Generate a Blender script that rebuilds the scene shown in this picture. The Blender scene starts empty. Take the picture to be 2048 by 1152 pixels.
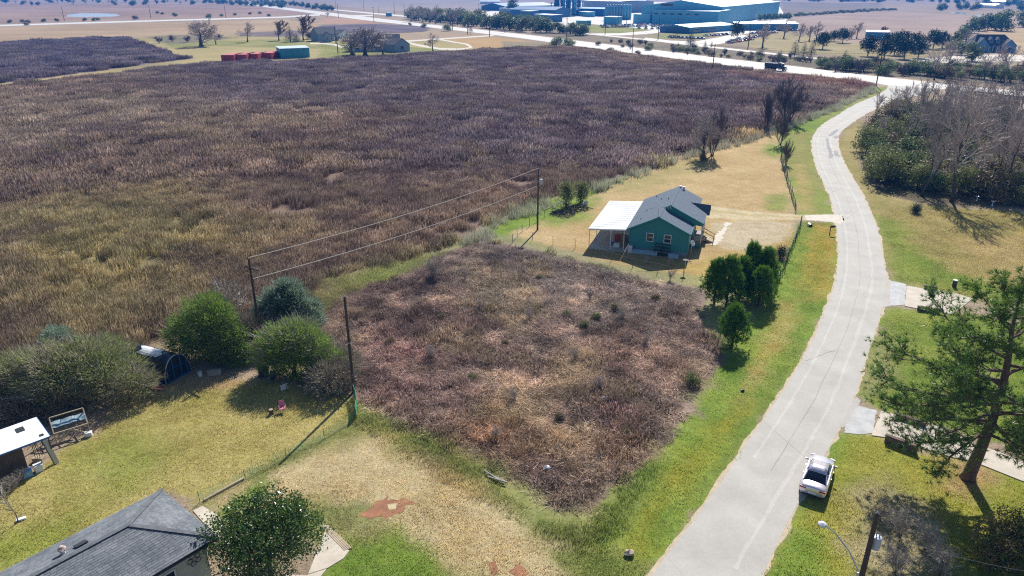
import bpy, math, random
import numpy as np
from mathutils import Vector, Matrix
sc = bpy.context.scene
C = sc.collection
PI = math.pi
# ---------------------------------------------------------------- camera, world, sun, exposure
FPX, YH, HC = 1420.0, -25.0, 31.0             # focal length and horizon row for a 2048 px wide picture, camera height in metres
TH = math.atan((576 - YH) / FPX)
CT, ST = math.cos(TH), math.sin(TH)
cam = bpy.data.objects.new('camera', bpy.data.cameras.new('camera'))
C.objects.link(cam)
cam.location = (0, 0, HC)
cam.rotation_euler = (PI / 2 - TH, 0, 0)
cam.data.sensor_width = 36.0
cam.data.lens = FPX / 2048 * 36.0
cam.data.clip_start = 0.5
cam.data.clip_end = 30000
sc.camera = cam
SUN_EL, SUN_AZ = math.radians(40), math.radians(18.4)    # azimuth measured from +Y towards +X
world = bpy.data.worlds.new('World'); sc.world = world; world.use_nodes = True
wn = world.node_tree
for n in list(wn.nodes): wn.nodes.remove(n)
sky = wn.nodes.new('ShaderNodeTexSky'); sky.sky_type = 'NISHITA'; sky.sun_disc = False
sky.sun_elevation = SUN_EL; sky.sun_rotation = SUN_AZ
sky.air_density = 1.1; sky.dust_density = 0.3; sky.ozone_density = 2.0
bg = wn.nodes.new('ShaderNodeBackground'); bg.inputs['Strength'].default_value = 0.07
wo = wn.nodes.new('ShaderNodeOutputWorld')
wn.links.new(sky.outputs[0], bg.inputs[0]); wn.links.new(bg.outputs[0], wo.inputs[0])
sl = bpy.data.lights.new('sun', 'SUN'); sl.energy = 5.0; sl.angle = math.radians(0.5); sl.color = (1.0, 0.955, 0.88)
sun = bpy.data.objects.new('sun', sl); C.objects.link(sun)
sdir = Vector((math.sin(SUN_AZ) * math.cos(SUN_EL), math.cos(SUN_AZ) * math.cos(SUN_EL), math.sin(SUN_EL)))
sun.rotation_euler = sdir.to_track_quat('Z', 'Y').to_euler()
sun.location = sdir * 200
sc.view_settings.view_transform = 'Standard'
sc.view_settings.look = 'None'
sc.view_settings.gamma = 1.0
sc.view_settings.use_curve_mapping = False
sc.view_settings.exposure = 0.46
sc.render.engine = 'CYCLES'
sc.cycles.use_denoising = False
sc.cycles.filter_width = 1.15
sc.cycles.max_bounces = 5
sc.cycles.diffuse_bounces = 3
sc.cycles.glossy_bounces = 2
sc.cycles.transmission_bounces = 3
sc.cycles.transparent_max_bounces = 8
sc.cycles.volume_bounces = 1
sc.cycles.caustics_reflective = False
sc.cycles.caustics_refractive = False

# ---------------------------------------------------------------- measuring: picture point -> place on the ground
def P(x, y, h=0.0):
    a = (x - 1024) / FPX; b = (576 - y) / FPX
    dy = CT + b * ST; dz = -ST + b * CT
    t = (HC - h) / -dz
    return Vector((a * t, dy * t, h))
def hgt(bx, by, ty):
    """metres of something whose foot is at row by and whose top is at row ty"""
    q = P(bx, by); lo, hi = 0.0, 40.0
    for _ in range(40):
        m = (lo + hi) / 2
        dz = m - HC; Z = q.y * CT - dz * ST; v = q.y * ST + dz * CT
        if 576 - FPX * v / Z > ty: lo = m
        else: hi = m
    return lo
def pxm(y):
    """picture pixels per metre at ground row y"""
    return (y - YH) * CT / HC

# ---------------------------------------------------------------- mesh helpers
class MB:
    def __init__(s): s.v = []; s.f = []; s.sh = []
    def add(s, vs, fs, sh=None):
        o = len(s.v); s.v.extend(vs)
        for f in fs:
            s.f.append(tuple(i + o for i in f)); s.sh.append(0.5 if sh is None else sh)
        return s
    def box(s, x0, y0, z0, x1, y1, z1, sh=None):
        vs = [(x0,y0,z0),(x1,y0,z0),(x1,y1,z0),(x0,y1,z0),(x0,y0,z1),(x1,y0,z1),(x1,y1,z1),(x0,y1,z1)]
        s.add(vs, [(3,2,1,0),(4,5,6,7),(0,1,5,4),(1,2,6,5),(2,3,7,6),(3,0,4,7)], sh); return s
    def obox(s, c, sx, sy, sz, rz=0.0, sh=None):
        ca, sa = math.cos(rz), math.sin(rz); vs = []
        for z in (-sz/2, sz/2):
            for x, y in ((-sx/2,-sy/2),(sx/2,-sy/2),(sx/2,sy/2),(-sx/2,sy/2)):
                vs.append((c[0]+x*ca-y*sa, c[1]+x*sa+y*ca, c[2]+z))
        s.add(vs, [(3,2,1,0),(4,5,6,7),(0,1,5,4),(1,2,6,5),(2,3,7,6),(3,0,4,7)], sh); return s
    def tube(s, pts, rad, n=6, cap=True, sh=None):
        pts = [Vector(p) for p in pts]
        if not hasattr(rad, '__len__'): rad = [rad] * len(pts)
        o = len(s.v); m = len(pts)
        for i, p in enumerate(pts):
            d = (pts[min(i+1, m-1)] - pts[max(i-1, 0)])
            d = d.normalized() if d.length > 1e-9 else Vector((0,0,1))
            a = Vector((0,0,1)) if abs(d.z) < 0.9 else Vector((1,0,0))
            u = d.cross(a).normalized(); w = d.cross(u)
            for k in range(n):
                t = 2*PI*k/n; q = p + (u*math.cos(t) + w*math.sin(t))*rad[i]
                s.v.append((q.x, q.y, q.z))
        fs = []
        for i in range(m-1):
            for k in range(n):
                k2 = (k+1) % n
                fs.append((o+i*n+k, o+i*n+k2, o+(i+1)*n+k2, o+(i+1)*n+k))
        if cap: fs.append(tuple(o+k for k in range(n))[::-1]); fs.append(tuple(o+(m-1)*n+k for k in range(n)))
        for f in fs: s.f.append(f); s.sh.append(0.5 if sh is None else sh)
        return s
    def bar(s, a, b, w, h=None, sh=None):
        """rectangular bar from a to b"""
        a = Vector(a); b = Vector(b); h = w if h is None else h
        d = (b-a).normalized(); up = Vector((0,0,1)) if abs(d.z) < 0.95 else Vector((0,1,0))
        u = d.cross(up).normalized()*w/2; v = u.cross(d).normalized()*h/2
        vs = [tuple(p+q) for p in (a, b) for q in (-u-v, u-v, u+v, -u+v)]
        s.add(vs, [(0,1,2,3),(7,6,5,4),(0,4,5,1),(1,5,6,2),(2,6,7,3),(3,7,4,0)], sh); return s
    def prism(s, prof, y0, y1, sh=None):
        """profile in x,z extruded along y"""
        n = len(prof)
        vs = [(x, y0, z) for x, z in prof] + [(x, y1, z) for x, z in prof]
        fs = [tuple(range(n)), tuple(range(2*n-1, n-1, -1))] + [(i, i+n, (i+1)%n+n, (i+1)%n) for i in range(n)]
        s.add(vs, fs, sh); return s
    def plate(s, poly, z0, z1, sh=None):
        """polygon in x,y with thickness"""
        n = len(poly); vs = [(p[0], p[1], z0) for p in poly] + [(p[0], p[1], z1) for p in poly]
        fs = [tuple(range(n-1, -1, -1)), tuple(range(n, 2*n))] + [(i, (i+1)%n, (i+1)%n+n, i+n) for i in range(n)]
        s.add(vs, fs, sh); return s
    def slab4(s, a, b, c, d, t, sh=None):
        """sheet through four corners, thickness t downwards along its normal"""
        a, b, c, d = map(Vector, (a, b, c, d)); n = (b-a).cross(d-a).normalized()
        if n.z < 0: n = -n
        vs = [tuple(p) for p in (a, b, c, d)] + [tuple(p - n*t) for p in (a, b, c, d)]
        s.add(vs, [(0,1,2,3),(7,6,5,4),(0,4,5,1),(1,5,6,2),(2,6,7,3),(3,7,4,0)], sh); return s
    def lathe(s, prof, n=16, c=(0,0,0), sh=None):
        o = len(s.v); m = len(prof)
        for r, z in prof:
            for k in range(n):
                t = 2*PI*k/n; s.v.append((c[0]+r*math.cos(t), c[1]+r*math.sin(t), c[2]+z))
        for i in range(m-1):
            for k in range(n):
                k2 = (k+1) % n
                s.f.append((o+i*n+k, o+i*n+k2, o+(i+1)*n+k2, o+(i+1)*n+k)); s.sh.append(0.5 if sh is None else sh)
        return s
    def mesh(s, name, mat=None, smooth=False, fix=True):
        me = bpy.data.meshes.new(name)
        me.from_pydata(s.v, [], s.f)
        if mat is not None: me.materials.append(mat)
        at = me.attributes.new('shade', 'FLOAT', 'FACE'); at.data.foreach_set('value', np.array(s.sh, dtype=np.float32))
        me.update()
        if smooth: me.polygons.foreach_set('use_smooth', [True]*len(me.polygons))
        return me
    def obj(s, name, mat, parent=None, smooth=False, loc=None):
        o = bpy.data.objects.new(name, s.mesh(name, mat, smooth)); C.objects.link(o)
        if parent is not None: o.parent = parent
        if loc is not None: o.location = loc
        return o
def bevel(o, w=0.02, seg=2):
    m = o.modifiers.new('bevel', 'BEVEL'); m.width = w; m.segments = seg; m.limit_method = 'ANGLE'; return o
def tag(o, label=None, cat=None, group=None, kind=None):
    if label: o['label'] = label
    if cat: o['category'] = cat
    if group: o['group'] = group
    if kind: o['kind'] = kind
    return o
def thing(name, label, cat, loc=(0,0,0), rz=0.0, group=None):
    o = bpy.data.objects.new(name, None); C.objects.link(o)
    o.empty_display_size = 0.3
    o.location = loc; o.rotation_euler = (0, 0, rz)
    return tag(o, label, cat, group)
def place(name, me, parent=None, loc=(0,0,0), rz=0.0, scale=None):
    o = bpy.data.objects.new(name, me); C.objects.link(o); o.parent = parent; o.location = loc; o.rotation_euler = (0, 0, rz)
    if scale is not None: o.scale = (scale,)*3 if not hasattr(scale, '__len__') else scale
    return o

# ---------------------------------------------------------------- materials
def newmat(name):
    m = bpy.data.materials.new(name); m.use_nodes = True; nt = m.node_tree
    return m, nt, nt.nodes['Principled BSDF'], nt.nodes['Material Output']
def rgb(c): return (c[0], c[1], c[2], 1.0)
def mat(name, col, rough=0.7, var=0.15, scale=3.0, metal=0.0, bump=0.0, bscale=None, spec=None, col2=None, coat=0.0):
    """painted / worn surface: two tones of noise over a base colour"""
    m, nt, b, out = newmat(name); N, L = nt.nodes, nt.links
    tc = N.new('ShaderNodeTexCoord')
    nz = N.new('ShaderNodeTexNoise'); nz.inputs['Scale'].default_value = scale; nz.inputs['Detail'].default_value = 6; nz.inputs['Roughness'].default_value = 0.65
    L.new(tc.outputs['Object'], nz.inputs['Vector'])
    mx = N.new('ShaderNodeMix'); mx.data_type = 'RGBA'
    c1 = col2 if col2 is not None else tuple(c*(1-var) for c in col)
    c0 = col if col2 is not None else tuple(min(1, c*(1+var)) for c in col)
    mx.inputs[6].default_value = rgb(c1); mx.inputs[7].default_value = rgb(c0)
    mr = N.new('ShaderNodeMapRange'); mr.inputs[1].default_value = 0.32; mr.inputs[2].default_value = 0.68
    L.new(nz.outputs[0], mr.inputs[0]); L.new(mr.outputs[0], mx.inputs[0]); L.new(mx.outputs[2], b.inputs['Base Color'])
    b.inputs['Roughness'].default_value = rough; b.inputs['Metallic'].default_value = metal
    if spec is not None: b.inputs['Specular IOR Level'].default_value = spec
    if coat: b.inputs['Coat Weight'].default_value = coat; b.inputs['Coat Roughness'].default_value = 0.05
    if bump:
        n2 = N.new('ShaderNodeTexNoise'); n2.inputs['Scale'].default_value = bscale or scale*5; n2.inputs['Detail'].default_value = 4
        L.new(tc.outputs['Object'], n2.inputs['Vector'])
        bp = N.new('ShaderNodeBump'); bp.inputs['Strength'].default_value = bump; bp.inputs['Distance'].default_value = 0.05
        L.new(n2.outputs[0], bp.inputs['Height']); L.new(bp.outputs[0], b.inputs['Normal'])
    return m
def glassmat(name, col=(0.02,0.03,0.045), rough=0.08):
    m, nt, b, out = newmat(name)
    b.inputs['Base Color'].default_value = rgb(col); b.inputs['Roughness'].default_value = rough; b.inputs['Specular IOR Level'].default_value = 0.8
    return m
def leafmat(name, ca, cb, transl=0.35, rnd=0.25, rough=0.55, wscale=0.0, spec=0.25, cc=None):
    """foliage: colour between two tones by the leaf's own 'shade', a little by object and by place"""
    m, nt, b, out = newmat(name); N, L = nt.nodes, nt.links
    at = N.new('ShaderNodeAttribute'); at.attribute_name = 'shade'
    mx = N.new('ShaderNodeMix'); mx.data_type = 'RGBA'; mx.inputs[6].default_value = rgb(ca); mx.inputs[7].default_value = rgb(cb)
    L.new(at.outputs['Fac'], mx.inputs[0]); last = mx.outputs[2]
    if cc is not None:
        ge = N.new('ShaderNodeTexCoord'); nz = N.new('ShaderNodeTexNoise'); nz.inputs['Scale'].default_value = wscale or 0.5; nz.inputs['Detail'].default_value = 3
        L.new(ge.outputs['Object'], nz.inputs['Vector'])
        mr = N.new('ShaderNodeMapRange'); mr.inputs[1].default_value = 0.45; mr.inputs[2].default_value = 0.65; L.new(nz.outputs[0], mr.inputs[0])
        m2 = N.new('ShaderNodeMix'); m2.data_type = 'RGBA'; L.new(mr.outputs[0], m2.inputs[0]); L.new(last, m2.inputs[6]); m2.inputs[7].default_value = rgb(cc); last = m2.outputs[2]
    oi = N.new('ShaderNodeObjectInfo')
    hs = N.new('ShaderNodeHueSaturation')
    mv = N.new('ShaderNodeMapRange'); mv.inputs[3].default_value = 1 - rnd; mv.inputs[4].default_value = 1 + rnd
    L.new(oi.outputs['Random'], mv.inputs[0]); L.new(mv.outputs[0], hs.inputs['Value']); L.new(last, hs.inputs['Color'])
    b.inputs['Roughness'].default_value = rough; b.inputs['Specular IOR Level'].default_value = spec
    L.new(hs.outputs[0], b.inputs['Base Color'])
    tr = N.new('ShaderNodeBsdfTranslucent'); L.new(hs.outputs[0], tr.inputs['Color'])
    ms = N.new('ShaderNodeMixShader'); ms.inputs[0].default_value = transl
    L.new(b.outputs[0], ms.inputs[1]); L.new(tr.outputs[0], ms.inputs[2]); L.new(ms.outputs[0], out.inputs['Surface'])
    return m
def blademat(name, transl=0.35, vmin=0.55, vmax=1.5):
    """ground cover: colour carried by each clump ('tint'), varied per blade"""
    m, nt, b, out = newmat(name); N, L = nt.nodes, nt.links
    ti = N.new('ShaderNodeAttribute'); ti.attribute_type = 'INSTANCER'; ti.attribute_name = 'tint'
    at = N.new('ShaderNodeAttribute'); at.attribute_name = 'shade'
    mr = N.new('ShaderNodeMapRange'); mr.inputs[3].default_value = vmin; mr.inputs[4].default_value = vmax
    L.new(at.outputs['Fac'], mr.inputs[0])
    hs = N.new('ShaderNodeHueSaturation'); L.new(ti.outputs['Color'], hs.inputs['Color']); L.new(mr.outputs[0], hs.inputs['Value'])
    sa = N.new('ShaderNodeMapRange'); sa.inputs[3].default_value = 1.25; sa.inputs[4].default_value = 0.8; L.new(at.outputs['Fac'], sa.inputs[0]); L.new(sa.outputs[0], hs.inputs['Saturation'])
    b.inputs['Roughness'].default_value = 0.75; b.inputs['Specular IOR Level'].default_value = 0.2
    L.new(hs.outputs[0], b.inputs['Base Color'])
    tr = N.new('ShaderNodeBsdfTranslucent'); L.new(hs.outputs[0], tr.inputs['Color'])
    ms = N.new('ShaderNodeMixShader'); ms.inputs[0].default_value = transl
    L.new(b.outputs[0], ms.inputs[1]); L.new(tr.outputs[0], ms.inputs[2]); L.new(ms.outputs[0], out.inputs['Surface'])
    return m

# ---------------------------------------------------------------- numpy noise and land cover
_rs = np.random.RandomState(7)
_lat = _rs.rand(256, 256)
def vnoise(x, y):
    xi = np.floor(x).astype(int); yi = np.floor(y).astype(int); fx = x - xi; fy = y - yi
    fx = fx*fx*(3-2*fx); fy = fy*fy*(3-2*fy)
    a = _lat[xi & 255, yi & 255]; b = _lat[(xi+1) & 255, yi & 255]; c = _lat[xi & 255, (yi+1) & 255]; d = _lat[(xi+1) & 255, (yi+1) & 255]
    return (a*(1-fx)+b*fx)*(1-fy) + (c*(1-fx)+d*fx)*fy
def fbm(x, y, s, o=4):
    """0..1, s = size of the largest blobs in metres"""
    t = 0; a = 0.5; n = 0
    for k in range(o):
        t = t + a*vnoise(x/s + 17.3*k, y/s - 9.1*k); n += a; a *= 0.55; s /= 2.1
    return np.clip((t/n - 0.5)*1.7 + 0.5, 0, 1)
def sdist(poly, x, y):
    """signed distance to a polygon, positive inside"""
    n = len(poly); d2 = np.full(x.shape, 1e18); ins = np.zeros(x.shape, bool)
    for i in range(n):
        ax, ay = poly[i]; bx, by = poly[(i+1) % n]; ex, ey = bx-ax, by-ay
        t = np.clip(((x-ax)*ex + (y-ay)*ey)/(ex*ex+ey*ey+1e-12), 0, 1)
        d2 = np.minimum(d2, (x-ax-t*ex)**2 + (y-ay-t*ey)**2)
        cnd = ((ay > y) != (by > y)) & (x < (bx-ax)*(y-ay)/((by-ay) if abs(by-ay) > 1e-12 else 1e-12) + ax)
        ins ^= cnd
    d = np.sqrt(d2); return np.where(ins, d, -d)
def W(px):
    """list of picture points -> ground polygon"""
    return [(P(a, b).x, P(a, b).y) for a, b in px]
# ================================================================ THE GROUND
# land cover: (outline, tone a, tone b, blob size m, soft edge m, ragged edge m, strength)
FIELD = [(-60,180),(205,152),(342,134),(444,127),(700,120),(844,109),(966,101),(1100,94),(1184,100),(1318,118),(1426,132),(1520,146),(1640,158),(1722,168),(1745,176),(1690,198),(1640,225),(1560,252),(1440,290),(1330,322),(1230,360),(1150,388),(1090,400),(1000,438),(945,475),(880,505),(800,525),(650,562),(600,625),(450,650),(300,705),(120,740),(-60,800)]
FIELD2 = [(-60,92),(60,84),(150,78),(258,77),(300,92),(345,110),(380,118),(342,122),(205,141),(60,160),(-60,172)]
LOT = [(640,640),(700,590),(820,545),(900,505),(975,486),(1060,500),(1150,520),(1240,548),(1330,566),(1400,576),(1415,640),(1440,690),(1425,760),(1370,850),(1290,935),(1235,975),(1188,1030),(1110,1028),(1015,962),(905,890),(745,822),(700,795),(662,720)]
YARD = [(1010,470),(1095,440),(1200,385),(1330,322),(1500,265),(1555,258),(1565,330),(1590,430),(1590,450),(1545,565),(1400,552),(1240,528),(1100,492)]
G1, G2 = (0.115,0.185,0.025), (0.215,0.29,0.045)         # fresh green grass
O1, O2 = (0.24,0.22,0.06), (0.34,0.30,0.095)            # olive winter lawn
T1, T2 = (0.36,0.27,0.115), (0.47,0.37,0.19)             # straw
R1_, R2_ = (0.30,0.12,0.05), (0.42,0.19,0.09)            # bare red soil
WP1, WP2 = (0.15,0.105,0.085), (0.26,0.185,0.135)         # dead weeds
WD1, WD2 = (0.085,0.066,0.090), (0.17,0.135,0.158)
COVER = [
 # ---- far country
 ([(-500,-12),(2600,-12),(2600,22),(-500,22)], (0.26,0.19,0.15), (0.36,0.27,0.21), 160, 60, 40, .8),
 ([(-60,62),(0,55),(340,44),(564,38),(650,50),(640,75),(300,75),(250,78),(-60,94)], (0.31,0.22,0.13), (0.42,0.31,0.19), 40, 2, 3, 1),
 ([(-80,8),(560,8),(620,30),(560,33),(0,46),(-80,50)], (0.25,0.165,0.12), (0.36,0.25,0.19), 60, 8, 8, 1),
 ([(640,-4),(1100,-4),(1000,16),(950,22),(900,24),(760,22),(690,14)], (0.27,0.22,0.20), (0.34,0.28,0.25), 90, 6, 6, 1),
 ([(1560,22),(1760,20),(1980,34),(2100,40),(2100,60),(1930,70),(1900,92),(1700,92),(1600,62),(1590,40)], (0.28,0.20,0.16), (0.38,0.28,0.22), 50, 4, 4, 1),
 ([(1560,4),(1760,6),(1770,19),(1600,33),(1560,36)], (0.16,0.13,0.11), (0.24,0.19,0.16), 40, 6, 6, 1),
 ([(1960,58),(2120,58),(2120,110),(2030,105),(1990,84)], (0.36,0.25,0.13), (0.44,0.33,0.19), 20, 3, 3, 1),
 ([(1470,82),(1560,62),(1700,86),(1900,92),(1905,104),(1850,118),(1700,112),(1560,104),(1500,95)], (0.26,0.22,0.10), (0.36,0.29,0.15), 12, 2, 2, 1),
 ([(1110,62),(1180,66),(1290,80),(1400,92),(1500,102),(1640,115),(1800,130),(2120,165),(2120,182),(1850,160),(1700,144),(1500,121),(1318,99),(1184,83),(1050,67)], (0.12,0.10,0.07), (0.22,0.18,0.12), 14, 1.5, 1.5, 1),
 ([(1165,55),(1200,49),(1300,56),(1330,60),(1300,66),(1230,68),(1180,64)], (0.19,0.22,0.05), (0.28,0.27,0.09), 14, 1, 1, 1),
 ([(1290,74),(1375,58),(1420,62),(1420,76),(1330,78)], (0.19,0.21,0.07), (0.27,0.25,0.10), 14, 1, 1, 1),
 # ---- the farmstead behind the dark field
 ([(-60,184),(0,180),(205,150),(342,133),(444,126),(700,119),(844,108),(966,100),(1100,92),(1060,86),(960,72),(860,62),(700,52),(640,60),(560,70),(300,72),(262,76),(300,92),(345,110),(372,117),(205,140),(60,159),(-60,172)], (0.29,0.24,0.10), (0.40,0.33,0.16), 22, 1.5, 2, 1),
 ([(330,84),(440,82),(560,78),(640,84),(640,98),(520,94),(430,92),(340,96)], (0.16,0.19,0.05), (0.28,0.27,0.10), 14, 3, 3, .8),
 ([(640,84),(720,86),(900,100),(860,106),(700,117),(640,114)], (0.17,0.20,0.05), (0.27,0.27,0.09), 14, 2, 2, .9),
 ([(296,74),(340,70),(440,72),(470,76),(440,80),(350,88),(318,86)], (0.10,0.09,0.07), (0.2,0.17,0.13), 10, 2, 3, .8),
 ([(470,66),(560,62),(640,60),(640,72),(560,74),(480,72)], WD1, WD2, 16, 3, 3, .8),
 ([(632,62),(640,50),(760,48),(866,53),(850,64),(780,67),(640,66)], WD1, WD2, 22, 2, 2, 1),
 ([(655,34),(720,38),(760,46),(700,48),(630,48)], (0.33,0.19,0.12), (0.42,0.27,0.18), 22, 3, 3, 1),
 ([(790,68),(870,64),(960,70),(980,74),(900,80),(815,80)], (0.31,0.23,0.15), (0.37,0.28,0.19), 20, 2, 2, 1),
 ([(900,78),(1000,75),(1080,86),(1010,94),(940,96),(925,90)], (0.38,0.22,0.09), (0.44,0.30,0.14), 16, 3, 3, .9),
 ([(1000,82),(1100,86),(1180,95),(1100,94),(1010,98)], (0.20,0.17,0.10), (0.28,0.23,0.14), 10, 1.5, 1.5, 1),
 # ---- weed fields
 ([(560,640),(690,570),(820,530),(960,470),(1100,478),(1250,518),(1400,548),(1545,565),(1530,650),(1480,740),(1400,850),(1250,1000),(1180,1090),(1090,1085),(880,930),(700,845),(600,760)], (0.20,0.22,0.07), (0.32,0.30,0.12), 3, 1.2, 1, 1),
 (FIELD2, WD1, WD2, 12, 1.5, 2, 1),
 (FIELD, WP1, WP2, 14, 1.2, 2, 1),
 ([(300,130),(1000,100),(1700,168),(1500,260),(1200,350),(900,330),(700,240),(300,200)], WD1, WD2, 24, 20, 12, .75),
 ([(-60,440),(300,380),(520,440),(480,590),(300,660),(-60,760)], (0.19,0.165,0.07), (0.33,0.265,0.115), 7, 12, 6, .85),
 ([(-60,205),(300,190),(560,215),(500,260),(200,290),(-60,300)], (0.21,0.16,0.12), (0.29,0.23,0.17), 12, 20, 10, .8),
 ([(1500,150),(1735,168),(1720,178),(1560,168),(1430,150)], (0.22,0.10,0.085), (0.28,0.15,0.11), 8, 3, 3, .7),
 # ---- strips beside the field
 ([(930,500),(1000,438),(1090,400),(1150,388),(1230,360),(1330,322),(1440,290),(1560,252),(1570,268),(1480,295),(1345,336),(1235,372),(1165,402),(1120,428),(1010,478)], G1, G2, 4, 1.2, 1.2, 1),
 ([(640,560),(800,525),(880,505),(945,475),(985,482),(900,520),(820,560),(700,600),(620,660)], (0.15,0.19,0.05), (0.26,0.27,0.10), 5, 3, 2, .9),
 ([(560,600),(700,580),(690,640),(670,740),(720,830),(690,800),(640,760),(600,680)], (0.15,0.14,0.06), (0.26,0.22,0.12), 3, 2, 2, .9),
 ([(1555,258),(1640,225),(1700,200),(1755,176),(1782,172),(1758,190),(1715,206),(1661,239),(1625,274),(1625,301),(1651,373),(1676,432),(1590,432),(1570,340)], G1, G2, 6, 1, 1, 1),
 ([(1575,270),(1622,262),(1622,300),(1645,380),(1655,425),(1600,428),(1585,360)], (0.21,0.19,0.06), (0.32,0.26,0.10), 5, 2, 1.5, .75),
 ([(1590,330),(1606,330),(1622,425),(1602,425)], (0.40,0.28,0.10), (0.44,0.33,0.14), 4, 1.5, .8, .7),
 ([(1700,196),(1750,182),(1775,176),(1745,192),(1690,215),(1640,240)], (0.28,0.24,0.10), (0.34,0.28,0.13), 5, 1.5, .8, .7),
 # ---- green house yard
 (YARD, (0.37,0.26,0.115), (0.47,0.35,0.18), 5, .8, .8, 1),
 ([(1200,385),(1330,330),(1420,300),(1400,340),(1260,390)], (0.25,0.23,0.08), (0.36,0.29,0.13), 4, 3, 1.5, .8),
 ([(1100,400),(1200,395),(1180,440),(1120,455),(1080,450)], G1, G2, 2.5, 2, 1, .8),
 ([(1170,500),(1250,515),(1400,525),(1550,480),(1590,460),(1545,565),(1400,552),(1240,528)], (0.33,0.22,0.05), (0.40,0.30,0.09), 3, 2, 1, .8),
 ([(1540,280),(1560,300),(1555,320),(1528,310)], G1, G2, 2.5, 1.5, 1, .9),
 ([(1535,390),(1580,385),(1580,420),(1530,422)], G1, G2, 2.5, 1.5, 1, .7),
 ([(1428,448),(1480,440),(1590,446),(1575,480),(1500,505),(1440,498)], (0.42,0.35,0.23), (0.50,0.43,0.31), 2.5, 1.2, .8, .85),
 ([(1396,408),(1430,414),(1500,422),(1600,430),(1676,428),(1678,444),(1600,440),(1500,440),(1420,436),(1400,430)], (0.47,0.39,0.22), (0.55,0.47,0.31), 2, .5, .4, .95),
 ([(1400,416),(1500,428),(1600,434),(1600,436),(1500,432),(1400,421)], (0.36,0.30,0.14), (0.40,0.33,0.15), 2, .3, .2, .6),
 # ---- verge between lot and road
 ([(1600,446),(1676,443),(1678,520),(1668,579),(1648,629),(1606,718),(1536,827),(1500,876),(1420,1000),(1302,1152),(1280,1200),(1080,1200),(1110,1140),(1190,1060),(1235,975),(1290,935),(1370,850),(1425,760),(1440,690),(1500,640),(1545,565)], (0.125,0.20,0.03), (0.24,0.295,0.055), 2.6, .5, .6, 1),
 ([(1625,450),(1674,448),(1672,520),(1655,590),(1615,600),(1600,560),(1620,500)], (0.38,0.24,0.05), (0.33,0.26,0.07), 3, 1.5, .6, .85),
 ([(1560,610),(1600,600),(1575,680),(1530,740),(1480,800),(1500,740)], (0.42,0.27,0.09), (0.46,0.36,0.17), 1.5, 1.2, .6, .7),
 ([(1640,470),(1650,470),(1640,560),(1590,640),(1580,630),(1625,550)], G1, G2, 2, .8, .5, .55),
 ([(1500,800),(1520,800),(1400,920),(1330,1000),(1290,1090),(1230,1140),(1270,1040),(1330,950)], (0.29,0.22,0.02), (0.26,0.24,0.04), 2, 1.5, .8, .7),
 ([(1600,700),(1560,780),(1500,870),(1400,1010),(1380,1000),(1480,870),(1540,780),(1585,700)], (0.10,0.15,0.025), (0.17,0.21,0.05), 2, .8, .4, .8),
 # ---- brush lot
 (LOT, (0.175,0.118,0.10), (0.31,0.228,0.182), 3, .6, 1.2, 1),
 ([(960,480),(1240,530),(1420,600),(1300,650),(1000,620),(850,560)], (0.18,0.145,0.13), (0.30,0.25,0.215), 4, 5, 2, .7),
 ([(720,690),(860,640),(900,720),(860,800),(760,790)], (0.19,0.105,0.105), (0.29,0.18,0.165), 4, 4, 2, .6),
 ([(880,830),(1060,810),(1120,880),(1040,930),(930,900)], (0.20,0.105,0.055), (0.28,0.175,0.10), 3, 3, 1.5, .7),
 ([(1230,830),(1290,840),(1290,900),(1230,940),(1190,900)], (0.17,0.07,0.075), (0.22,0.11,0.10), 3, 2, 1, .7),
 ([(1230,700),(1340,700),(1350,740),(1270,750)], (0.22,0.13,0.095), (0.28,0.185,0.13), 3, 2, 1, .5),
 # ---- ditch round the lot
 ([(690,800),(740,830),(900,905),(1010,985),(1110,1060),(1190,1060),(1240,970),(1300,930),(1320,945),(1230,1090),(1110,1100),(1000,1040),(880,940),(730,860),(690,830)], (0.11,0.16,0.03), (0.21,0.24,0.065), 2, .9, 1.1, .9),
 # ---- worn ground before the lot
 ([(705,840),(740,848),(860,920),(1000,1010),(1110,1085),(1230,1095),(1300,1152),(1290,1200),(640,1200),(660,1100),(560,1030),(420,1040),(390,1010),(500,940)], (0.185,0.19,0.06), (0.29,0.265,0.10), 3, .7, .5, 1),
 ([(420,1000),(520,950),(650,895),(760,880),(870,930),(1010,1020),(1110,1090),(1160,1140),(1150,1200),(1000,1200),(880,1110),(800,1060),(700,1060),(640,1010),(520,1040),(440,1040)], (0.40,0.31,0.16), (0.50,0.41,0.25), 2.6, 1.6, 1.0, .93),
 ([(640,1010),(740,1000),(760,1040),(700,1080),(640,1080),(590,1020)], (0.14,0.17,0.05), (0.22,0.22,0.08), 2, 1.2, .8, .85),
 ([(430,1028),(500,970),(530,955),(545,965),(470,1030),(450,1060)], G1, G2, 1.5, .6, .4, .9),
 ([(690,1090),(780,1070),(860,1110),(900,1200),(640,1200),(650,1130)], (0.12,0.20,0.025), (0.20,0.26,0.045), 2, .9, .6, .9),
 ([(1100,1110),(1230,1095),(1305,1135),(1290,1200),(1180,1200)], (0.13,0.17,0.035), (0.20,0.22,0.055), 2, .8, .5, .9),
 # ---- left back yard
 ([(-80,1060),(0,980),(90,930),(180,870),(240,800),(300,770),(390,750),(500,765),(690,795),(712,840),(500,945),(400,1005),(320,985),(-80,1220)], (0.26,0.23,0.065), (0.41,0.345,0.135), 3.2, .5, .8, 1),
 ([(180,900),(260,870),(330,900),(300,960),(240,1000),(160,990)], (0.16,0.21,0.035), (0.25,0.275,0.06), 2.5, 3, 1.2, .75),
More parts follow.
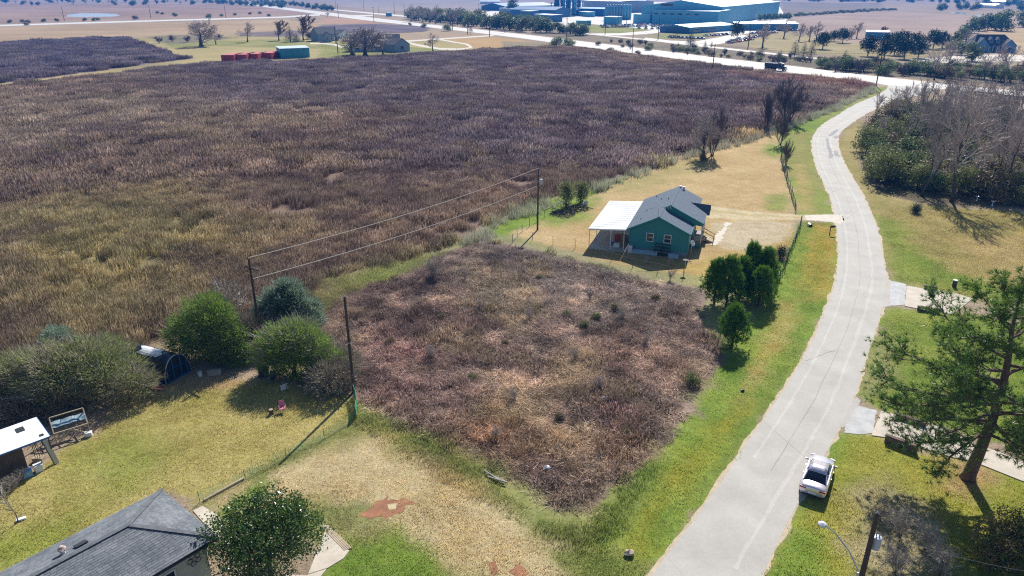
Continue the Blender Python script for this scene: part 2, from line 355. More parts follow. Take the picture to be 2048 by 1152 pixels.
 ([(-80,1110),(60,1050),(150,1030),(120,1090),(0,1152),(-80,1180)], (0.18,0.24,0.035), (0.28,0.30,0.06), 2.5, 2, 1.2, .75),
 ([(190,850),(240,795),(300,765),(400,745),(500,760),(440,775),(330,795),(250,830)], (0.36,0.24,0.13), (0.40,0.30,0.17), 1.6, 1.2, .8, .8),
 ([(500,945),(712,838),(720,856),(510,960)], (0.14,0.17,0.045), (0.2,0.21,0.07), 1.5, .5, .3, .7),
 # ---- right side lawns
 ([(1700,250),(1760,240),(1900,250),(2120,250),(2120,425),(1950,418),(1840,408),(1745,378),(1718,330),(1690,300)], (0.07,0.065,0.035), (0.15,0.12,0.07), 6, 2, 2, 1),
 ([(1676,285),(1690,260),(1720,240),(1720,330),(1745,378),(1840,408),(1950,418),(2120,425),(2120,620),(1945,598),(1860,578),(1779,556),(1767,520),(1756,460),(1737,416),(1705,357),(1680,310)], (0.235,0.205,0.065), (0.35,0.28,0.12), 5, .6, .8, 1),
 ([(1779,556),(1768,500),(1750,430),(1800,440),(1830,500),(1900,540),(2000,570),(2120,600),(2120,620),(1945,598),(1860,578)], (0.14,0.21,0.03), (0.24,0.27,0.055), 3, 2, 1.2, .9),
 ([(1910,480),(2048,470),(2120,500),(2120,570),(1990,560)], (0.33,0.25,0.11), (0.39,0.30,0.14), 3, 3, 1.5, .7),
 ([(1764,617),(1850,618),(1940,630),(2120,660),(2120,900),(1960,880),(1880,850),(1750,815),(1705,790),(1731,715),(1747,675)], (0.135,0.20,0.03), (0.24,0.27,0.055), 3, .6, .6, 1),
 ([(1745,690),(1790,640),(1790,760),(1740,790),(1722,770)], (0.27,0.25,0.12), (0.32,0.28,0.14), 1.5, 1.5, .8, .7),
 ([(1655,899),(1640,868),(1750,872),(1830,900),(2000,930),(2120,960),(2120,1250),(1480,1250),(1523,1152),(1603,994)], (0.21,0.235,0.035), (0.33,0.295,0.06), 2.6, .5, .5, 1),
 ([(1640,868),(1700,868),(1680,900),(1640,960),(1600,1050),(1660,1060),(1650,1152),(1640,1250),(1470,1250),(1523,1152),(1603,994),(1650,905)], (0.10,0.19,0.022), (0.19,0.265,0.045), 2, .9, .5, .85),
 ([(1700,980),(1780,960),(1860,1020),(1880,1152),(1860,1250),(1720,1250),(1700,1090)], (0.26,0.22,0.13), (0.36,0.30,0.19), 1.6, 1.6, .9, .85),
 ([(1900,920),(1960,920),(1990,960),(1960,1000),(1880,980)], (0.36,0.22,0.12), (0.40,0.27,0.16), 1.2, 1, .6, .8),
]
def _prep():
    out = []
    for poly, a, b, s, soft, jag, k in COVER:
        w = W(poly); xs = [p[0] for p in w]; ys = [p[1] for p in w]; pad = soft + jag + 1
        out.append((w, np.array(a), np.array(b), s, soft, jag, k, (min(xs)-pad, max(xs)+pad, min(ys)-pad, max(ys)+pad)))
    return out
_CV = _prep()
def cover(x, y):
    """albedo of what grows at x, y"""
    n = fbm(x, y, 60, 4)[:, None]
    col = np.array((0.24,0.185,0.13))*(1-n) + np.array((0.36,0.28,0.20))*n
    for i, (w, a, b, s, soft, jag, k, bb) in enumerate(_CV):
        m = np.nonzero((x > bb[0]) & (x < bb[1]) & (y > bb[2]) & (y < bb[3]))[0]
        if not len(m): continue
        xx, yy = x[m], y[m]
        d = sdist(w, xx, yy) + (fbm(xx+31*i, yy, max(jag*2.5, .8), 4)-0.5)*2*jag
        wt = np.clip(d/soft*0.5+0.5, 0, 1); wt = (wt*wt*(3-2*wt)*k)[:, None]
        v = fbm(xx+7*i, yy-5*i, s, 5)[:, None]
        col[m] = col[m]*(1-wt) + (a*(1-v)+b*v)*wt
    return col
def ground():
    fine = np.linspace(-43, 43, 440)
    coarse = np.concatenate([np.arange(-172, -43, 8.0), np.arange(48, 181, 8.0)])
    ang = np.radians(np.sort(np.concatenate([fine, coarse]))); r = [0.01, 6.0, 14.0, 20.0, 25.0]
    while r[-1] < 9000: r.append(r[-1] + max(.26, .5*r[-1]**2/(HC*FPX/2)))
    r = np.array(r); na, nr = len(ang), len(r)
    A, R = np.meshgrid(ang, r); x = (np.sin(A)*R).ravel(); y = (np.cos(A)*R).ravel()
    z = np.zeros_like(x)
    v = np.stack([x, y, z], 1)
    i = np.arange(nr-1)[:, None]*na; j = np.arange(na)[None, :]; j2 = (j+1) % na
    q = np.stack([i+j, i+na+j, i+na+j2, i+j2], -1).reshape(-1, 4)
    me = bpy.data.meshes.new('ground')
    me.vertices.add(len(v)); me.vertices.foreach_set('co', v.astype(np.float32).ravel())
    me.loops.add(len(q)*4); me.loops.foreach_set('vertex_index', q[:, ::-1].astype(np.int32).ravel())
    me.polygons.add(len(q)); me.polygons.foreach_set('loop_start', np.arange(len(q), dtype=np.int32)*4)
    me.update(calc_edges=True)
    if me.polygons[0].normal.z < 0: me.flip_normals()
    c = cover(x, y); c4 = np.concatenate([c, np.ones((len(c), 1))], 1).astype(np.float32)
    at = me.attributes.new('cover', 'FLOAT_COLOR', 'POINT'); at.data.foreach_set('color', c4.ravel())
    m, nt, b, out = newmat('turf and soil'); N, L = nt.nodes, nt.links
    ca = N.new('ShaderNodeAttribute'); ca.attribute_name = 'cover'
    tc = N.new('ShaderNodeTexCoord')
    def noise(s, d=5, ro=.7):
        n = N.new('ShaderNodeTexNoise'); n.inputs['Scale'].default_value = s; n.inputs['Detail'].default_value = d; n.inputs['Roughness'].default_value = ro
        L.new(tc.outputs['Object'], n.inputs['Vector']); return n
    n1, n2, n3 = noise(3.2, 6, .8), noise(0.7, 4), noise(14, 3, .8)
    def rng(n, a, b_, lo=.3, hi=.7):
        r_ = N.new('ShaderNodeMapRange'); r_.inputs[1].default_value = lo; r_.inputs[2].default_value = hi; r_.inputs[3].default_value = a; r_.inputs[4].default_value = b_
        L.new(n.outputs[0], r_.inputs[0]); return r_
    m1 = N.new('ShaderNodeMath'); m1.operation = 'MULTIPLY'; L.new(rng(n1, .62, 1.38).outputs[0], m1.inputs[0]); L.new(rng(n2, .86, 1.14).outputs[0], m1.inputs[1])
    m2 = N.new('ShaderNodeMath'); m2.operation = 'MULTIPLY'; L.new(m1.outputs[0], m2.inputs[0]); L.new(rng(n3, .72, 1.3).outputs[0], m2.inputs[1])
    hs = N.new('ShaderNodeHueSaturation'); L.new(ca.outputs['Color'], hs.inputs['Color']); L.new(m2.outputs[0], hs.inputs['Value'])
    hu = rng(noise(1.7, 4), .485, .512); L.new(hu.outputs[0], hs.inputs['Hue'])
    L.new(hs.outputs[0], b.inputs['Base Color']); b.inputs['Roughness'].default_value = .95; b.inputs['Specular IOR Level'].default_value = .1
    bp = N.new('ShaderNodeBump'); bp.inputs['Strength'].default_value = .7; bp.inputs['Distance'].default_value = .12; L.new(n1.outputs[0], bp.inputs['Height'])
    bq = N.new('ShaderNodeBump'); bq.inputs['Strength'].default_value = .6; bq.inputs['Distance'].default_value = .03; L.new(n3.outputs[0], bq.inputs['Height']); L.new(bp.outputs[0], bq.inputs['Normal'])
    L.new(bq.outputs[0], b.inputs['Normal'])
    me.materials.append(m)
    o = bpy.data.objects.new('ground', me); C.objects.link(o); o['kind'] = 'structure'
ground()

# ---------------------------------------------------------------- roads, drives, yards: sheets a few mm above the ground
def dens(pts, step=0.6):
    out = []
    for a, b in zip(pts, pts[1:]):
        n = max(1, int((b-a).length/step)); out += [a + (b-a)*(k/n) for k in range(n)]
    out.append(pts[-1]); return out
def smooth(pts, it=2):
    for _ in range(it):
        q = [pts[0]]
        for a, b in zip(pts, pts[1:]): q += [a*.75+b*.25, a*.25+b*.75]
        q.append(pts[-1]); pts = q
    return pts
def resample(pts, n):
    L_ = [0]
    for a, b in zip(pts, pts[1:]): L_.append(L_[-1] + (b-a).length)
    out = []; j = 0
    for k in range(n):
        t = L_[-1]*k/(n-1)
        while j < len(L_)-2 and L_[j+1] < t: j += 1
        u = (t-L_[j])/max(1e-9, L_[j+1]-L_[j]); out.append(pts[j]*(1-u)+pts[j+1]*u)
    return out
def strip(name, left, right, z, m, jag=0.0, n=240, grow=0.0, seed=0, cross=6, kind='structure', parent=None):
    """a ribbon between two edges; jag roughens both edges"""
    l = resample(left, n); r = resample(right, n); rr = random.Random(seed); mb = MB(); cols = []
    jl = jr = 0
    for k in range(n):
        u = (r[k]-l[k]).normalized(); jl = jl*.6 + rr.uniform(-jag, jag); jr = jr*.6 + rr.uniform(-jag, jag)
        a = l[k] - u*(grow+jl); b = r[k] + u*(grow+jr)
        for c in range(cross+1):
            q = a + (b-a)*(c/cross); mb.v.append((q.x, q.y, z))
    w = cross+1
    for k in range(n-1):
        for c in range(cross):
            mb.f.append((k*w+c, k*w+c+1, (k+1)*w+c+1, (k+1)*w+c)); mb.sh.append(.5)
    o = mb.obj(name, m, parent)
    if o.data.polygons[0].normal.z < 0: o.data.flip_normals()
    if kind: o['kind'] = kind
    return o
def PL(px, z=0): return [P(a, b) for a, b in px]
def roadmat(name, col, seam=.12, sc1=.35, sc2=30, var=.12):
    m, nt, b, out = newmat(name); N, L = nt.nodes, nt.links; tc = N.new('ShaderNodeTexCoord')
    def nz(s, d, ro=.6, dis=0):
        n = N.new('ShaderNodeTexNoise'); n.inputs['Scale'].default_value = s; n.inputs['Detail'].default_value = d; n.inputs['Roughness'].default_value = ro; n.inputs['Distortion'].default_value = dis
        L.new(tc.outputs['Object'], n.inputs['Vector']); return n
    def mr(n, a, b_, lo=.3, hi=.7):
        r_ = N.new('ShaderNodeMapRange'); r_.inputs[1].default_value = lo; r_.inputs[2].default_value = hi; r_.inputs[3].default_value = a; r_.inputs[4].default_value = b_; L.new(n, r_.inputs[0]); return r_.outputs[0]
    def mul(a, b_):
        k = N.new('ShaderNodeMath'); k.operation = 'MULTIPLY'; L.new(a, k.inputs[0]); L.new(b_, k.inputs[1]); return k.outputs[0]
    v = mul(mul(mr(nz(sc1, 6).outputs[0], 1-var, 1+var), mr(nz(sc2, 3, .8).outputs[0], .86, 1.14)), mr(nz(4, 5, .8).outputs[0], .93, 1.07))
    hs = N.new('ShaderNodeHueSaturation'); hs.inputs['Color'].default_value = rgb(col); L.new(v, hs.inputs['Value']); L.new(hs.outputs[0], b.inputs['Base Color'])
    b.inputs['Roughness'].default_value = .85
    bp = N.new('ShaderNodeBump'); bp.inputs['Strength'].default_value = .35; bp.inputs['Distance'].default_value = .02; L.new(nz(40, 3, .8).outputs[0], bp.inputs['Height']); L.new(bp.outputs[0], b.inputs['Normal'])
    return m
M_road = roadmat('pale chip-seal asphalt', (0.42,0.40,0.365))
M_hwy = roadmat('bleached highway concrete', (0.60,0.57,0.53), var=.05)
M_sand = roadmat('sandy shoulder', (0.46,0.37,0.26), sc1=1.5, var=.2)
M_patch = roadmat('old grey patch asphalt', (0.24,0.235,0.245))
M_seam = roadmat('tar seam', (0.30,0.29,0.28))
M_wheel = roadmat('polished wheel track', (0.47,0.45,0.415))
M_conc = roadmat('pale concrete', (0.52,0.46,0.38), sc1=.9, var=.14)
M_apron = roadmat('blue grey asphalt apron', (0.44,0.44,0.435), sc1=1.3, var=.2)
M_gravel = roadmat('white gravel', (0.56,0.50,0.42), sc1=1.2, sc2=14, var=.16)
M_yard = roadmat('bleached factory yard', (0.60,0.56,0.50), sc1=.06, var=.12)
RL = smooth(PL([(1235,1240),(1302,1152),(1420,1000),(1500,876),(1536,827),(1571,774),(1606,718),(1630,672),(1648,629),(1668,579),(1678,520),(1676,460),(1664,400),(1651,373),(1632,330),(1625,301),(1625,274),(1637,256),(1661,239),(1688,223),(1715,206),(1758,190),(1780,174),(1772,168)]))
RR = smooth(PL([(1490,1240),(1523,1152),(1548,1099),(1586,1024),(1603,994),(1657,899),(1681,853),(1712,792),(1731,715),(1747,675),(1764,617),(1776,560),(1766,520),(1756,460),(1748,441),(1737,416),(1723,387),(1705,357),(1686,322),(1675,295),(1676,271),(1688,256),(1737,223),(1793,200),(1850,188),(1870,176)]))
strip('road_shoulder', RL, RR, .004, M_sand, jag=.14, n=520, grow=.22, seed=3)
strip('road', RL, RR, .010, M_road, jag=.03, n=420, grow=0, seed=4, cross=8)
_l, _r = resample(RL, 300), resample(RR, 300)
def along(f): return [a + (b-a)*f for a, b in zip(_l, _r)]
def line_on_road(name, f, w, m, z, k0=0, k1=300, seed=1, wig=.06, jag=.02):
    rr = random.Random(seed); c = along(f)[k0:k1]; a, b = [], []; off = 0
    for i, p in enumerate(c):
        d = (c[min(i+1, len(c)-1)] - c[max(0, i-1)]).normalized(); nrm = Vector((-d.y, d.x, 0)); off = off*.92 + rr.uniform(-wig, wig)
        a.append(p + nrm*(off+w/2)); b.append(p + nrm*(off-w/2))
    strip(name, a, b, z, m, jag=jag, n=(k1-k0)*2, cross=1, seed=seed)
line_on_road('pavement_seam', .49, .05, M_seam, .016, 18, 150, 2, .03, .012)
line_on_road('pavement_seam', .46, .04, M_seam, .016, 150, 265, 5, .04, .012)
line_on_road('wheel_track', .20, .20, M_wheel, .014, 20, 215, 6, .02, .04)
line_on_road('wheel_track', .72, .28, M_wheel, .014, 5, 240, 8, .02, .05)
line_on_road('pavement_seam', .12, .03, M_seam, .018, 60, 180, 9, .03, .01)
for k, (i0, f0, f1, di) in enumerate(((40,.05,.46,3),(78,.52,.95,-2),(112,.1,.5,4),(150,.5,.9,3),(176,.06,.9,-3),(205,.1,.46,2),(232,.5,.92,2),(95,.3,.7,6),(60,.6,.75,9))):
    rr = random.Random(k); n_ = 14; c = []
    for j in range(n_): u = j/(n_-1); i_ = i0+di*u; a_, b_ = _l[int(i_)].lerp(_l[int(i_)+1], i_-int(i_)), _r[int(i_)].lerp(_r[int(i_)+1], i_-int(i_)); c.append(a_.lerp(b_, f0+(f1-f0)*u)+Vector((rr.uniform(-.06,.06), rr.uniform(-.12,.12), 0)))
    strip('pavement_crack', [p+Vector((0,.02,0)) for p in c], [p-Vector((0,.02,0)) for p in c], .020, M_seam, jag=.008, n=30, cross=1, seed=k)
def flat(name, px, z, m, jag=.0, seed=0, kind='structure', zt=None, parent=None, pts=None):
    """flat sheet (or slab when zt is given) with an optionally ragged outline"""
    p = pts or PL(px); p = dens(p+[p[0]], (.35 if jag < .15 else .22) if jag else 1e9)[:-1]; rr = random.Random(seed); off = [0.0]
    q = []
    for k in p: q.append((k.x+rr.uniform(-jag, jag), k.y+rr.uniform(-jag, jag)))
    mb = MB()
    if zt is None: mb.add([(x, y, z) for x, y in q], [tuple(range(len(q)))])
    else: mb.plate(q, z, zt)
    o = mb.obj(name, m, parent)
    if zt is None and o.data.polygons[0].normal.z < 0: o.data.flip_normals()
    if kind: o['kind'] = kind
    return o
for i, px in enumerate([[(1656,272),(1664,264),(1674,258),(1677,260),(1670,268),(1662,272)],[(1652,277),(1656,276),(1659,290),(1664,303),(1667,312),(1662,317),(1657,316),(1659,306),(1653,293)],
                        [(1666,274),(1674,271),(1677,274),(1672,278)],[(1669,303),(1674,301),(1677,310),(1681,314),(1673,312),(1668,309)]]):
    flat('asphalt_patch', px, .018+.002*i, M_patch, .12, 40+i)
flat('asphalt_patch', [(1714,794),(1722,802),(1698,850),(1684,856),(1681,853),(1700,815)], .016, roadmat('worn grey asphalt edge', (0.40,0.375,0.35)), .05, 50)
flat('asphalt_patch', [(1776,560),(1783,561),(1779,612),(1764,616),(1772,585)], .018, roadmat('worn tan asphalt edge', (0.42,0.385,0.35)), .05, 51)
# highway across the back and the roads beyond
HF = PL([(480,4),(600,18.5),(722,32.5),(844,47),(966,60),(1050,69),(1184,85),(1318,101),(1426,114.5),(1506,123.5),(1600,134),(1727,150),(1848,163),(1928,172.5),(2048,183),(2160,193)])
HN = PL([(480,8),(600,23.5),(722,39.5),(844,53),(966,67),(1050,77.5),(1184,96),(1318,113),(1426,127),(1506,136.5),(1634,151),(1730,162),(1778,171),(1870,177),(1939,182.5),(2048,193),(2160,204)])
strip('highway_shoulder', HF, HN, .006, M_sand, jag=.3, n=300, grow=1.0, seed=7, cross=3)
strip('highway', HF, HN, .022, M_hwy, jag=.03, n=200, seed=8, cross=6)
strip('country_road', PL([(-90,53),(0,49.5),(342,39.2),(560,33.2),(640,28)]), PL([(-90,57),(0,52.5),(342,42),(560,35.8),(640,31)]), .03, M_hwy, jag=.05, n=120, seed=9, cross=2)
strip('side_road', PL([(640,14),(673,19),(746,25.5),(820,31.5),(900,36)]), PL([(640,16),(673,21),(746,28),(820,34.5),(900,39)]), .026, M_hwy, jag=.05, n=60, seed=10, cross=2)
strip('side_road', PL([(662,27),(700,30.5),(746,30)]), PL([(662,31),(700,33.5),(748,32)]), .034, M_hwy, jag=.05, n=30, seed=11, cross=2)
strip('farm_track', PL([(810,81),(860,78),(930,73.5),(985,70)]), PL([(812,84),(862,80.5),(935,75.5),(990,72)]), .012, M_gravel, jag=.3, n=60, seed=12, cross=2)
strip('farm_track', PL([(812,83),(850,91),(880,96),(920,97),(938,94.5),(930,89),(900,84),(874,79.5)]), PL([(806,85),(845,94),(880,99.5),(925,99.5),(946,95),(936,87.5),(904,82),(882,78.5)]), .016, M_gravel, jag=.3, n=90, seed=13, cross=2)
strip('farm_track', PL([(620,86),(650,86),(672,88),(690,93)]), PL([(620,88.5),(650,88.5),(668,91),(684,96)]), .012, M_gravel, jag=.2, n=40, seed=14, cross=2)
# factory yard and its drives
flat('factory_yard', [(930,34),(1000,18),(1120,6),(1250,3),(1330,4),(1560,14),(1575,40),(1530,60),(1480,70),(1400,62),(1370,56),(1320,62),(1290,58),(1160,46),(1140,56),(1100,58),(1040,52),(980,44)], .008, M_yard, 0)
strip('factory_drive', PL([(1184,67),(1240,66.5),(1290,62),(1330,58),(1372,53)]), PL([(1180,69.5),(1240,71),(1296,68),(1345,62),(1380,57)]), .014, M_yard, jag=.3, n=60, seed=15, cross=2)
strip('factory_drive', PL([(1290,75),(1340,81),(1390,83),(1430,76),(1470,68)]), PL([(1288,80),(1340,86),(1400,93),(1440,88),(1500,72)]), .018, M_yard, jag=.3, n=60, seed=16, cross=2)
strip('frontage_road', PL([(1170,66),(1290,78),(1400,90),(1500,101),(1600,112),(1750,127),(1850,137),(1960,148)]), PL([(1170,68),(1290,80.5),(1400,93),(1500,104.5),(1600,114.5),(1750,129.5),(1850,139.5),(1960,151)]), .02, M_yard, jag=.25, n=160, seed=17, cross=2)
flat('concrete_strip', [(1820,118),(1900,112),(2010,108),(2060,112),(2060,122),(1990,124),(1900,126),(1830,124)], .010, M_gravel, .3, 18)
flat('pond_water', [(132,33),(136,29),(160,26.6),(200,26.6),(232,28),(240,31),(228,33),(180,34),(150,34)], .012, mat('pond water', (0.42,0.55,0.66), rough=.08, var=.04, scale=.02), .0)
for i, px in enumerate([[(1940,31),(1960,30),(1975,32),(1960,34)],[(1963,33),(1980,31.5),(1990,34),(1970,36)],[(1898,24),(1925,25),(1940,29),(1915,28)]]):
    flat('pond_water', px, .012, bpy.data.materials['pond water'])
# gravel walk from the green house steps, drive mouth
strip('gravel_walk', PL([(1414,485),(1428,478),(1446,452),(1452,444)]), PL([(1424,490),(1438,488),(1450,466),(1462,446)]), .008, M_gravel, jag=.25, n=50, seed=19, cross=2)
flat('gravel_apron', [(1610,431),(1650,429),(1684,430),(1690,440),(1680,450),(1672,446),(1640,442),(1612,439)], .014, M_gravel, .12, 20)
M_soil = roadmat('bare red soil', (0.29,0.125,0.06), sc1=1.4, sc2=9, var=.3)
SOIL = [[(722,1032),(736,1018),(750,1012),(755,1004),(768,1004),(773,990),(780,1000),(800,998),(829,1003),(812,1012),(800,1024),(788,1030),(768,1043),(756,1034),(744,1036)],[(972,1125),(990,1122),(1000,1142),(986,1150)],[(1015,1137),(1038,1128),(1060,1148),(1034,1166)]]
for i, px in enumerate(SOIL): flat('bare_soil', px, .010+.001*i, M_soil, .24 if i == 0 else .18, 60+i)
flat('straw_island', [(774,1008),(795,1007),(792,1020),(776,1021)], .020, roadmat('straw', (0.47,0.38,0.22), sc1=2, var=.2), .07, 69)
# two concrete driveways on the right, each poured in slabs
def slabs(name, quads, m, z=.012, gap=.0, t=.10):
    root = bpy.data.objects.new(name, None); C.objects.link(root); root['kind'] = 'structure'
    for q in quads:
        p = PL(q); c = sum(p, Vector())/len(p); p = [c + (k-c)*(1-.035/max(.1, (k-c).length)) for k in p]
        o = flat('slab', None, -.05, m, 0, kind=None, zt=z+t*.5, parent=root, pts=p); bevel(o, .012, 1)
    return root
flat('driveway_apron', [(1781,562),(1812,568),(1812,575),(1809,610),(1779,612)], .022, M_apron, .07, 21)
slabs('driveway', [[(1813,572),(1832,575),(1850,579),(1884,583),(1879,625),(1840,619),(1809,613)],[(1885,583),(1915,588),(1946,598),(1905,630),(1880,625)]], M_conc)
flat('driveway_apron', [(1716,812),(1752,820),(1745,866),(1722,870),(1688,866),(1694,848)], .020, M_apron, .08, 22)
slabs('driveway', [[(1762,822),(1800,832),(1850,842),(1838,895),(1800,880),(1742,872)],[(1851,842),(1885,858),(1960,890),(1952,926),(1900,915),(1839,896)],[(1961,890),(2048,925),(2110,950),(2110,985),(2040,962),(1953,927)]], M_conc)
# patio slabs near the grey house
slabs('patio', [[(385,1022),(405,1012),(435,1030),(452,1055),(437,1075),(405,1046)],[(437,1075),(452,1055),(480,1075),(460,1100)]], M_conc, z=.0)
slabs('concrete_pad', [[(615,1150),(650,1062),(700,1102),(688,1118),(655,1138)],[(655,1138),(630,1170),(560,1190),(560,1150),(615,1150)]], M_conc, z=.0)
# ================================================================ GROUND COVER (things nobody could count)
def blade_patch(rng, n, R, h0, h1, w, lean, curl=.0, heads=0.0, hug=0.0):
    """n blades in a disc; returns (verts, tris, shade)"""
    v, f, s = [], [], []
    for _ in range(n):
        r = R*math.sqrt(rng.random()); a = rng.uniform(0, 2*PI); x, y = r*math.cos(a), r*math.sin(a)
        h = rng.uniform(h0, h1); la = rng.uniform(0, 2*PI); l = rng.uniform(.2, 1)*lean*h; t = rng.uniform(0, PI); ww = w*rng.uniform(.6, 1.4)
        dx, dy = math.cos(t)*ww/2, math.sin(t)*ww/2; tx, ty = x+math.cos(la)*l, y+math.sin(la)*l; z0 = rng.uniform(0, hug)
        sh = rng.random(); o = len(v)
        if heads and rng.random() < heads:       # seed head: a fuller top
            mx, my = x+(tx-x)*.6, y+(ty-y)*.6
            v += [(x-dx*.5, y-dy*.5, z0), (x+dx*.5, y+dy*.5, z0), (mx+dx*1.6, my+dy*1.6, h*.72), (mx-dx*1.6, my-dy*1.6, h*.72), (tx, ty, h)]
            f += [(o, o+1, o+2), (o, o+2, o+3), (o+3, o+2, o+4)]; s += [sh*.6, sh*.6, min(1, sh+.35)]
        else:
            v += [(x-dx, y-dy, z0), (x+dx, y+dy, z0), (tx, ty, h)]
            f += [(o, o+1, o+2)]; s += [sh]
    return v, f, s
def gn_tree():
    ng = bpy.data.node_groups.new('scatter clumps', 'GeometryNodeTree')
    ng.interface.new_socket('Geometry', in_out='INPUT', socket_type='NodeSocketGeometry')
    ng.interface.new_socket('Geometry', in_out='OUTPUT', socket_type='NodeSocketGeometry')
    N, L = ng.nodes, ng.links
    gi, go = N.new('NodeGroupInput'), N.new('NodeGroupOutput')
    def na(nm, ty):
        a = N.new('GeometryNodeInputNamedAttribute'); a.data_type = ty; a.inputs['Name'].default_value = nm; return a.outputs['Attribute']
    sep = N.new('GeometryNodeSeparateGeometry'); sep.domain = 'POINT'
    L.new(gi.outputs[0], sep.inputs['Geometry']); L.new(na('seat', 'BOOLEAN'), sep.inputs['Selection'])
    sp = N.new('GeometryNodeSplitToInstances'); sp.domain = 'FACE'; L.new(sep.outputs['Inverted'], sp.inputs['Geometry']); L.new(na('clump', 'INT'), sp.inputs['Group ID'])
    ip = N.new('GeometryNodeInstanceOnPoints'); L.new(sep.outputs['Selection'], ip.inputs['Points']); L.new(sp.outputs[0], ip.inputs['Instance'])
    ip.inputs['Pick Instance'].default_value = True; L.new(na('which', 'INT'), ip.inputs['Instance Index'])
    cb = N.new('ShaderNodeCombineXYZ'); L.new(na('turn', 'FLOAT'), cb.inputs[2])
    er = N.new('FunctionNodeEulerToRotation'); L.new(cb.outputs[0], er.inputs[0]); L.new(er.outputs[0], ip.inputs['Rotation'])
    L.new(na('size', 'FLOAT_VECTOR'), ip.inputs['Scale'])
    L.new(ip.outputs[0], go.inputs[0])
    return ng
GN = gn_tree()
def scatter(name, patches, pts, tint, size, m, label=None, seed=0):
    rr = np.random.RandomState(seed); n = len(pts); V, F, S, G = [], [], [], []
    for k, (v, f, s) in enumerate(patches):
        o = len(V); V += v; F += [tuple(i+o for i in t) for t in f]; S += s; G += [k]*len(f)
    nt_ = len(V); V = np.array(V, dtype=np.float32)
    allv = np.concatenate([V, np.stack([pts[:, 0], pts[:, 1], np.zeros(n)], 1).astype(np.float32)])
    me = bpy.data.meshes.new(name); me.from_pydata(allv.tolist(), [], F)
    me.materials.append(m)
    def att(nm, ty, dom, data, key='value'):
        a = me.attributes.new(nm, ty, dom); a.data.foreach_set(key, data)
    att('seat', 'BOOLEAN', 'POINT', np.arange(len(allv)) >= nt_)
    att('clump', 'INT', 'FACE', np.array(G, dtype=np.int32)); att('shade', 'FLOAT', 'FACE', np.array(S, dtype=np.float32))
    z = np.zeros(nt_)
    att('which', 'INT', 'POINT', np.concatenate([z, rr.randint(0, len(patches), n)]).astype(np.int32))
    att('turn', 'FLOAT', 'POINT', np.concatenate([z, rr.rand(n)*2*PI]).astype(np.float32))
    sz = np.concatenate([np.ones((nt_, 3)), size]).astype(np.float32); att('size', 'FLOAT_VECTOR', 'POINT', sz.ravel(), 'vector')
    tc = np.concatenate([np.ones((nt_, 4)), np.concatenate([tint, np.ones((n, 1))], 1)]).astype(np.float32); att('tint', 'FLOAT_COLOR', 'POINT', tc.ravel(), 'color')
    o = bpy.data.objects.new(name, me); C.objects.link(o); o['kind'] = 'stuff'
    if label: o['label'] = label
    md = o.modifiers.new('scatter', 'NODES'); md.node_group = GN
    return o
def fill(poly, step, seed=0, inset=0.0, soft=0.0, jit=.5):
    """jittered grid of points inside a ground polygon; the count thins out over the soft edge"""
    rr = np.random.RandomState(seed); xs = [p[0] for p in poly]; ys = [p[1] for p in poly]
    gx, gy = np.meshgrid(np.arange(min(xs), max(xs), step), np.arange(min(ys), max(ys), step))
    x = gx.ravel() + rr.uniform(-jit, jit, gx.size)*step; y = gy.ravel() + rr.uniform(-jit, jit, gx.size)*step
    d = sdist(poly, x, y) - inset + (fbm(x, y, 5, 3)-.5)*soft*2
    k = (d > 0); return np.stack([x[k], y[k]], 1)
def notin(pts, poly, pad=0.0):
    return pts[sdist(poly, pts[:, 0], pts[:, 1]) < -pad]
def inview(pts, margin=6):
    """drop what the photograph could never see"""
    x, y = pts[:, 0], pts[:, 1]; Z = y*CT + HC*ST
    u = 1024 + FPX*x/Z; k = (Z > 1) & (u > -260) & (u < 2300)
    return pts[k]
rg = random.Random(11)
M_blade = blademat('grass blades', .45, .6, 1.5)
M_weed = blademat('dead stalks', .3, .4, 1.75)
WF = W(FIELD); WF2 = W(FIELD2); WL = W(LOT)
RLw = [(p.x, p.y) for p in resample(RL, 80)]; RRw = [(p.x, p.y) for p in resample(RR, 80)]; ROADW = RLw + RRw[::-1]
# --- standing dead weeds of the big field: finer patches near, wider ones far off
near = [blade_patch(rg, 170, 1.0, .35, 1.15, .036, .38, heads=.3) for _ in range(6)]
far = [blade_patch(rg, 330, 2.6, .6, 1.4, .10, .4, heads=.35) for _ in range(4)]
pa = inview(fill(WF, 1.05, 1, .7, 1.0)); d = np.hypot(pa[:, 0], pa[:, 1]); pa = pa[(d < 135) & (fbm(pa[:, 0]+13, pa[:, 1]-7, 4.5, 4) > .2)]
def weedtint(p, seed, a=.55):
    c = cover(p[:, 0], p[:, 1]); n = fbm(p[:, 0], p[:, 1], 2.5, 3)[:, None]; n2 = np.clip((fbm(p[:, 0]+90, p[:, 1], 6, 4)[:, None]-.52)*5,0,1); n3 = np.clip((.42-fbm(p[:, 0]-50, p[:, 1]+70, 9, 4)[:, None])*5,0,1)
    c = c*(.7+.7*n)*1.3*np.random.RandomState(seed).uniform(.62,1.45,(len(p),1))
    straw = np.array((.50,.39,.22)); plum = np.array((.14,.09,.095)); green = np.array((.17,.18,.07))
    n2 = n2*np.clip(1.25-np.hypot(p[:, 0], p[:, 1])/260, .45, 1)[:, None]; c = c*(1-.42*n2) + straw*.42*n2
    c = c*(1-.5*n3) + plum*.5*n3
    return c
def szs(n, seed, lo, hi, zlo, zhi):
    rr = np.random.RandomState(seed); a = rr.uniform(lo, hi, n); return np.stack([a, a, rr.uniform(zlo, zhi, n)], 1)
hz = lambda p: (.35 + .75*fbm(p[:, 0], p[:, 1], 7, 4) + .6*fbm(p[:, 0]+40, p[:, 1], 2.2, 3))
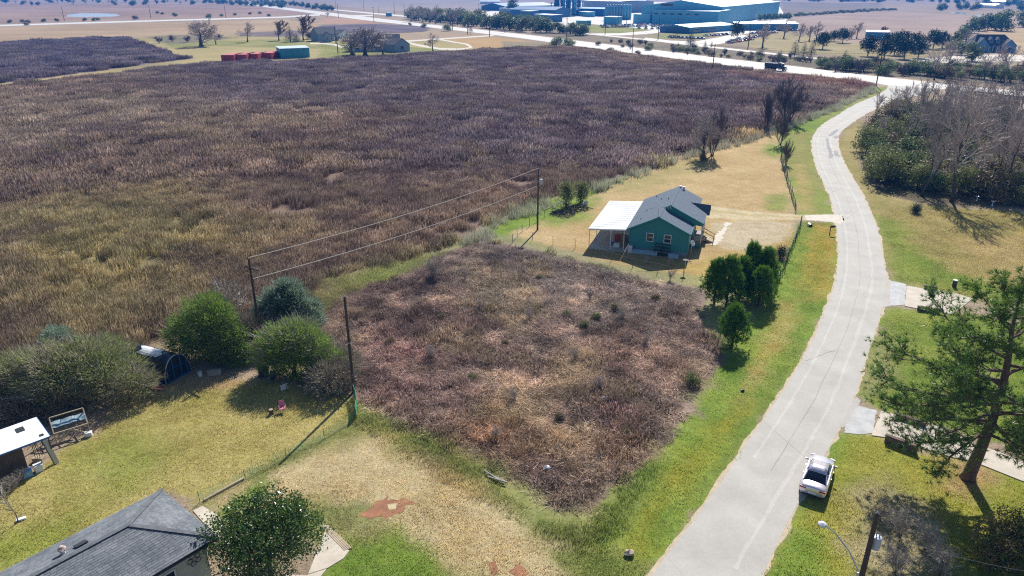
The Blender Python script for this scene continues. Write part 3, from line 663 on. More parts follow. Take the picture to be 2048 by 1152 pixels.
def varied(p, seed, lo, hi, z):
    s = szs(len(p), seed, lo, hi, .8, 1.2); s[:, 2] *= z*hz(p); return s
scatter('dead_weeds', near, pa, weedtint(pa, 1), varied(pa, 2, .85, 1.25, 1.0), M_weed, 'dry standing weeds covering the near part of the big field', 3)
pb = inview(fill(WF, 2.5, 4, 1.2, 2.0)); d = np.hypot(pb[:, 0], pb[:, 1]); pb = pb[(d >= 132) & (fbm(pb[:, 0]+13, pb[:, 1]-7, 9, 4) > .14)]
scatter('dead_weeds', far, pb, weedtint(pb, 1), varied(pb, 5, .9, 1.3, 1.1), M_weed, 'purple brown dead weeds across the far part of the big field', 6)
pc = inview(fill(WF2, 3.4, 7, 2.0, 2.0))
scatter('dead_weeds', far, pc, weedtint(pc, 1), varied(pc, 8, 1.2, 1.6, 1.2), M_weed, 'dark dead weeds of the separate field at upper left', 9)
# --- pale reeds along the far edge of the field and beside the fence
reed = [blade_patch(rg, 60, .8, .5, 1.7, .05, .55) for _ in range(4)]
RE = W([(920,505),(990,440),(1085,402),(1150,388),(1230,360),(1330,322),(1440,290),(1560,252),(1640,225),(1745,176),(1752,182),(1650,232),(1565,262),(1445,300),(1335,332),(1235,369),(1160,398),(1100,414),(1005,455),(960,490)])
pr = fill(RE, .9, 10, 0, 1.2); pr = pr[np.random.RandomState(3).rand(len(pr)) < .62]
tr = cover(pr[:, 0], pr[:, 1])*.2 + np.array((.40,.40,.31))*.8
scatter('dry_reeds', reed, pr, tr, varied(pr, 11, .7, 1.2, .9), M_blade, 'pale dry reeds along the fence edge of the big field', 12)
# --- collapsed brush of the empty lot
br1 = [blade_patch(rg, 120, .75, .06, .42, .05, 2.4, hug=.18) for _ in range(6)]
br2 = [blade_patch(rg, 80, .6, .3, .75, .04, .7, heads=.4) for _ in range(5)]
pl = fill(WL, .62, 13, .2, .9)
tl = weedtint(pl, 2)*1.0; n = fbm(pl[:, 0]+5, pl[:, 1], 1.8, 3)[:, None]; tl = tl*(.6+.8*n) + np.array((.10,.075,.045))*(n > .6)
s = varied(pl, 14, .6, 1.35, 1.0); s[:, 2] *= (.35+1.5*fbm(pl[:, 0]+9, pl[:, 1], 1.3, 3))*np.clip(.3+sdist(WL, pl[:, 0], pl[:, 1])/3.5, .3, 1)
scatter('brush', br1, pl, tl, s, M_weed, 'collapsed brown brush matting the empty corner lot', 15)
pm = fill(WL, .95, 16, .6, 1.5); pm = pm[fbm(pm[:, 0], pm[:, 1], 3.2, 4) > .55]
scatter('brush', br2, pm, weedtint(pm, 3)*.95, varied(pm, 17, .8, 1.3, .95), M_weed, 'upright dead stems standing in the empty corner lot', 18)
# --- green rough grass in the ditch round the lot, weedy corners
rough = [blade_patch(rg, 110, .8, .12, .42, .035, .9) for _ in range(4)]
D1 = W([(690,800),(740,830),(900,905),(1010,985),(1110,1055),(1190,1055),(1240,970),(1300,930),(1310,945),(1235,1060),(1170,1085),(1100,1085),(1000,1020),(880,930),(730,850),(690,825)])
D2 = W([(560,600),(640,565),(800,525),(880,505),(985,482),(900,515),(820,555),(700,600),(690,640),(665,720),(700,800),(640,770),(600,690)])
for k, (dd, lab) in enumerate(((D1, 'green rough grass in the ditch around the empty lot'), (D2, 'rank olive grass between the big field and the empty lot'))):
    p = fill(dd, .55, 20+k, 0, .8); t = cover(p[:, 0], p[:, 1])*(1.1+.9*fbm(p[:, 0], p[:, 1], 1.6, 3)[:, None])
    scatter('rough_grass', rough, p, t, varied(p, 22+k, .7, 1.2, 1.0), M_blade, lab, 24+k)
# --- mown grass: low tufts over the near lawns and verges
turf = [blade_patch(rg, 150, 1.0, .03, .10, .045, 1.0) for _ in range(5)]
LAWN = [W([(-80,1060),(0,980),(90,930),(180,870),(240,800),(300,770),(390,750),(500,765),(690,795),(712,840),(500,945),(400,1005),(330,985),(0,1150),(-80,1220)]),
        W([(705,840),(860,920),(1000,1010),(1110,1085),(1230,1095),(1300,1152),(1300,1200),(640,1200),(690,1110),(650,1060),(560,1030),(455,1045),(410,1015),(500,940)]),
        W([(1600,446),(1676,443),(1678,520),(1668,579),(1648,629),(1606,718),(1536,827),(1500,876),(1420,1000),(1302,1152),(1280,1200),(1080,1200),(1190,1060),(1235,975),(1290,935),(1370,850),(1425,760),(1440,690),(1500,640),(1545,565)]),
        W([(1764,617),(1850,622),(1940,632),(2120,665),(2120,900),(1960,880),(1880,850),(1750,815),(1711,790),(1731,715),(1747,675)]),
        W([(1655,899),(1690,872),(1740,875),(1830,900),(2000,950),(2120,985),(2120,1250),(1480,1250),(1523,1152),(1603,994)]),
        W([(1756,460),(1760,420),(1840,410),(2120,430),(2120,640),(1945,598),(1850,578),(1779,556),(1767,520)])]
labs = ['mown olive grass of the back yard at left', 'worn grass of the front yard beside the grey roofed house', 'green verge grass between the empty lot and the road', 'green lawn between the two concrete driveways', 'lawn around the parked car and the tall pine', 'lawn above the upper driveway']
for k, w in enumerate(LAWN):
    p = notin(inview(fill(w, .95, 30+k, .25, .3)), ROADW, .75)
    p = notin(p, W(SOIL[0]), .15)
    t = cover(p[:, 0], p[:, 1]); nn = fbm(p[:, 0], p[:, 1], 1.4, 3)[:, None]
    t = t*(1.15+.95*nn)
    scatter('lawn_grass', turf, p, t, varied(p, 40+k, .8, 1.1, 1.1), M_blade, labs[k], 50+k)
# ================================================================ TREES AND SHRUBS
def limb_chain(rng, p, d, length, r0, r1, seg, wob, up):
    pts = [Vector(p)]; rad = [r0]; d = Vector(d).normalized()
    for i in range(seg):
        d = (d + Vector((rng.gauss(0, wob), rng.gauss(0, wob), rng.gauss(0, wob)*.6 + up))).normalized()
        pts.append(pts[-1] + d*(length/seg)); rad.append(r0 + (r1-r0)*(i+1)/seg)
    return pts, rad
def bare_tree(seed, h=10, spread=.8, trunk_h=.25, trunk_r=.22, levels=4, kids=(6, 6, 6, 5), up=.05, stems=1, droop=0.0, lean=(0, 0), twig=.02, wob=.12, ratio=.62):
    """leafless tree: trunk mesh and branch mesh; all lengths in metres"""
    rng = random.Random(seed); tk, br = MB(), MB(); todo = []
    for s in range(stems):
        a = rng.uniform(0, 2*PI); t = 0 if stems == 1 else rng.uniform(.15, .4)
        d = Vector((math.cos(a)*t+lean[0], math.sin(a)*t+lean[1], 1)); off = Vector((math.cos(a), math.sin(a), 0))*(0 if stems == 1 else trunk_r*1.2)
        L0 = h*rng.uniform(.62, .78)
        pts, rad = limb_chain(rng, off, d, L0, trunk_r/(stems**.4), trunk_r*.22/(stems**.4), 9, wob*.6, .06)
        rad[0] *= 1.5; pts[0].z -= .1
        tk.tube(pts, rad, 7)
        todo.append((pts, rad, L0, 0, trunk_h))
    for pts, rad, L_, lv, st in todo:
        if lv >= levels: continue
        n = kids[min(lv, len(kids)-1)]
        for k in range(n):
            u = st + (1-st)*(k+rng.random())/n; x = u*(len(pts)-1); i = min(len(pts)-2, int(x)); q = pts[i].lerp(pts[i+1], x-i); rr_ = rad[i] + (rad[i+1]-rad[i])*(x-i)
            ax = (pts[i+1]-pts[i]).normalized(); ph = rng.uniform(0, 2*PI); a = Vector((0,0,1)) if abs(ax.z) < .9 else Vector((1,0,0)); w = ax.cross(a).normalized(); v2 = ax.cross(w)
            ang = rng.uniform(.5, 1.05)*spread
            d = ax*math.cos(ang) + (w*math.cos(ph)+v2*math.sin(ph))*math.sin(ang); d.z += .12 - droop*lv
            ln = L_*ratio*rng.uniform(.7, 1.15)*(1-.35*u if lv == 0 else 1-.25*u)
            r0 = max(twig, min(rr_*.65, rr_)); last = lv == levels-1
            if last:
                q2 = q + d.normalized()*ln*.55 + Vector((rng.gauss(0, .06), rng.gauss(0, .06), up*2))*ln; q3 = q2 + (d.normalized()+Vector((rng.gauss(0, .25), rng.gauss(0, .25), up*3)))*ln*.45
                wv = d.cross(Vector((0, 0, 1))).normalized()*twig*.5 if abs(d.normalized().z) < .98 else Vector((twig*.5, 0, 0)); wv.rotate(Matrix.Rotation(rng.uniform(0, PI), 3, d))
                o = len(br.v); sh = rng.random()
                for z in (q-wv, q+wv, q2+wv*.8, q2-wv*.8, q3): br.v.append(tuple(z))
                for fc in ((o, o+1, o+2, o+3), (o+3, o+2, o+4)): br.f.append(fc); br.sh.append(sh)
            else:
                seg = 4 if lv == 0 else 3
                cp, cr = limb_chain(rng, q, d, ln, r0, max(twig*.6, r0*.3), seg, wob, up)
                br.tube(cp, cr, 5 if lv == 0 else 3, cap=False, sh=rng.random()); todo.append((cp, cr, ln, lv+1, .12))
    return tk, br
def leaf_quad(mb, c, s, rng, kind='leaf', out=None, sh=None):
    sh = rng.random() if sh is None else sh
    if kind == 'leaf':
        a = Vector((rng.gauss(0,1), rng.gauss(0,1), rng.gauss(0,1))).normalized(); b = a.cross(Vector((rng.gauss(0,1), rng.gauss(0,1), rng.gauss(0,1)))).normalized()
        l, w = s*rng.uniform(.7, 1.3), s*rng.uniform(.35, .6); o = len(mb.v)
        for q in (c-a*l*.5, c+b*w*.5, c+a*l*.5, c-b*w*.5): mb.v.append(tuple(q))
        mb.f.append((o, o+1, o+2, o+3)); mb.sh.append(sh)
    else:
        d = (out + Vector((rng.gauss(0,.45), rng.gauss(0,.45), rng.gauss(0,.35)+.25))).normalized(); w = d.cross(Vector((rng.gauss(0,1), rng.gauss(0,1), rng.gauss(0,1)))).normalized()*s*.09
        o = len(mb.v); l = s*rng.uniform(.6, 1.3)
        for q in (c-w, c+w, c+d*l): mb.v.append(tuple(q))
        mb.f.append((o, o+1, o+2)); mb.sh.append(sh)
def foliage(seed, lobes, n, s, kind='leaf', shell=.55, mb=None, clump=1, cs=.3, floor=.02):
    """leaves spread through a set of ellipsoid lobes (cx,cy,cz,rx,ry,rz)"""
    rng = random.Random(seed); mb = mb or MB(); wts = [l[3]*l[4]*l[5] for l in lobes]; tot = sum(w**.67 for w in wts)
    for l, w in zip(lobes, wts):
        k = int(n*w**.67/tot/clump)
        for _ in range(k):
            d = Vector((rng.gauss(0,1), rng.gauss(0,1), rng.gauss(0,1))).normalized(); r = (shell + (1-shell)*rng.random()**.6) if rng.random() < .85 else rng.random()*shell
            r *= 1 + .27*math.sin(d.x*7+seed)*math.sin(d.y*6+d.z*5)
            c = Vector((l[0]+d.x*l[3]*r, l[1]+d.y*l[4]*r, l[2]+d.z*l[5]*r))
            if c.z < floor: continue
            csh = rng.random()
            for _ in range(clump):
                cc = c + Vector((rng.gauss(0, cs), rng.gauss(0, cs), rng.gauss(0, cs)*.7))
                if cc.z < floor: continue
                leaf_quad(mb, cc, s, rng, kind, d, min(1, max(0, .5*csh + .5*rng.random())))
    return mb
def lobes_round(seed, h, r, n=7, base=.25, flat=1.0):
    rng = random.Random(seed); L_ = [(0, 0, h*(base+(1-base)/2), r*.7, r*.7, h*(1-base)/2*.9)]
    for k in range(n):
        a = 2*PI*k/n + rng.uniform(-.4, .4); z = rng.uniform(base+.12, .85); rr_ = r*rng.uniform(.38, .55); q = r*rng.uniform(.45, .62)*(1.15-.5*z)
        L_.append((math.cos(a)*q, math.sin(a)*q, h*z, rr_, rr_, rr_*flat*rng.uniform(.7, 1)))
    return L_
def pine_tufts(mb, c, d, rng, n=14, l=.28, w=.02):
    sh0 = rng.random()
    for _ in range(n):
        v = (d*rng.uniform(.1, 1.1) + Vector((rng.gauss(0,.6), rng.gauss(0,.6), rng.gauss(0,.5)))).normalized(); s = v.cross(Vector((rng.gauss(0,1), rng.gauss(0,1), rng.gauss(0,1)))).normalized()*w/2
        o = len(mb.v); ll = l*rng.uniform(.7, 1.15)
        for q in (c-s, c+s, c+v*ll): mb.v.append(tuple(q))
        mb.f.append((o, o+1, o+2)); mb.sh.append(min(1, max(0, .6*sh0+.4*rng.random())))

M_bark = mat('weathered grey bark', (0.15,0.125,0.105), .9, .35, 6, bump=.5)
M_barkd = mat('dark bark', (0.075,0.06,0.05), .9, .35, 6, bump=.5)
M_barkr = mat('reddish pine bark', (0.16,0.10,0.075), .9, .4, 5, bump=.8)
M_twig = leafmat('pale grey twigs', (0.26,0.22,0.19), (0.52,0.46,0.40), 0, .15)
M_twigp = leafmat('mauve twigs', (0.29,0.24,0.225), (0.56,0.48,0.45), 0, .2)
M_twigd = leafmat('dark purple twigs', (0.09,0.07,0.08), (0.22,0.18,0.19), 0, .15)
M_twigr = leafmat('rusty twigs', (0.19,0.10,0.065), (0.34,0.22,0.15), 0, .15)
M_ever = leafmat('dark evergreen leaves', (0.055,0.10,0.035), (0.20,0.26,0.085), .35, .3)
M_olive = leafmat('olive leaves', (0.11,0.13,0.045), (0.26,0.28,0.095), .3, .25)
M_brown = leafmat('brownish thicket leaves', (0.13,0.105,0.06), (0.28,0.23,0.13), .3, .25)
M_cedar = leafmat('blue green cedar', (0.018,0.04,0.022), (0.05,0.085,0.04), .15, .3)
M_bush = leafmat('privet leaves', (0.14,0.18,0.055), (0.36,0.40,0.15), .45, .1, cc=(0.42,0.37,0.25), wscale=.45)
M_bushg = leafmat('bright shrub leaves', (0.10,0.18,0.025), (0.28,0.40,0.075), .45, .1)
M_silver = leafmat('silvery green foliage', (0.11,0.17,0.12), (0.33,0.42,0.30), .4, .1)
M_pine = leafmat('pine needles', (0.055,0.135,0.022), (0.23,0.36,0.07), .4, .1, rough=.4, spec=.5)
M_pineb = leafmat('fresh young pine needles', (0.045,0.14,0.012), (0.19,0.34,0.035), .3, .1)
M_gloss = leafmat('glossy dark leaves', (0.03,0.08,0.012), (0.14,0.24,0.04), .25, .1, rough=.28, spec=.7)
M_drybush = leafmat('dry pale brush', (0.20,0.165,0.115), (0.40,0.35,0.26), .1, .1)

KINDS = {}
def kind(name, tk, br, mt, mb_, th=1.0, extra=None):
    """meshes of one kind of tree: trunk, crown and (if any) a third part"""
    KINDS[name] = (tk.mesh(name+' trunk', mt, True), br.mesh(name+' crown', mb_), extra)
COUNT = {}
def plant(k, obname, x, y, h, label, cat, group=None, rz=None, wide=1.0, crown='crown', px=True, seed=0, z=0):
    """h = wanted height; each kind is modelled at its own reference height HREF"""
    rng = random.Random(hash((round(x*10), round(y*10), 5)) & 0xffff); q = P(x, y) if px else Vector((x, y, 0))
    t = thing(obname, label, cat, (q.x, q.y, z), rng.uniform(0, 2*PI) if rz is None else rz, group)
    s = h/HREF[k]; t.scale = (s*wide, s*wide, s)
    me = KINDS[k]
    a = place('trunk', me[0], t); b = place(crown, me[1], t)
    if me[2]: place(me[2][0], me[2][1], t)
    return t
HREF = {}
def reg(name, href, tk, br, mt, mb_, extra=None): kind(name, tk, br, mt, mb_, extra=extra); HREF[name] = href
# big bare shade trees, several shapes
for i in range(4):
    reg('bare%d' % i, 12, *bare_tree(100+i, 12.5, .95, .22, .34, 4, (9, 7, 6, 5), .03, 1, twig=.05, wob=.13), M_barkd, M_twigp)
for i in range(3):
    reg('wood%d' % i, 12, *bare_tree(130+i, 12.5, .85, .30, .20, 4, (9, 6, 5, 4), .06, 1, twig=.04, wob=.12), M_barkd, M_twigp)
for i in range(2):
    reg('oakbare%d' % i, 12, *bare_tree(160+i, 12, 1.15, .12, .55, 4, (9, 7, 6, 5), .02, 1, twig=.08, wob=.16, ratio=.72), M_barkd, M_twigp)
reg('rusty', 12, *bare_tree(170, 12, .75, .2, .3, 4, (11, 8, 7, 5), .05, 1, twig=.07), M_barkd, M_twigr)
for i in range(2):
    reg('multi%d' % i, 8, *bare_tree(180+i, 8, .75, .12, .26, 3, (7, 8, 9), .06, 6, twig=.05), M_barkd, M_twigd)
reg('brush', 3, *bare_tree(190, 3.2, .95, .05, .045, 3, (6, 6, 6), .03, 7, twig=.014, wob=.22), M_bark, M_twig)
reg('sapling', 3, *bare_tree(195, 3.2, .7, .3, .035, 3, (7, 5, 4), .03, 1, twig=.018), M_bark, M_twig)
def stem(h, r, n=6): return MB().tube([(0,0,-.1),(.03*h,0,h*.35),(0,.02*h,h*.7)], [r, r*.8, r*.35], n)
# evergreen shrubs of the wood, several tones
for i, m in enumerate((M_ever, M_olive, M_brown, M_ever)):
    reg('shrub%d' % i, 4, stem(4, .12), foliage(200+i, lobes_round(200+i, 4, 2.3, 7, .08), 2600, .30, 'leaf', .6, clump=3, cs=.22), M_barkd, m)
# round broadleaved trees of the far distance
for i, m in enumerate((M_ever, M_olive, M_ever)):
    reg('round%d' % i, 8, stem(8, .28), foliage(220+i, lobes_round(220+i, 8, 4.2, 8, .03), 1500, .8, 'leaf', .6, clump=3, cs=.4), M_barkd, m)
for i in range(2):
    L_ = [(0, 0, 8*(.14+.8*t), 2.6*(1-t)**.8+.25, 2.6*(1-t)**.8+.25, 1.0) for t in (0, .12, .25, .4, .55, .7, .85, .97)]
    reg('cedar%d' % i, 8, stem(8, .2), foliage(240+i, L_, 2200, .45, 'blade', .5, clump=3, cs=.2), M_barkd, M_cedar)
L_ = lobes_round(250, 8, 4.3, 9, .12, .75); reg('yardcedar', 8, stem(8, .25), foliage(250, L_, 2600, .6, 'leaf', .55, clump=4, cs=.35), M_barkd, M_cedar)
# ---------------------------------------------------------------- near bushes on the left, each grown for its place
def grow(obname, label, cat, x, y, lobes, n, s, m, kind_='blade', clump=3, cs=.18, group=None, seed=1, twigs=None, tr=.09, parts=('stems', 'foliage'), big=1.0):
    lobes = [tuple(v*big for v in l) for l in lobes]; n = int(n*big**1.5)
    q = P(x, y); t = thing(obname, label, cat, (q.x, q.y, 0), 0, group); rng = random.Random(seed)
    st = MB()
    for k in range(6):
        a = rng.uniform(0, 2*PI); l = rng.choice(lobes); st.tube([(math.cos(a)*.3, math.sin(a)*.3, -.1), (l[0]*.5, l[1]*.5, l[2]*.55), (l[0]+rng.gauss(0,.3), l[1]+rng.gauss(0,.3), l[2]+l[5]*.5)], [tr, tr*.7, tr*.25], 5)
    st.obj(parts[0], M_barkd, t)
    foliage(seed, lobes, n, s, kind_, .6, clump=clump, cs=cs).obj(parts[1], m, t)
    if twigs:
        tw = MB()
        for _ in range(twigs):
            l = rng.choice(lobes); d = Vector((rng.gauss(0,1), rng.gauss(0,1), abs(rng.gauss(0,.8))+.1)).normalized(); c = Vector((l[0]+d.x*l[3]*.8, l[1]+d.y*l[4]*.8, l[2]+d.z*l[5]*.8)); e = c + (d+Vector((rng.gauss(0,.4), rng.gauss(0,.4), .3)))*rng.uniform(.4, 1.1)
            if c.z < .1: continue
            w = d.cross(Vector((rng.gauss(0,1), rng.gauss(0,1), rng.gauss(0,1)))).normalized()*.017; o = len(tw.v)
            for z in (c-w, c+w, e): tw.v.append(tuple(z))
            tw.f.append((o, o+1, o+2)); tw.sh.append(rng.random())
        tw.obj('twigs', M_twig, t)
    return t
def lb(*a): return list(a)
grow('hedge_bush', 'huge rounded green thicket at left edge behind the white roofed shed', 'bush', 150, 800, [(0,0,1.9,3.1,2.3,2.1),(-2.8,.3,1.6,2.2,2,1.7),(2.6,.3,1.6,2.2,2,1.6),(1.0,1.2,2.5,1.9,1.6,1.5),(-1.3,1.0,2.4,1.7,1.5,1.4),(4.2,.2,1.0,1.4,1.3,1.1),(-.6,-1.2,1.2,2,1.4,1.2)], 27000, .34, M_bush, 'blade', 3, .14, seed=31, big=1.22, twigs=2600)
grow('hedge_bush', 'low green thicket at the left picture edge, left of the huge rounded one', 'bush', 20, 795, [(0,0,1.4,2.4,2.2,1.7),(-2.4,.3,1.3,2,1.8,1.4),(1.6,.8,1.7,1.8,1.6,1.3)], 12000, .34, M_bush, 'blade', 3, .14, seed=32, big=1.20, twigs=1000)
grow('hedge_bush', 'olive bush closing the gap between the huge left thicket and the hoop tent', 'bush', 240, 742, [(0,0,1.5,1.7,1.5,1.6),(-1.2,.2,1.7,1.5,1.3,1.4),(.8,.6,1.2,1.2,1.1,1.0)], 9000, .34, M_bush, 'blade', 3, .14, seed=40, twigs=600)
grow('dry_brush', 'pale dry brush heap just above the white shed roof at left', 'bush', 45, 838, [(0,0,.8,1.8,1.2,.9),(-1.8,.2,.7,1.6,1.2,.8),(1.7,-.2,.5,1.2,.9,.6)], 7000, .4, M_drybush, 'blade', 2, .14, seed=33)
grow('bush', 'tall bright green bush right of the black hoop tent', 'bush', 425, 718, [(0,0,2.6,2.3,2.0,2.3),(-1.5,-.2,1.8,1.6,1.5,1.6),(1.4,-.2,1.7,1.6,1.5,1.6),(.3,.6,3.6,1.5,1.4,1.3),(1.8,-.6,.9,1.6,1.2,1.0)], 22000, .34, M_bushg, 'blade', 3, .14, seed=34, big=1.20, twigs=1200)
grow('bush', 'round green topped bush over the dark stored junk at the yard edge', 'bush', 590, 752, [(0,0.2,1.3,2.0,1.5,1.3),(-1.5,.2,1.2,1.3,1.2,1.1),(0,0.4,2.5,2.1,1.8,1.5),(-1.4,.4,2.2,1.4,1.4,1.2),(1.4,.2,2.0,1.6,1.5,1.4),(2.6,-.2,1.2,1.4,1.3,1.2),(.4,1.0,3.0,1.5,1.3,.9)], 19000, .32, M_bushg, 'blade', 3, .14, seed=35, big=1.22, twigs=2600)
grow('bush', 'silvery blue green willow-like bush beside the crossarm pole', 'bush', 580, 668, [(0,0,2.7,1.8,1.7,2.0),(-1.5,.3,2.1,1.3,1.3,1.5),(1.5,-.1,1.9,1.5,1.4,1.6),(.1,.3,4.0,1.1,1.0,1.0)], 19000, .42, M_silver, 'blade', 3, .12, seed=36, big=1.12, twigs=500)
grow('bush', 'small silvery bush crowning the huge left thicket', 'bush', 130, 742, [(0,0,3.2,1.1,1.0,1.1),(.4,.2,2.2,1.1,1,1.2)], 4500, .34, M_silver, 'blade', 3, .12, seed=37)
grow('dry_brush', 'grey tangled brush between the green topped bush and the dark pole', 'bush', 665, 780, [(0,0,.9,1.5,1.5,1.0),(.3,1.6,.9,1.3,1.4,.9),(-.9,2.8,.8,1.2,1.2,.8)], 7500, .36, M_drybush, 'blade', 3, .14, seed=38, big=1.30, twigs=900)
grow('dry_brush', 'grey brown scrub between the silvery bush and the bright green bush', 'bush', 480, 705, [(0,0,1.2,1.7,1.4,1.3),(1.0,.8,1.2,1.4,1.3,1.2),(-.8,1.0,1.3,1.4,1.2,1.3)], 7000, .36, leafmat('grey brown scrub', (0.09,0.08,0.05), (0.22,0.19,0.13), .2, .1), 'blade', 3, .14, seed=39, big=1.30, twigs=1500)
q = plant('brush', 'bare_shrub', 462, 648, 4.6, 'bare whitish grey shrub standing left of the crossarm pole', 'shrub', crown='branches')
plant('brush', 'bare_shrub', 866, 556, 3.0, 'small bare grey shrub alone between the big field and the corner lot', 'shrub', crown='branches')
# yard shrubs near the green house
for (x, y, h, lab) in ((1133, 422, 3.6, 'left of two feathery green shrubs behind the brush pile'), (1162, 414, 3.1, 'right of two feathery green shrubs behind the brush pile')):
    hh = h; grow('feathery_shrub', lab, 'shrub', x, y-8, [(0,0,hh*.3,.5,.5,hh*.3),(-.5,.2,hh*.72,.6,.5,hh*.34),(.6,0,hh*.66,.5,.5,hh*.34),(.1,.3,hh*.85,.4,.4,hh*.2)], 1100, .6, leafmat('thin feathery leaves', (0.16,0.18,0.07), (0.32,0.34,0.16), .4, .1), 'blade', 1, .1, seed=int(x), group='feathery shrubs behind the brush pile', tr=.04)
cluster = plant('oakbare1', 'bare_tree', 1408, 318, 8.6, 'low crooked bare tree with several dark stems at the field fence', 'tree', crown='branches', wide=.9)
plant('multi0', 'bare_tree', 1424, 312, 8.8, 'upright bare tree leaning right at the field fence behind the crooked one', 'tree', crown='branches', wide=.6)
plant('shrub2', 'thicket', 1405, 322, 1.6, 'low brown thicket round the feet of the crooked bare tree', 'bush')
plant('multi1', 'bare_tree', 1534, 258, 8.0, 'left slim purple brown bare tree at the top corner of the yard', 'tree', crown='branches', wide=.6)
plant('multi0', 'bare_tree', 1574, 248, 10.0, 'tall dense bare tree at the top corner of the yard', 'tree', crown='branches', wide=.95)
plant('multi1', 'bare_tree', 1560, 290, 6.8, 'bare upright tree on the fence line below the tall dense one', 'tree', crown='branches', wide=.6)
plant('multi0', 'bare_tree', 1572, 330, 4.4, 'smaller bare upright tree at the head of the roadside fence', 'tree', crown='branches', wide=.6)
# clipped and young ornamentals
def cone_bush(x, y, h, r, m, name, lab):
    q = P(x, y); t = thing(name, lab, 'shrub', (q.x, q.y, 0)); MB().tube([(0,0,-.05),(0,0,h*.3)], [.06,.05], 6).obj('stem', M_barkd, t)
    foliage(5, [(0,0,h*(.2+.75*k/6), r*(1-k/7)**.7*(.75+.4*min(1,k/1.2)), r*(1-k/7)**.7*(.75+.4*min(1,k/1.2)), h*.16) for k in range(7)], 2600, .13, 'leaf', .75, clump=1).obj('crown', m, t)
cone_bush(1561, 517, 1.6, .55, M_cedar, 'clipped_shrub', 'small dark pointed clipped shrub in the yard near the roadside fence')
cone_bush(1831, 426, 1.3, .4, M_cedar, 'potted_shrub', 'small dark round shrub alone on the lawn by the wood')
# young pines at the corner of the lot
def young_pine(x, y, h, r, lab, seed, m=None, group='young pines at the corner of the empty lot', n=330):
    q = P(x, y); t = thing('young_pine', lab, 'pine tree', (q.x, q.y, 0), 0, group); rng = random.Random(seed)
    tk = MB().tube([(0,0,-.1),(rng.gauss(0,.05),0,h*.5),(0,rng.gauss(0,.05),h*.97)], [.11,.08,.03], 6); lim = MB(); nd = MB()
    for k in range(n):
        z = h*(.08+.92*rng.random()**.8); u = z/h; rad = r*1.38*(1-max(0,u-.25)**1.6*1.25)*(.7 if u < .12 else 1)*rng.uniform(.4, 1.08); a = rng.uniform(0, 2*PI)
        e = Vector((math.cos(a)*rad, math.sin(a)*rad, z + rad*.25))
        if k % 3 == 0: lim.tube([(0,0,max(.1,z-rad*.4)), tuple(e)], [.03,.01], 3, cap=False)
        for j in range(3): pine_tufts(nd, e + Vector((rng.gauss(0,.12), rng.gauss(0,.12), rng.gauss(0,.15)+.1*j)), Vector((math.cos(a)*.2, math.sin(a)*.2, 1.5)), rng, 14, .40, .045)
    tk.obj('trunk', M_barkd, t, True); lim.obj('limbs', M_barkd, t); nd.obj('needles', m or M_pineb, t)
young_pine(1428, 608, 4.7, 1.1, 'leftmost young pine of the dark clump beside the lot', 61)
young_pine(1452, 612, 5.2, 1.2, 'second young pine from the left in the clump beside the lot', 62)
young_pine(1478, 600, 4.6, 1.0, 'middle young pine of the clump, behind the thin stems', 63)
young_pine(1497, 585, 5.4, 1.1, 'tallest young pine at the back of the clump beside the lot', 64)
young_pine(1526, 588, 4.9, 1.1, 'rightmost young pine of the clump by the roadside fence', 65)
young_pine(1516, 612, 4.0, 1.2, 'front right young pine with lighter needles in the clump', 66)
young_pine(1464, 690, 3.7, 1.05, 'single small young pine standing apart below the clump', 67)
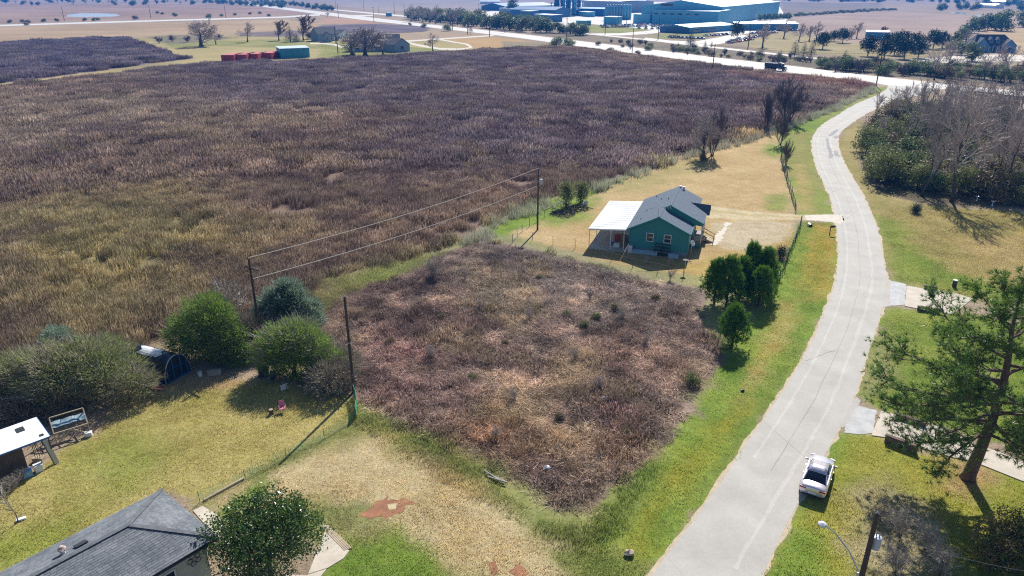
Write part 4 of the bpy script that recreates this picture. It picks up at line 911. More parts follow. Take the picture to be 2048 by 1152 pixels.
# ---------------------------------------------------------------- tall foreground pine on the right
def big_pine():
    q = P(1935, 957); t = thing('tall_pine', 'tall spreading pine with open crown at the right beside the concrete drive', 'pine tree', (q.x, q.y, 0)); rng = random.Random(5)
    H_ = 13.6
    tp = [Vector((0,0,-.1)), Vector((.05,0,.4)), Vector((.35,.1,2.4)), Vector((.55,.15,4.6)), Vector((.55,.1,7.0)), Vector((.35,.1,9.2)), Vector((.0,.1,11.4)), Vector((-.2,0,H_))]
    tr = [.55,.42,.36,.30,.25,.19,.12,.04]
    MB().tube(tp, tr, 12).obj('trunk', M_barkr, t, True)
    limbs, needles = MB(), MB()
    def at(z):
        for i in range(len(tp)-1):
            if tp[i+1].z >= z: u = (z-tp[i].z)/(tp[i+1].z-tp[i].z); return tp[i].lerp(tp[i+1], u), tr[i]+(tr[i+1]-tr[i])*u
        return tp[-1], tr[-1]
    def limb(z, az, ln, rise, r0, nsub):
        p0, rr_ = at(z); d = Vector((math.cos(az), math.sin(az), rise)); lob = MB()
        pts, rad = limb_chain(rng, p0, d, ln, r0, r0*.25, 7, .13, .015); lob.tube(pts, rad, 6)
        for k in range(nsub):
            u = .22 + .78*(k+rng.random())/nsub; x = u*7; i = min(6, int(x)); b = pts[i].lerp(pts[i+1], x-i); ax = (pts[i+1]-pts[i]).normalized()
            dd = (ax*.7 + Vector((rng.gauss(0,.6), rng.gauss(0,.6), rng.gauss(.12,.35)))).normalized(); sl_ = ln*rng.uniform(.16, .34)*(1.25-u*.6)
            sp, sr = limb_chain(rng, b, dd, sl_, r0*.32, .015, 4, .2, .03); lob.tube(sp, sr, 4, cap=False)
            for s_ in range(9):
                v = sp[4-(s_ % 3)] + Vector((rng.gauss(0,.36), rng.gauss(0,.36), rng.gauss(.06,.22)))
                lob.tube([sp[3], v], [.016,.008], 3, cap=False)
                dirn = (v-b).normalized()+Vector((0,0,.4))
                for j in range(2): pine_tufts(needles, v + Vector((rng.gauss(0,.12), rng.gauss(0,.12), rng.gauss(0,.1))), dirn, rng, 15, .38, .036)
        for s_ in range(6): pine_tufts(needles, pts[-1]+Vector((rng.gauss(0,.2), rng.gauss(0,.2), rng.gauss(.1,.15))), (pts[-1]-pts[-2]).normalized()+Vector((0,0,.3)), rng, 18, .38, .036)
        lob.obj('limb', M_barkr, t)
    # azimuth: 0 = right of the picture, pi = left, -pi/2 = towards the viewer
    R_ = math.radians
    for z, az, ln, rise, r0, ns in ((3.4,R_(185),4.4,-.05,.12,14),(3.8,R_(215),4.6,-.05,.12,14),(3.6,R_(-70),3.6,-.05,.11,12),(4.2,R_(150),4.8,.0,.12,14),(4.6,R_(-110),3.8,.0,.12,12),(5.0,R_(10),4.2,.05,.12,14),(5.4,R_(-45),4.2,.0,.12,14),(6.6,R_(-80),3.6,.1,.12,14),(7.0,R_(205),5.6,.1,.15,18),(4.0,R_(-25),3.4,.0,.10,12),(4.6,R_(176),5.2,.05,.14,11),(5.2,R_(205),4.4,-.12,.13,9),(4.3,R_(-60),3.0,-.15,.10,8),(5.8,R_(160),6.0,.12,.17,18),(6.3,R_(190),6.4,.10,.17,20),(6.0,R_(-15),4.4,.15,.13,16),(6.8,R_(230),4.0,.1,.13,13),
                                (7.2,R_(100),4.2,.2,.13,13),(7.6,R_(172),6.2,.16,.16,20),(7.9,R_(30),4.6,.25,.13,15),(8.4,R_(205),4.9,.2,.13,17),(8.8,R_(-40),3.8,.2,.11,13),(9.2,R_(150),4.9,.28,.12,16),(9.6,R_(70),3.8,.35,.10,12),
                                (9.9,R_(250),3.2,.3,.10,11),(10.3,R_(185),3.8,.35,.10,14),(10.7,R_(0),3.2,.4,.09,12),(11.2,R_(120),2.8,.5,.08,10),(11.6,R_(215),2.6,.5,.07,10),(12.1,R_(-30),2.3,.55,.06,9),(12.6,R_(160),1.9,.7,.05,8),(13.0,R_(40),1.5,.9,.05,7)):
        limb(z, az, ln*1.22, rise, r0, max(7, int(ns*.72)))
    for s_ in range(20): pine_tufts(needles, tp[-1]+Vector((rng.gauss(0,.35), rng.gauss(0,.35), rng.gauss(-.2,.35))), Vector((0,0,1)), rng, 16, .32, .02)
    needles.obj('needles', M_pine, t)
big_pine()
# ---------------------------------------------------------------- round glossy tree in front of the grey house, shrubs bottom right
def glossy():
    q = P(541, 1150); t = thing('magnolia_tree', 'round glossy dark green tree at the bottom before the grey house', 'tree', (q.x, q.y, 0))
    tk = MB().tube([(0,0,-.1),(.05,0,1.0),(0,.1,2.0),(.1,0,3.0)], [.16,.13,.11,.05], 8)
    for a in range(7): tk.tube([(0,0,1.0+.15*a), (math.cos(a*.9)*.9, math.sin(a*.9)*.9, 2.2+.12*a), (math.cos(a*.9)*1.7, math.sin(a*.9)*1.6, 2.9+.1*a)], [.08,.05,.02], 5)
    tk.obj('trunk', M_bark, t, True)
    L_ = [(0,0,2.7,2.1,1.9,1.35),(-1.7,.1,2.3,1.25,1.2,1.1),(1.7,.1,2.4,1.25,1.2,1.1),(.5,-1.2,2.2,1.4,1.1,1.1),(-.7,-1.1,2.1,1.3,1.1,1.1),(.3,.9,3.2,1.4,1.2,.95),(-.9,.7,3.0,1.1,1.0,.9),(1.1,.5,3.2,1.0,.9,.8),(.1,1.0,1.7,1.7,1.1,.9)]
    foliage(71, [tuple(v*1.22 for v in l) for l in L_], 21000, .17, 'leaf', .62, clump=4, cs=.14, floor=.5).obj('crown', M_gloss, t)
glossy()
M_mix = leafmat('autumn tinged leaves', (0.07,0.09,0.02), (0.20,0.22,0.055), .3, .1, cc=(0.30,0.19,0.10), wscale=.8)
grow('leafy_shrub', 'green shrub with brown leaves in the bottom right corner', 'shrub', 2030, 1130, [(0,0,1.5,1.6,1.4,1.4),(-1.2,.6,1.1,1.2,1.1,1.0),(1.2,.6,1.5,1.4,1.3,1.3),(.2,1.2,1.8,1.3,1.1,1.1),(-1.5,-.4,.7,1.1,1,.8)], 11000, .16, M_mix, 'leaf', 4, .14, seed=72, tr=.05)
for k, (x, y, h, lab) in enumerate(((1800,1075,2.0,'tangled grey bare shrub right of the streetlight pole'),(1850,1100,2.3,'larger grey bare shrub between the streetlight pole and the corner shrub'),(1790,1145,2.2,'grey bare shrub at the bottom edge beside the streetlight pole'),(1880,1150,2.4,'grey bare shrub at the bottom edge left of the corner shrub'),(1760,1040,1.4,'thin straw coloured bare shrub behind the streetlight pole'))):
    plant('brush', 'bare_shrub', x, y, h, lab, 'shrub', 'bare shrubs at the bottom right', crown='branches')
t = plant('sapling', 'bare_sapling', 36, 1045, 3.4, 'thin leafless sapling on the lawn at the left edge', 'sapling', crown='branches')
for k, (x, y) in enumerate(((8,985),(32,978),(44,960))):
    plant('brush', 'garden_shrub', x, y, 1.1, ('leftmost', 'middle', 'rightmost')[k]+' of the small bare garden shrubs before the shed', 'shrub', 'bare shrubs before the shed', crown='branches')
for k, (x, y) in enumerate(((1258,519),(1296,527),(1342,532))):
    plant('brush', 'frosty_shrub', x, y, 1.0, ('left', 'middle', 'right')[k]+' pale dried weed clump in the shade of the green house', 'shrub', 'pale weeds beside the green house', crown='branches')
# ---------------------------------------------------------------- the roadside wood
WOOD = [(1858,372,14,0),(1903,403,16.5,1),(1843,392,12,2),(2010,396,14.5,0),(1987,380,12,1),(1815,300,11,2),(1775,262,8,0),(1752,240,6.5,1),(1850,305,13,2),(1890,330,13.5,0),(1940,330,14,1),(1990,325,13,2),(2040,330,14,0),
        (1805,248,9.5,1),(1862,258,12,2),(1922,272,12,0),(1982,268,12,1),(2038,275,12,2),(1835,222,9,0),(1893,228,10,1),(1952,235,10,2),(2020,238,10,0),(1760,290,6,1),(1930,375,11,2),(1880,290,12,0),(1960,300,12.5,2),(1838,270,11,1),(2070,370,14,2),(1788,222,7,2),(1985,290,12,0),(1910,248,11,1)]
for k, (x, y, h, v) in enumerate(WOOD):
    lab = {1:'tallest bare tree, front of the roadside wood with long shadow on grass', 0:'bare tree at the front of the wood left of the tallest one', 3:'big bare tree at the front right of the roadside wood', 7:'small bare tree where the wood reaches the road bend'}.get(k, 'leafless tree with mauve twigs among others in the roadside wood')
    plant('wood%d' % v, 'bare_tree', x, y, h, lab, 'tree', 'leafless trees of the roadside wood', crown='branches', wide=.95)
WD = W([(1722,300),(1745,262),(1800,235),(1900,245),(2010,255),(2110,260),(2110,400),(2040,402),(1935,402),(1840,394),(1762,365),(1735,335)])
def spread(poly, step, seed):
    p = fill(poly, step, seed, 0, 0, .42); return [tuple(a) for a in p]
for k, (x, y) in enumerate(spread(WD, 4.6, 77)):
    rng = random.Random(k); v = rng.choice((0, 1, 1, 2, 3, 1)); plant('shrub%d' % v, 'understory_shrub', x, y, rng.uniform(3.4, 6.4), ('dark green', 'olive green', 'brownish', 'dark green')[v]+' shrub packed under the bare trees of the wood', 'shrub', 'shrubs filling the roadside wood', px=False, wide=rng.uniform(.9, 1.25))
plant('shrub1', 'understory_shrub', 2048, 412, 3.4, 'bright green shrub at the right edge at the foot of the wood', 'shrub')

rng = random.Random(15)
for k, (x, y, h, v, lab) in enumerate(((1192,640,1.3,1,'pale green little shrub right of the middle of the brush lot'),(1168,655,1.2,1,'second little green shrub just left of the pale green one'),(1134,632,1.0,1,'third little green shrub of the trio in the brush lot'),(1232,622,1.6,2,'dark brown low shrub above the green trio in the brush lot'),(945,760,1.0,1,'small green shrub low in the left half of the brush lot'),(1386,770,1.7,1,'green shrub at the right edge of the brush lot near the road'),(1010,690,1.0,2,'brown low shrub at the centre of the brush lot'),(885,640,1.2,2,'rusty low shrub in the upper left of the brush lot'),
    (1080,560,1.1,2,'brown low shrub near the top of the brush lot'),(1310,600,1.3,2,'brown low shrub near the dark pines in the brush lot'),(780,690,1.2,2,'brown low shrub near the dark leaning pole'),(1120,840,1.0,2,'brown low shrub in the lower half of the brush lot'),(1250,870,1.0,2,'brown low shrub at the lower right of the brush lot'))):
    plant('shrub%d' % v, 'lot_shrub', x, y, h*.7, lab, 'shrub', 'small shrubs in the brush lot', wide=1.2)
for k, (x, y, h) in enumerate(((1245,640,1.3),(1180,600,1.1),(1060,640,1.1),(960,620,1.2),(1150,720,1.0),(1290,690,1.2),(860,720,1.2),(1030,800,1.0),(1200,780,1.0),(930,560,1.2),(1340,560,1.1),(990,880,.9))):
    plant('brush', 'twiggy_shrub', x, y, h*1.3, 'thin leafless twiggy weed standing up out of the brush lot', 'shrub', 'leafless twiggy weeds in the brush lot', crown='branches')
# ================================================================ BUILDINGS
M_teal = mat('teal painted lap siding', (0.045,0.25,0.25), .75, .08, 2)
M_white = mat('white trim paint', (0.75,0.75,0.74), .5, .06, 3)
M_wmetal = mat('white roof metal', (0.84,0.84,0.83), .4, .05, .5, spec=.5)
M_shingle = mat('blue grey shingles', (0.085,0.12,0.17), .9, .28, 4, bump=.4, bscale=30)
M_shingleg = mat('weathered grey shingles', (0.12,0.13,0.145), .9, .3, 3, bump=.4, bscale=40)
M_deck = mat('grey deck boards', (0.30,0.28,0.25), .8, .2, 4)
M_galv = mat('galvanised steel', (0.45,0.47,0.50), .4, .12, 3, metal=.7)
M_dark = mat('dark steel', (0.035,0.037,0.042), .5, .2, 5)
M_black = mat('black rubber', (0.012,0.012,0.013), .7, .2, 5)
M_woodp = mat('pale sawn timber', (0.42,0.34,0.24), .8, .2, 5)
M_woodd = mat('dark weathered timber', (0.10,0.075,0.055), .9, .3, 5)
M_bluep = mat('blue plastic', (0.03,0.12,0.32), .4, .1, 3)
M_whitep = mat('white plastic', (0.72,0.74,0.77), .4, .06, 3)
M_redp = mat('red plastic', (0.45,0.02,0.05), .4, .1, 3)
M_glass = glassmat('window glass')
M_sid = mat('blue grey block foundation', (0.30,0.33,0.36), .85, .12, 3)
def window(parent, x, y, z, w, h, face=(0,-1), mull=True):
    """sash window standing 2 cm proud of a wall; face = outward direction in plan"""
    fx, fy = face; ux, uy = -fy, fx
    if ux < 0 or (ux == 0 and uy < 0): ux, uy = -ux, -uy
    rz = math.atan2(uy, ux); cx, cy = x, y
    f = MB(); t = .08
    def bx(mb, a0, a1, z0, z1, d): mb.obox((cx+ux*(a0+a1)/2+fx*.02, cy+uy*(a0+a1)/2+fy*.02, (z0+z1)/2), a1-a0, d, z1-z0, rz)
    bx(f, -w/2-t, -w/2, z-t, z+h+t, .10); bx(f, w/2, w/2+t, z-t, z+h+t, .10); bx(f, -w/2, w/2, z+h, z+h+t, .10); bx(f, -w/2, w/2, z-t, z, .14)
    if mull: bx(f, -w/2, w/2, z+h*.5-.03, z+h*.5+.03, .07)
    fo = f.obj('window', M_white, parent); g = MB(); bx(g, -w/2, w/2, z, z+h, .03); g.obj('pane', M_glass, fo)
    return fo
def green_house():
    t = thing('green_house', 'teal green sided house with blue grey shingle roof beside the white carport', 'house', (14.9, 85.45, 0), math.radians(-18.7))
    W1, L1, L2, W2 = 7.3, 3.9, 13.5, 7.3; zb, ze = .55, 3.2; rx, rz_ = 3.55, 4.95; rx2 = 4.4; rz2 = ze + (rz_-ze)/rx*rx2
    core = MB(); core.prism([(0.04,zb),(W1-.04,zb),(W1-.04,ze-.05),(rx,rz_-.10),(.04,ze-.05)], 0.04, L1); core.prism([(0.04,zb),(W2-.04,zb),(W2-.04,ze+.3),(rx2,rz2-.12),(.04,ze-.05)], L1+.01, L2-.04); core.obj('wall', M_teal, t)
    MB().box(.1, .1, -.05, W1-.1, L2-.1, zb+.01).obj('foundation', M_sid, t)
    sd = MB(); n = 21; dz = (rz_-zb)/n                               # lap boards of the gable and the right wall, each proud at its lower edge
    for k in range(n):
        z0 = zb + k*dz; z1 = z0 + dz
        x0, x1 = (0, W1) if z1 <= ze-.05 else ((z1-ze)/(rz_-ze)*rx+.05, W1-(z1-ze)/(rz_-ze)*(W1-rx)-.05)
        if x1-x0 < .3: continue
        sd.add([(x0,.0,z0),(x1,.0,z0),(x1,.03,z1),(x0,.03,z1),(x0,.04,z0),(x1,.04,z0)], [(0,1,2,3),(0,4,5,1)])
        if z1 <= ze: sd.add([(W1,0,z0),(W1,L1,z0),(W1-.03,L1,z1),(W1-.03,0,z1)], [(0,1,2,3)]); sd.add([(W1,L1,z0),(W1,L2,z0),(W1-.03,L2,z1),(W1-.03,L1,z1)], [(0,1,2,3)])
    s = sd.obj('siding', M_teal, t); s['kind'] = 'stuff'
    for x, y in ((-.03,-.035),(W1-.09,-.035)): MB().box(x, y, zb, x+.12, y+.03, ze-.1).obj('corner_board', M_teal, t)
    window(t, 2.55, -.0, 1.65, .78, .95); window(t, 4.75, -.0, 1.65, .78, .95)
    window(t, W1, 2.0, 1.5, .7, 1.0, (1,0))
    # roofs
    th_ = .10
    def slope(name, x0, z0, x1, z1, y0, y1, ov=.0):
        a, b, c, d = (x0,y0,z0), (x1,y0,z1), (x1,y1,z1), (x0,y1,z0); o = MB().slab4(a, b, c, d, th_).obj(name, M_shingle, t)
        g = MB(); L_ = math.hypot(x1-x0, z1-z0); k = int(L_/.19)
        nx, nz = (z1-z0)/L_, -(x1-x0)/L_
        if nz < 0: nx, nz = -nx, -nz
        rr = random.Random(int(x0*10+y0*7))
        for i in range(k):                                           # courses of shingles, the lower edge of each lifted
            u0, u1 = i/k, (i+1)/k; low = 0 if z0 < z1 else 1; yy = y0
            while yy < y1-.05:
                ww = min(rr.uniform(.8, 1.2), y1-yy); e0 = .022 if low == 0 else .004; e1 = .004 if low == 0 else .022; j = rr.uniform(0, .008)
                P0 = (x0+(x1-x0)*u0+nx*(e0+j), z0+(z1-z0)*u0+nz*(e0+j)); P1 = (x0+(x1-x0)*u1+nx*(e1+j), z0+(z1-z0)*u1+nz*(e1+j))
                g.add([(P0[0],yy,P0[1]),(P1[0],yy,P1[1]),(P1[0],yy+ww-.01,P1[1]),(P0[0],yy+ww-.01,P0[1])], [(0,1,2,3)], rr.random()); yy += ww
        q = g.obj('shingles', M_shingle, o); q['kind'] = 'stuff'; return o
    ov = .38; sl_ = (rz_-ze)/rx; yf = -.35
    slope('roof', -ov, ze-ov*sl_, rx, rz_, yf, L1)
    slope('roof', -ov, ze-ov*sl_, rx2, rz2, L1, L2+.35)
    s2 = (rz_-ze)/(W1-rx); slope('roof', W1+.25, ze-.25*s2, rx, rz_, yf, L1-.05)
    slope('roof', 8.75, rz2-(8.75-rx2)*.47, rx2, rz2, L1-.12, 9.4); slope('roof', W1+.35, rz2-(W1+.35-rx2)*.47, rx2, rz2, 9.4, L2+.35)
    # small cross gable over the porch end
    MB().add([(6.2,9.4,4.45),(9.1,9.4,4.3),(9.1,8.2,3.2),(9.1,10.6,3.2),(7.2,10.6,3.2),(7.2,8.2,3.3)], [(0,1,2,5),(1,0,4,3)]).obj('cross_gable_roof', M_shingle, t)
    MB().add([(8.85,8.3,3.1),(8.85,10.5,3.1),(8.85,9.4,4.2),(8.95,8.3,3.1),(8.95,10.5,3.1),(8.95,9.4,4.2)], [(0,1,2),(5,4,3),(0,3,4,1),(1,4,5,2),(2,5,3,0)]).obj('gable_wall', M_teal, t)
    # shaded riser between the lower front roof and the raised rear roof
    MB().add([(rx,L1-.13,rz_-.05),(rx2,L1-.13,rz2-.06),(8.6,L1-.13,rz2-(8.6-rx2)*.47-.08),(8.6,L1-.13,2.95),(W1,L1-.13,ze-.1)], [(0,4,3,2,1)]).obj('gable_wall', M_teal, t)
    for a, b in (((-ov,yf-.03,ze-ov*sl_-.08),(rx,yf-.03,rz_-.05)), ((rx,yf-.03,rz_-.05),(W1+.25,yf-.03,ze-.25*s2-.08)), ((rx2-.5,L1-.17,rz2-.28),(rx2,L1-.17,rz2-.05)), ((rx2,L1-.17,rz2-.05),(8.75,L1-.17,rz2-(8.75-rx2)*.47-.08))):
        MB().bar(a, b, .05, .17).obj('fascia', M_teal, t)
    MB().bar((W1+.27,yf,ze-.12),(W1+.27,L1,ze-.12),.05,.15).obj('fascia', M_teal, t)
    MB().bar((rx2,L1,rz2+.03),(rx2,L2+.3,rz2+.03),.22,.04).obj('ridge_cap', M_shingle, t); MB().bar((rx,yf,rz_+.03),(rx,L1,rz_+.03),.22,.04).obj('ridge_cap', M_shingle, t)
    for x, y in ((1.0,2.0),(1.2,5.6),(2.5,9.5),(3.6,8.0),(1.5,12.4)): z = ze+sl_*x; MB().tube([(x,y,z),(x,y,z+.28)],.045,7).obj('vent_pipe', M_dark, t)
    for x, y in ((4.4,13.3),(4.9,13.0)): MB().box(x,y,rz2-.25,x+.3,y+.3,rz2+.16).obj('roof_vent', M_whitep, t)
    # porch
    px0, px1, py0, py1 = W1+.02, 8.6, L1+.1, 9.2
    dk = bpy.data.objects.new('porch', None); C.objects.link(dk); dk.parent = t
    MB().box(px0, py0, .55, px1, py1, .68).obj('deck', M_deck, dk); MB().box(px0+.05, py0+.05, 0, px1-.05, py0+.13, .56).obj('skirt', M_teal, dk)
    for y in (py0+.08, 6.4, py1-.1): MB().box(px1-.12, y-.06, .66, px1, y+.06, 3.02).obj('post', M_white, dk)
    rl = MB(); rl.bar((px0,py0+.06,1.55),(px1,py0+.06,1.55),.06); rl.bar((px1-.06,py0+.06,1.55),(px1-.06,6.4,1.55),.06); rl.obj('rail', M_woodp, dk)
    bl = MB()
    for k in range(9): x = px0+.1+k*(px1-px0-.2)/8; bl.bar((x,py0+.06,.68),(x,py0+.06,1.53),.035)
    for k in range(14): y = py0+.15+k*.16; bl.bar((px1-.06,y,.68),(px1-.06,y,1.53),.035)
    q = bl.obj('balusters', M_woodp, dk); q['kind'] = 'stuff'
    MB().box(7.7,4.6,.68,8.3,5.3,1.15).obj('porch_bench', M_whitep, dk)
    MB().box(W1,6.8,.68,W1+.05,7.7,2.7).obj('door', M_white, t)
    # steps down to the right
    for k in range(5): MB().box(px1+.02+.27*k, 6.5, .56-.12*k, px1+.30+.27*k, 7.8, .62-.12*k).obj('step', M_woodp, t)
    for y in (6.47, 7.83):
        MB().bar((px1,y,1.5),(px1+1.45,y,.85),.05,.09).obj('stair_rail', M_woodp, t); MB().bar((px1+1.4,y,0),(px1+1.4,y,.9),.09).obj('stair_post', M_woodp, t); MB().bar((px1,y,.5),(px1+1.4,y,.03),.05,.2).obj('stringer', M_woodp, t)
    # rooftop aerial
    an = MB(); an.tube([(3.3,.4,4.8),(3.3,.4,5.9)],.025,5); an.tube([(2.1,.1,5.8),(4.7,.9,5.95)],.02,4)
    for k in range(9): u = k/8; c = Vector((2.1,.1,5.8)).lerp(Vector((4.7,.9,5.95)), u); w = .25+.35*u; an.tube([c+Vector((-.12,w,0)), c-Vector((-.12,w,0))],.012,3)
    an.obj('antenna', M_galv, t)
    return t
green_house()
def local(o, x, y, z=0): 
    r = o.rotation_euler.z; return Vector((o.location.x + x*math.cos(r)-y*math.sin(r), o.location.y + x*math.sin(r)+y*math.cos(r), z))
GH = bpy.data.objects['green_house']; GR = GH.rotation_euler.z
def carport():
    t = thing('carport', 'white metal carport roof on thin posts attached left of the teal house', 'carport', GH.location, GR)
    x0, x1, y0, y1 = -5.15, -.42, -.55, 13.0
    z0, z1 = 2.6, 2.95; n = 14
    for k in range(n):
        a, b = y0+(y1-y0)*k/n, y0+(y1-y0)*(k+1)/n-.012; m_ = MB(); m_.slab4((x0,a,z0),(x1,a,z1),(x1,b,z1),(x0,b,z0),.03); m_.bar((x0,a+.05,z0+.02),(x1,a+.05,z1+.02),.05,.05); m_.bar((x0,(a+b)/2,z0+.012),(x1,(a+b)/2,z1+.012),.04,.025); m_.obj('roof_panel', M_wmetal, t)
    MB().bar((x0+.02,y0-.03,z0-.07),(x1,y0-.03,z1-.07),.05,.14).obj('beam', M_white, t); MB().bar((x0-.03,y0,z0-.06),(x0-.03,y1,z0-.06),.06,.14).obj('gutter', M_white, t)
    for x, y in ((x0+.08,y0+.1),(x0+.08,4),(x0+.08,8.4),(x0+.08,y1-.1),(-2.3,y0+.1),(-.62,y0+.1)): MB().box(x-.04,y-.04,0,x+.04,y+.04,z0+(z1-z0)*(x-x0)/(x1-x0)-.03).obj('post', M_white, t)
    MB().box(-5.0,-.9,-.05,-.15,12.6,.13).obj('slab', mat('carport concrete', (0.42,0.40,0.37), .85, .15, 1), t)
carport()
def boxthing(name, label, cat, x, y, sx, sy, sz, m, rz=0, z=.13, lid=True, group=None, par=GH):
    q = local(par, x, y, z) if par else Vector((x, y, z)); t = thing(name, label, cat, q, (par.rotation_euler.z if par else 0)+rz, group)
    bevel(MB().box(-sx/2,-sy/2,0,sx/2,sy/2,sz*.88).obj('body', m, t), .02, 1)
    if lid: bevel(MB().box(-sx/2-.02,-sy/2-.02,sz*.88+.004,sx/2+.02,sy/2+.02,sz).obj('lid', m, t), .015, 1)
    return t
M_card = mat('brown cardboard', (0.32,0.21,0.12), .9, .15, 3); M_red = mat('faded red paint', (0.36,0.06,0.04), .6, .2, 3)
for a in (('storage_tub','white plastic tub among the clutter under the carport','tub',-1.7,.6,.7,.5,.45,M_whitep,.3),('storage_tub','blue plastic tub beside the white one under the carport','tub',-2.4,1.5,.6,.45,.4,M_bluep,.1),
          ('cardboard_box','tall brown box at the back of the carport clutter','box',-1.2,2.6,.7,.6,1.1,M_card,.2),('cardboard_box','low brown box leaning near the house wall in the carport','box',-.8,1.1,.5,.5,.6,M_card,.6),
          ('washing_machine','old white washing machine standing under the carport','appliance',-1.0,3.6,.65,.65,.9,M_whitep,.0),('tool_chest','red tool chest under the carport roof','chest',-2.0,3.0,.8,.45,.9,M_red,.0),
          ('freezer_chest','pale blue chest at the foot of the teal gable wall','chest',5.7,-.75,1.25,.55,.5,mat('pale blue enamel',(0.36,0.52,0.66),.4,.06,3),.03),
          ('cabinet','narrow pale cabinet at the corner of house and carport','cabinet',.25,-.55,.55,.45,.95,M_whitep,0)):
    boxthing(*a[:9], rz=a[9], z=.13 if a[3] < 0 else 0)
def rack(x, y, w, h, d, lab):
    t = thing('metal_rack', lab, 'rack', local(GH, x, y), GR, 'racks on the teal gable wall')
    for i, (a, b) in enumerate(((-w/2,-d/2),(w/2,-d/2),(-w/2,d/2),(w/2,d/2))): MB().bar((a,b,0),(a,b,h),.04).obj('post', M_dark, t)
    for k in range(4): MB().box(-w/2,-d/2,h*(.12+.28*k),w/2,d/2,h*(.12+.28*k)+.03).obj('shelf', M_woodd, t)
rack(3.75,-.4,.85,1.55,.4,'left dark rack standing against the teal gable wall'); rack(4.75,-.4,.85,1.5,.4,'right dark rack standing against the teal gable wall')
def trough():
    t = thing('long_trough', 'long pale blue trough lying along the foot of the teal wall', 'trough', local(GH, 2.1, -.6), GR)
    o = MB(); o.prism([(-.28,.45),(-.2,.02),(.2,.02),(.28,.45),(.24,.45),(.16,.08),(-.16,.08),(-.24,.45)], -1.6, 1.6); q = o.obj('shell', bpy.data.materials['pale blue enamel'], t); q.rotation_euler.z = PI/2
    for x in (-1.0, 1.0): MB().box(x-.06,-.25,-.02,x+.06,.25,.03).obj('foot', M_woodd, t)
trough()
def dish(x, y, lab, m=M_whitep, h=1.7):
    q = P(x, y); t = thing('satellite_dish', lab, 'dish', (q.x, q.y, 0), .4); MB().tube([(0,0,-.05),(0,0,h)],.035,7).obj('mast', M_galv, t)
    d = MB(); d.lathe([(0,0),(.2,.02),(.38,.09),(.42,.12),(.38,.11),(.2,.045),(0,.03)], 16); o = d.obj('reflector', m, t); o.location = (0,-.05,h); o.rotation_euler = (math.radians(60),0,.3)
    MB().tube([(0,-.05,h-.05),(-.1,-.55,h+.05)],.015,5).obj('feed_arm', M_galv, t); MB().obox((-.1,-.57,h+.07),.08,.12,.08).obj('receiver', M_whitep, t)
dish(1381, 512, 'pale dish on a thin mast at the right front corner of the teal house')
def birdbath(x, y):
    q = P(x, y); t = thing('bird_feeder', 'round black feeder tray on a thin post right of the house shadow', 'feeder', (q.x, q.y, 0)); MB().tube([(0,0,-.05),(0,0,1.55)],.025,6).obj('post', M_galv, t); MB().lathe([(0,1.5),(.3,1.53),(.34,1.6),(.30,1.6),(0,1.56)],14).obj('tray', M_black, t)
birdbath(1369, 545)
def brush_pile():
    rng = random.Random(9)
    for (x, y, r, lab, k) in ((1126,428,1.9,'left part of the dark pile of cut branches by the feathery shrubs',90),(1156,418,1.6,'right part of the dark pile of cut branches by the feathery shrubs',60)):
        q = P(x, y); t = thing('branch_pile', lab, 'brush pile', (q.x, q.y, 0), 0, 'piles of cut branches in the yard')
        for g, nm in ((M_woodd,'dark_branches'),(M_twig,'pale_branches')):
            mb = MB()
            for _ in range(k if g is M_woodd else k//4):
                a, b = rng.uniform(0, 2*PI), rng.uniform(0, 2*PI); rr_ = r*math.sqrt(rng.random()); c = Vector((math.cos(a)*rr_, math.sin(a)*rr_, rng.uniform(.05,.75)*(1-rr_/r*.6))); d = Vector((math.cos(b), math.sin(b), rng.uniform(-.15,.35)))*rng.uniform(.3,.8); mb.tube([c-d, c+d], [rng.uniform(.03,.06), .012], 4)
            for v_ in range(len(mb.v)):
                if mb.v[v_][2] < 0.01: mb.v[v_] = (mb.v[v_][0], mb.v[v_][1], .01)
            o = mb.obj(nm, g, t); o['kind'] = 'stuff'
    q = P(1172, 410); t = thing('white_tub', 'white round tub at the right end of the branch pile', 'tub', (q.x, q.y, 0), .3); MB().lathe([(0,0),(.3,0),(.36,.5),(.33,.5),(.28,.04),(0,.04)],16).obj('shell', M_whitep, t); MB().lathe([(.37,.47),(.39,.5),(.37,.53),(.34,.5)],16).obj('rim', M_whitep, t)
brush_pile()
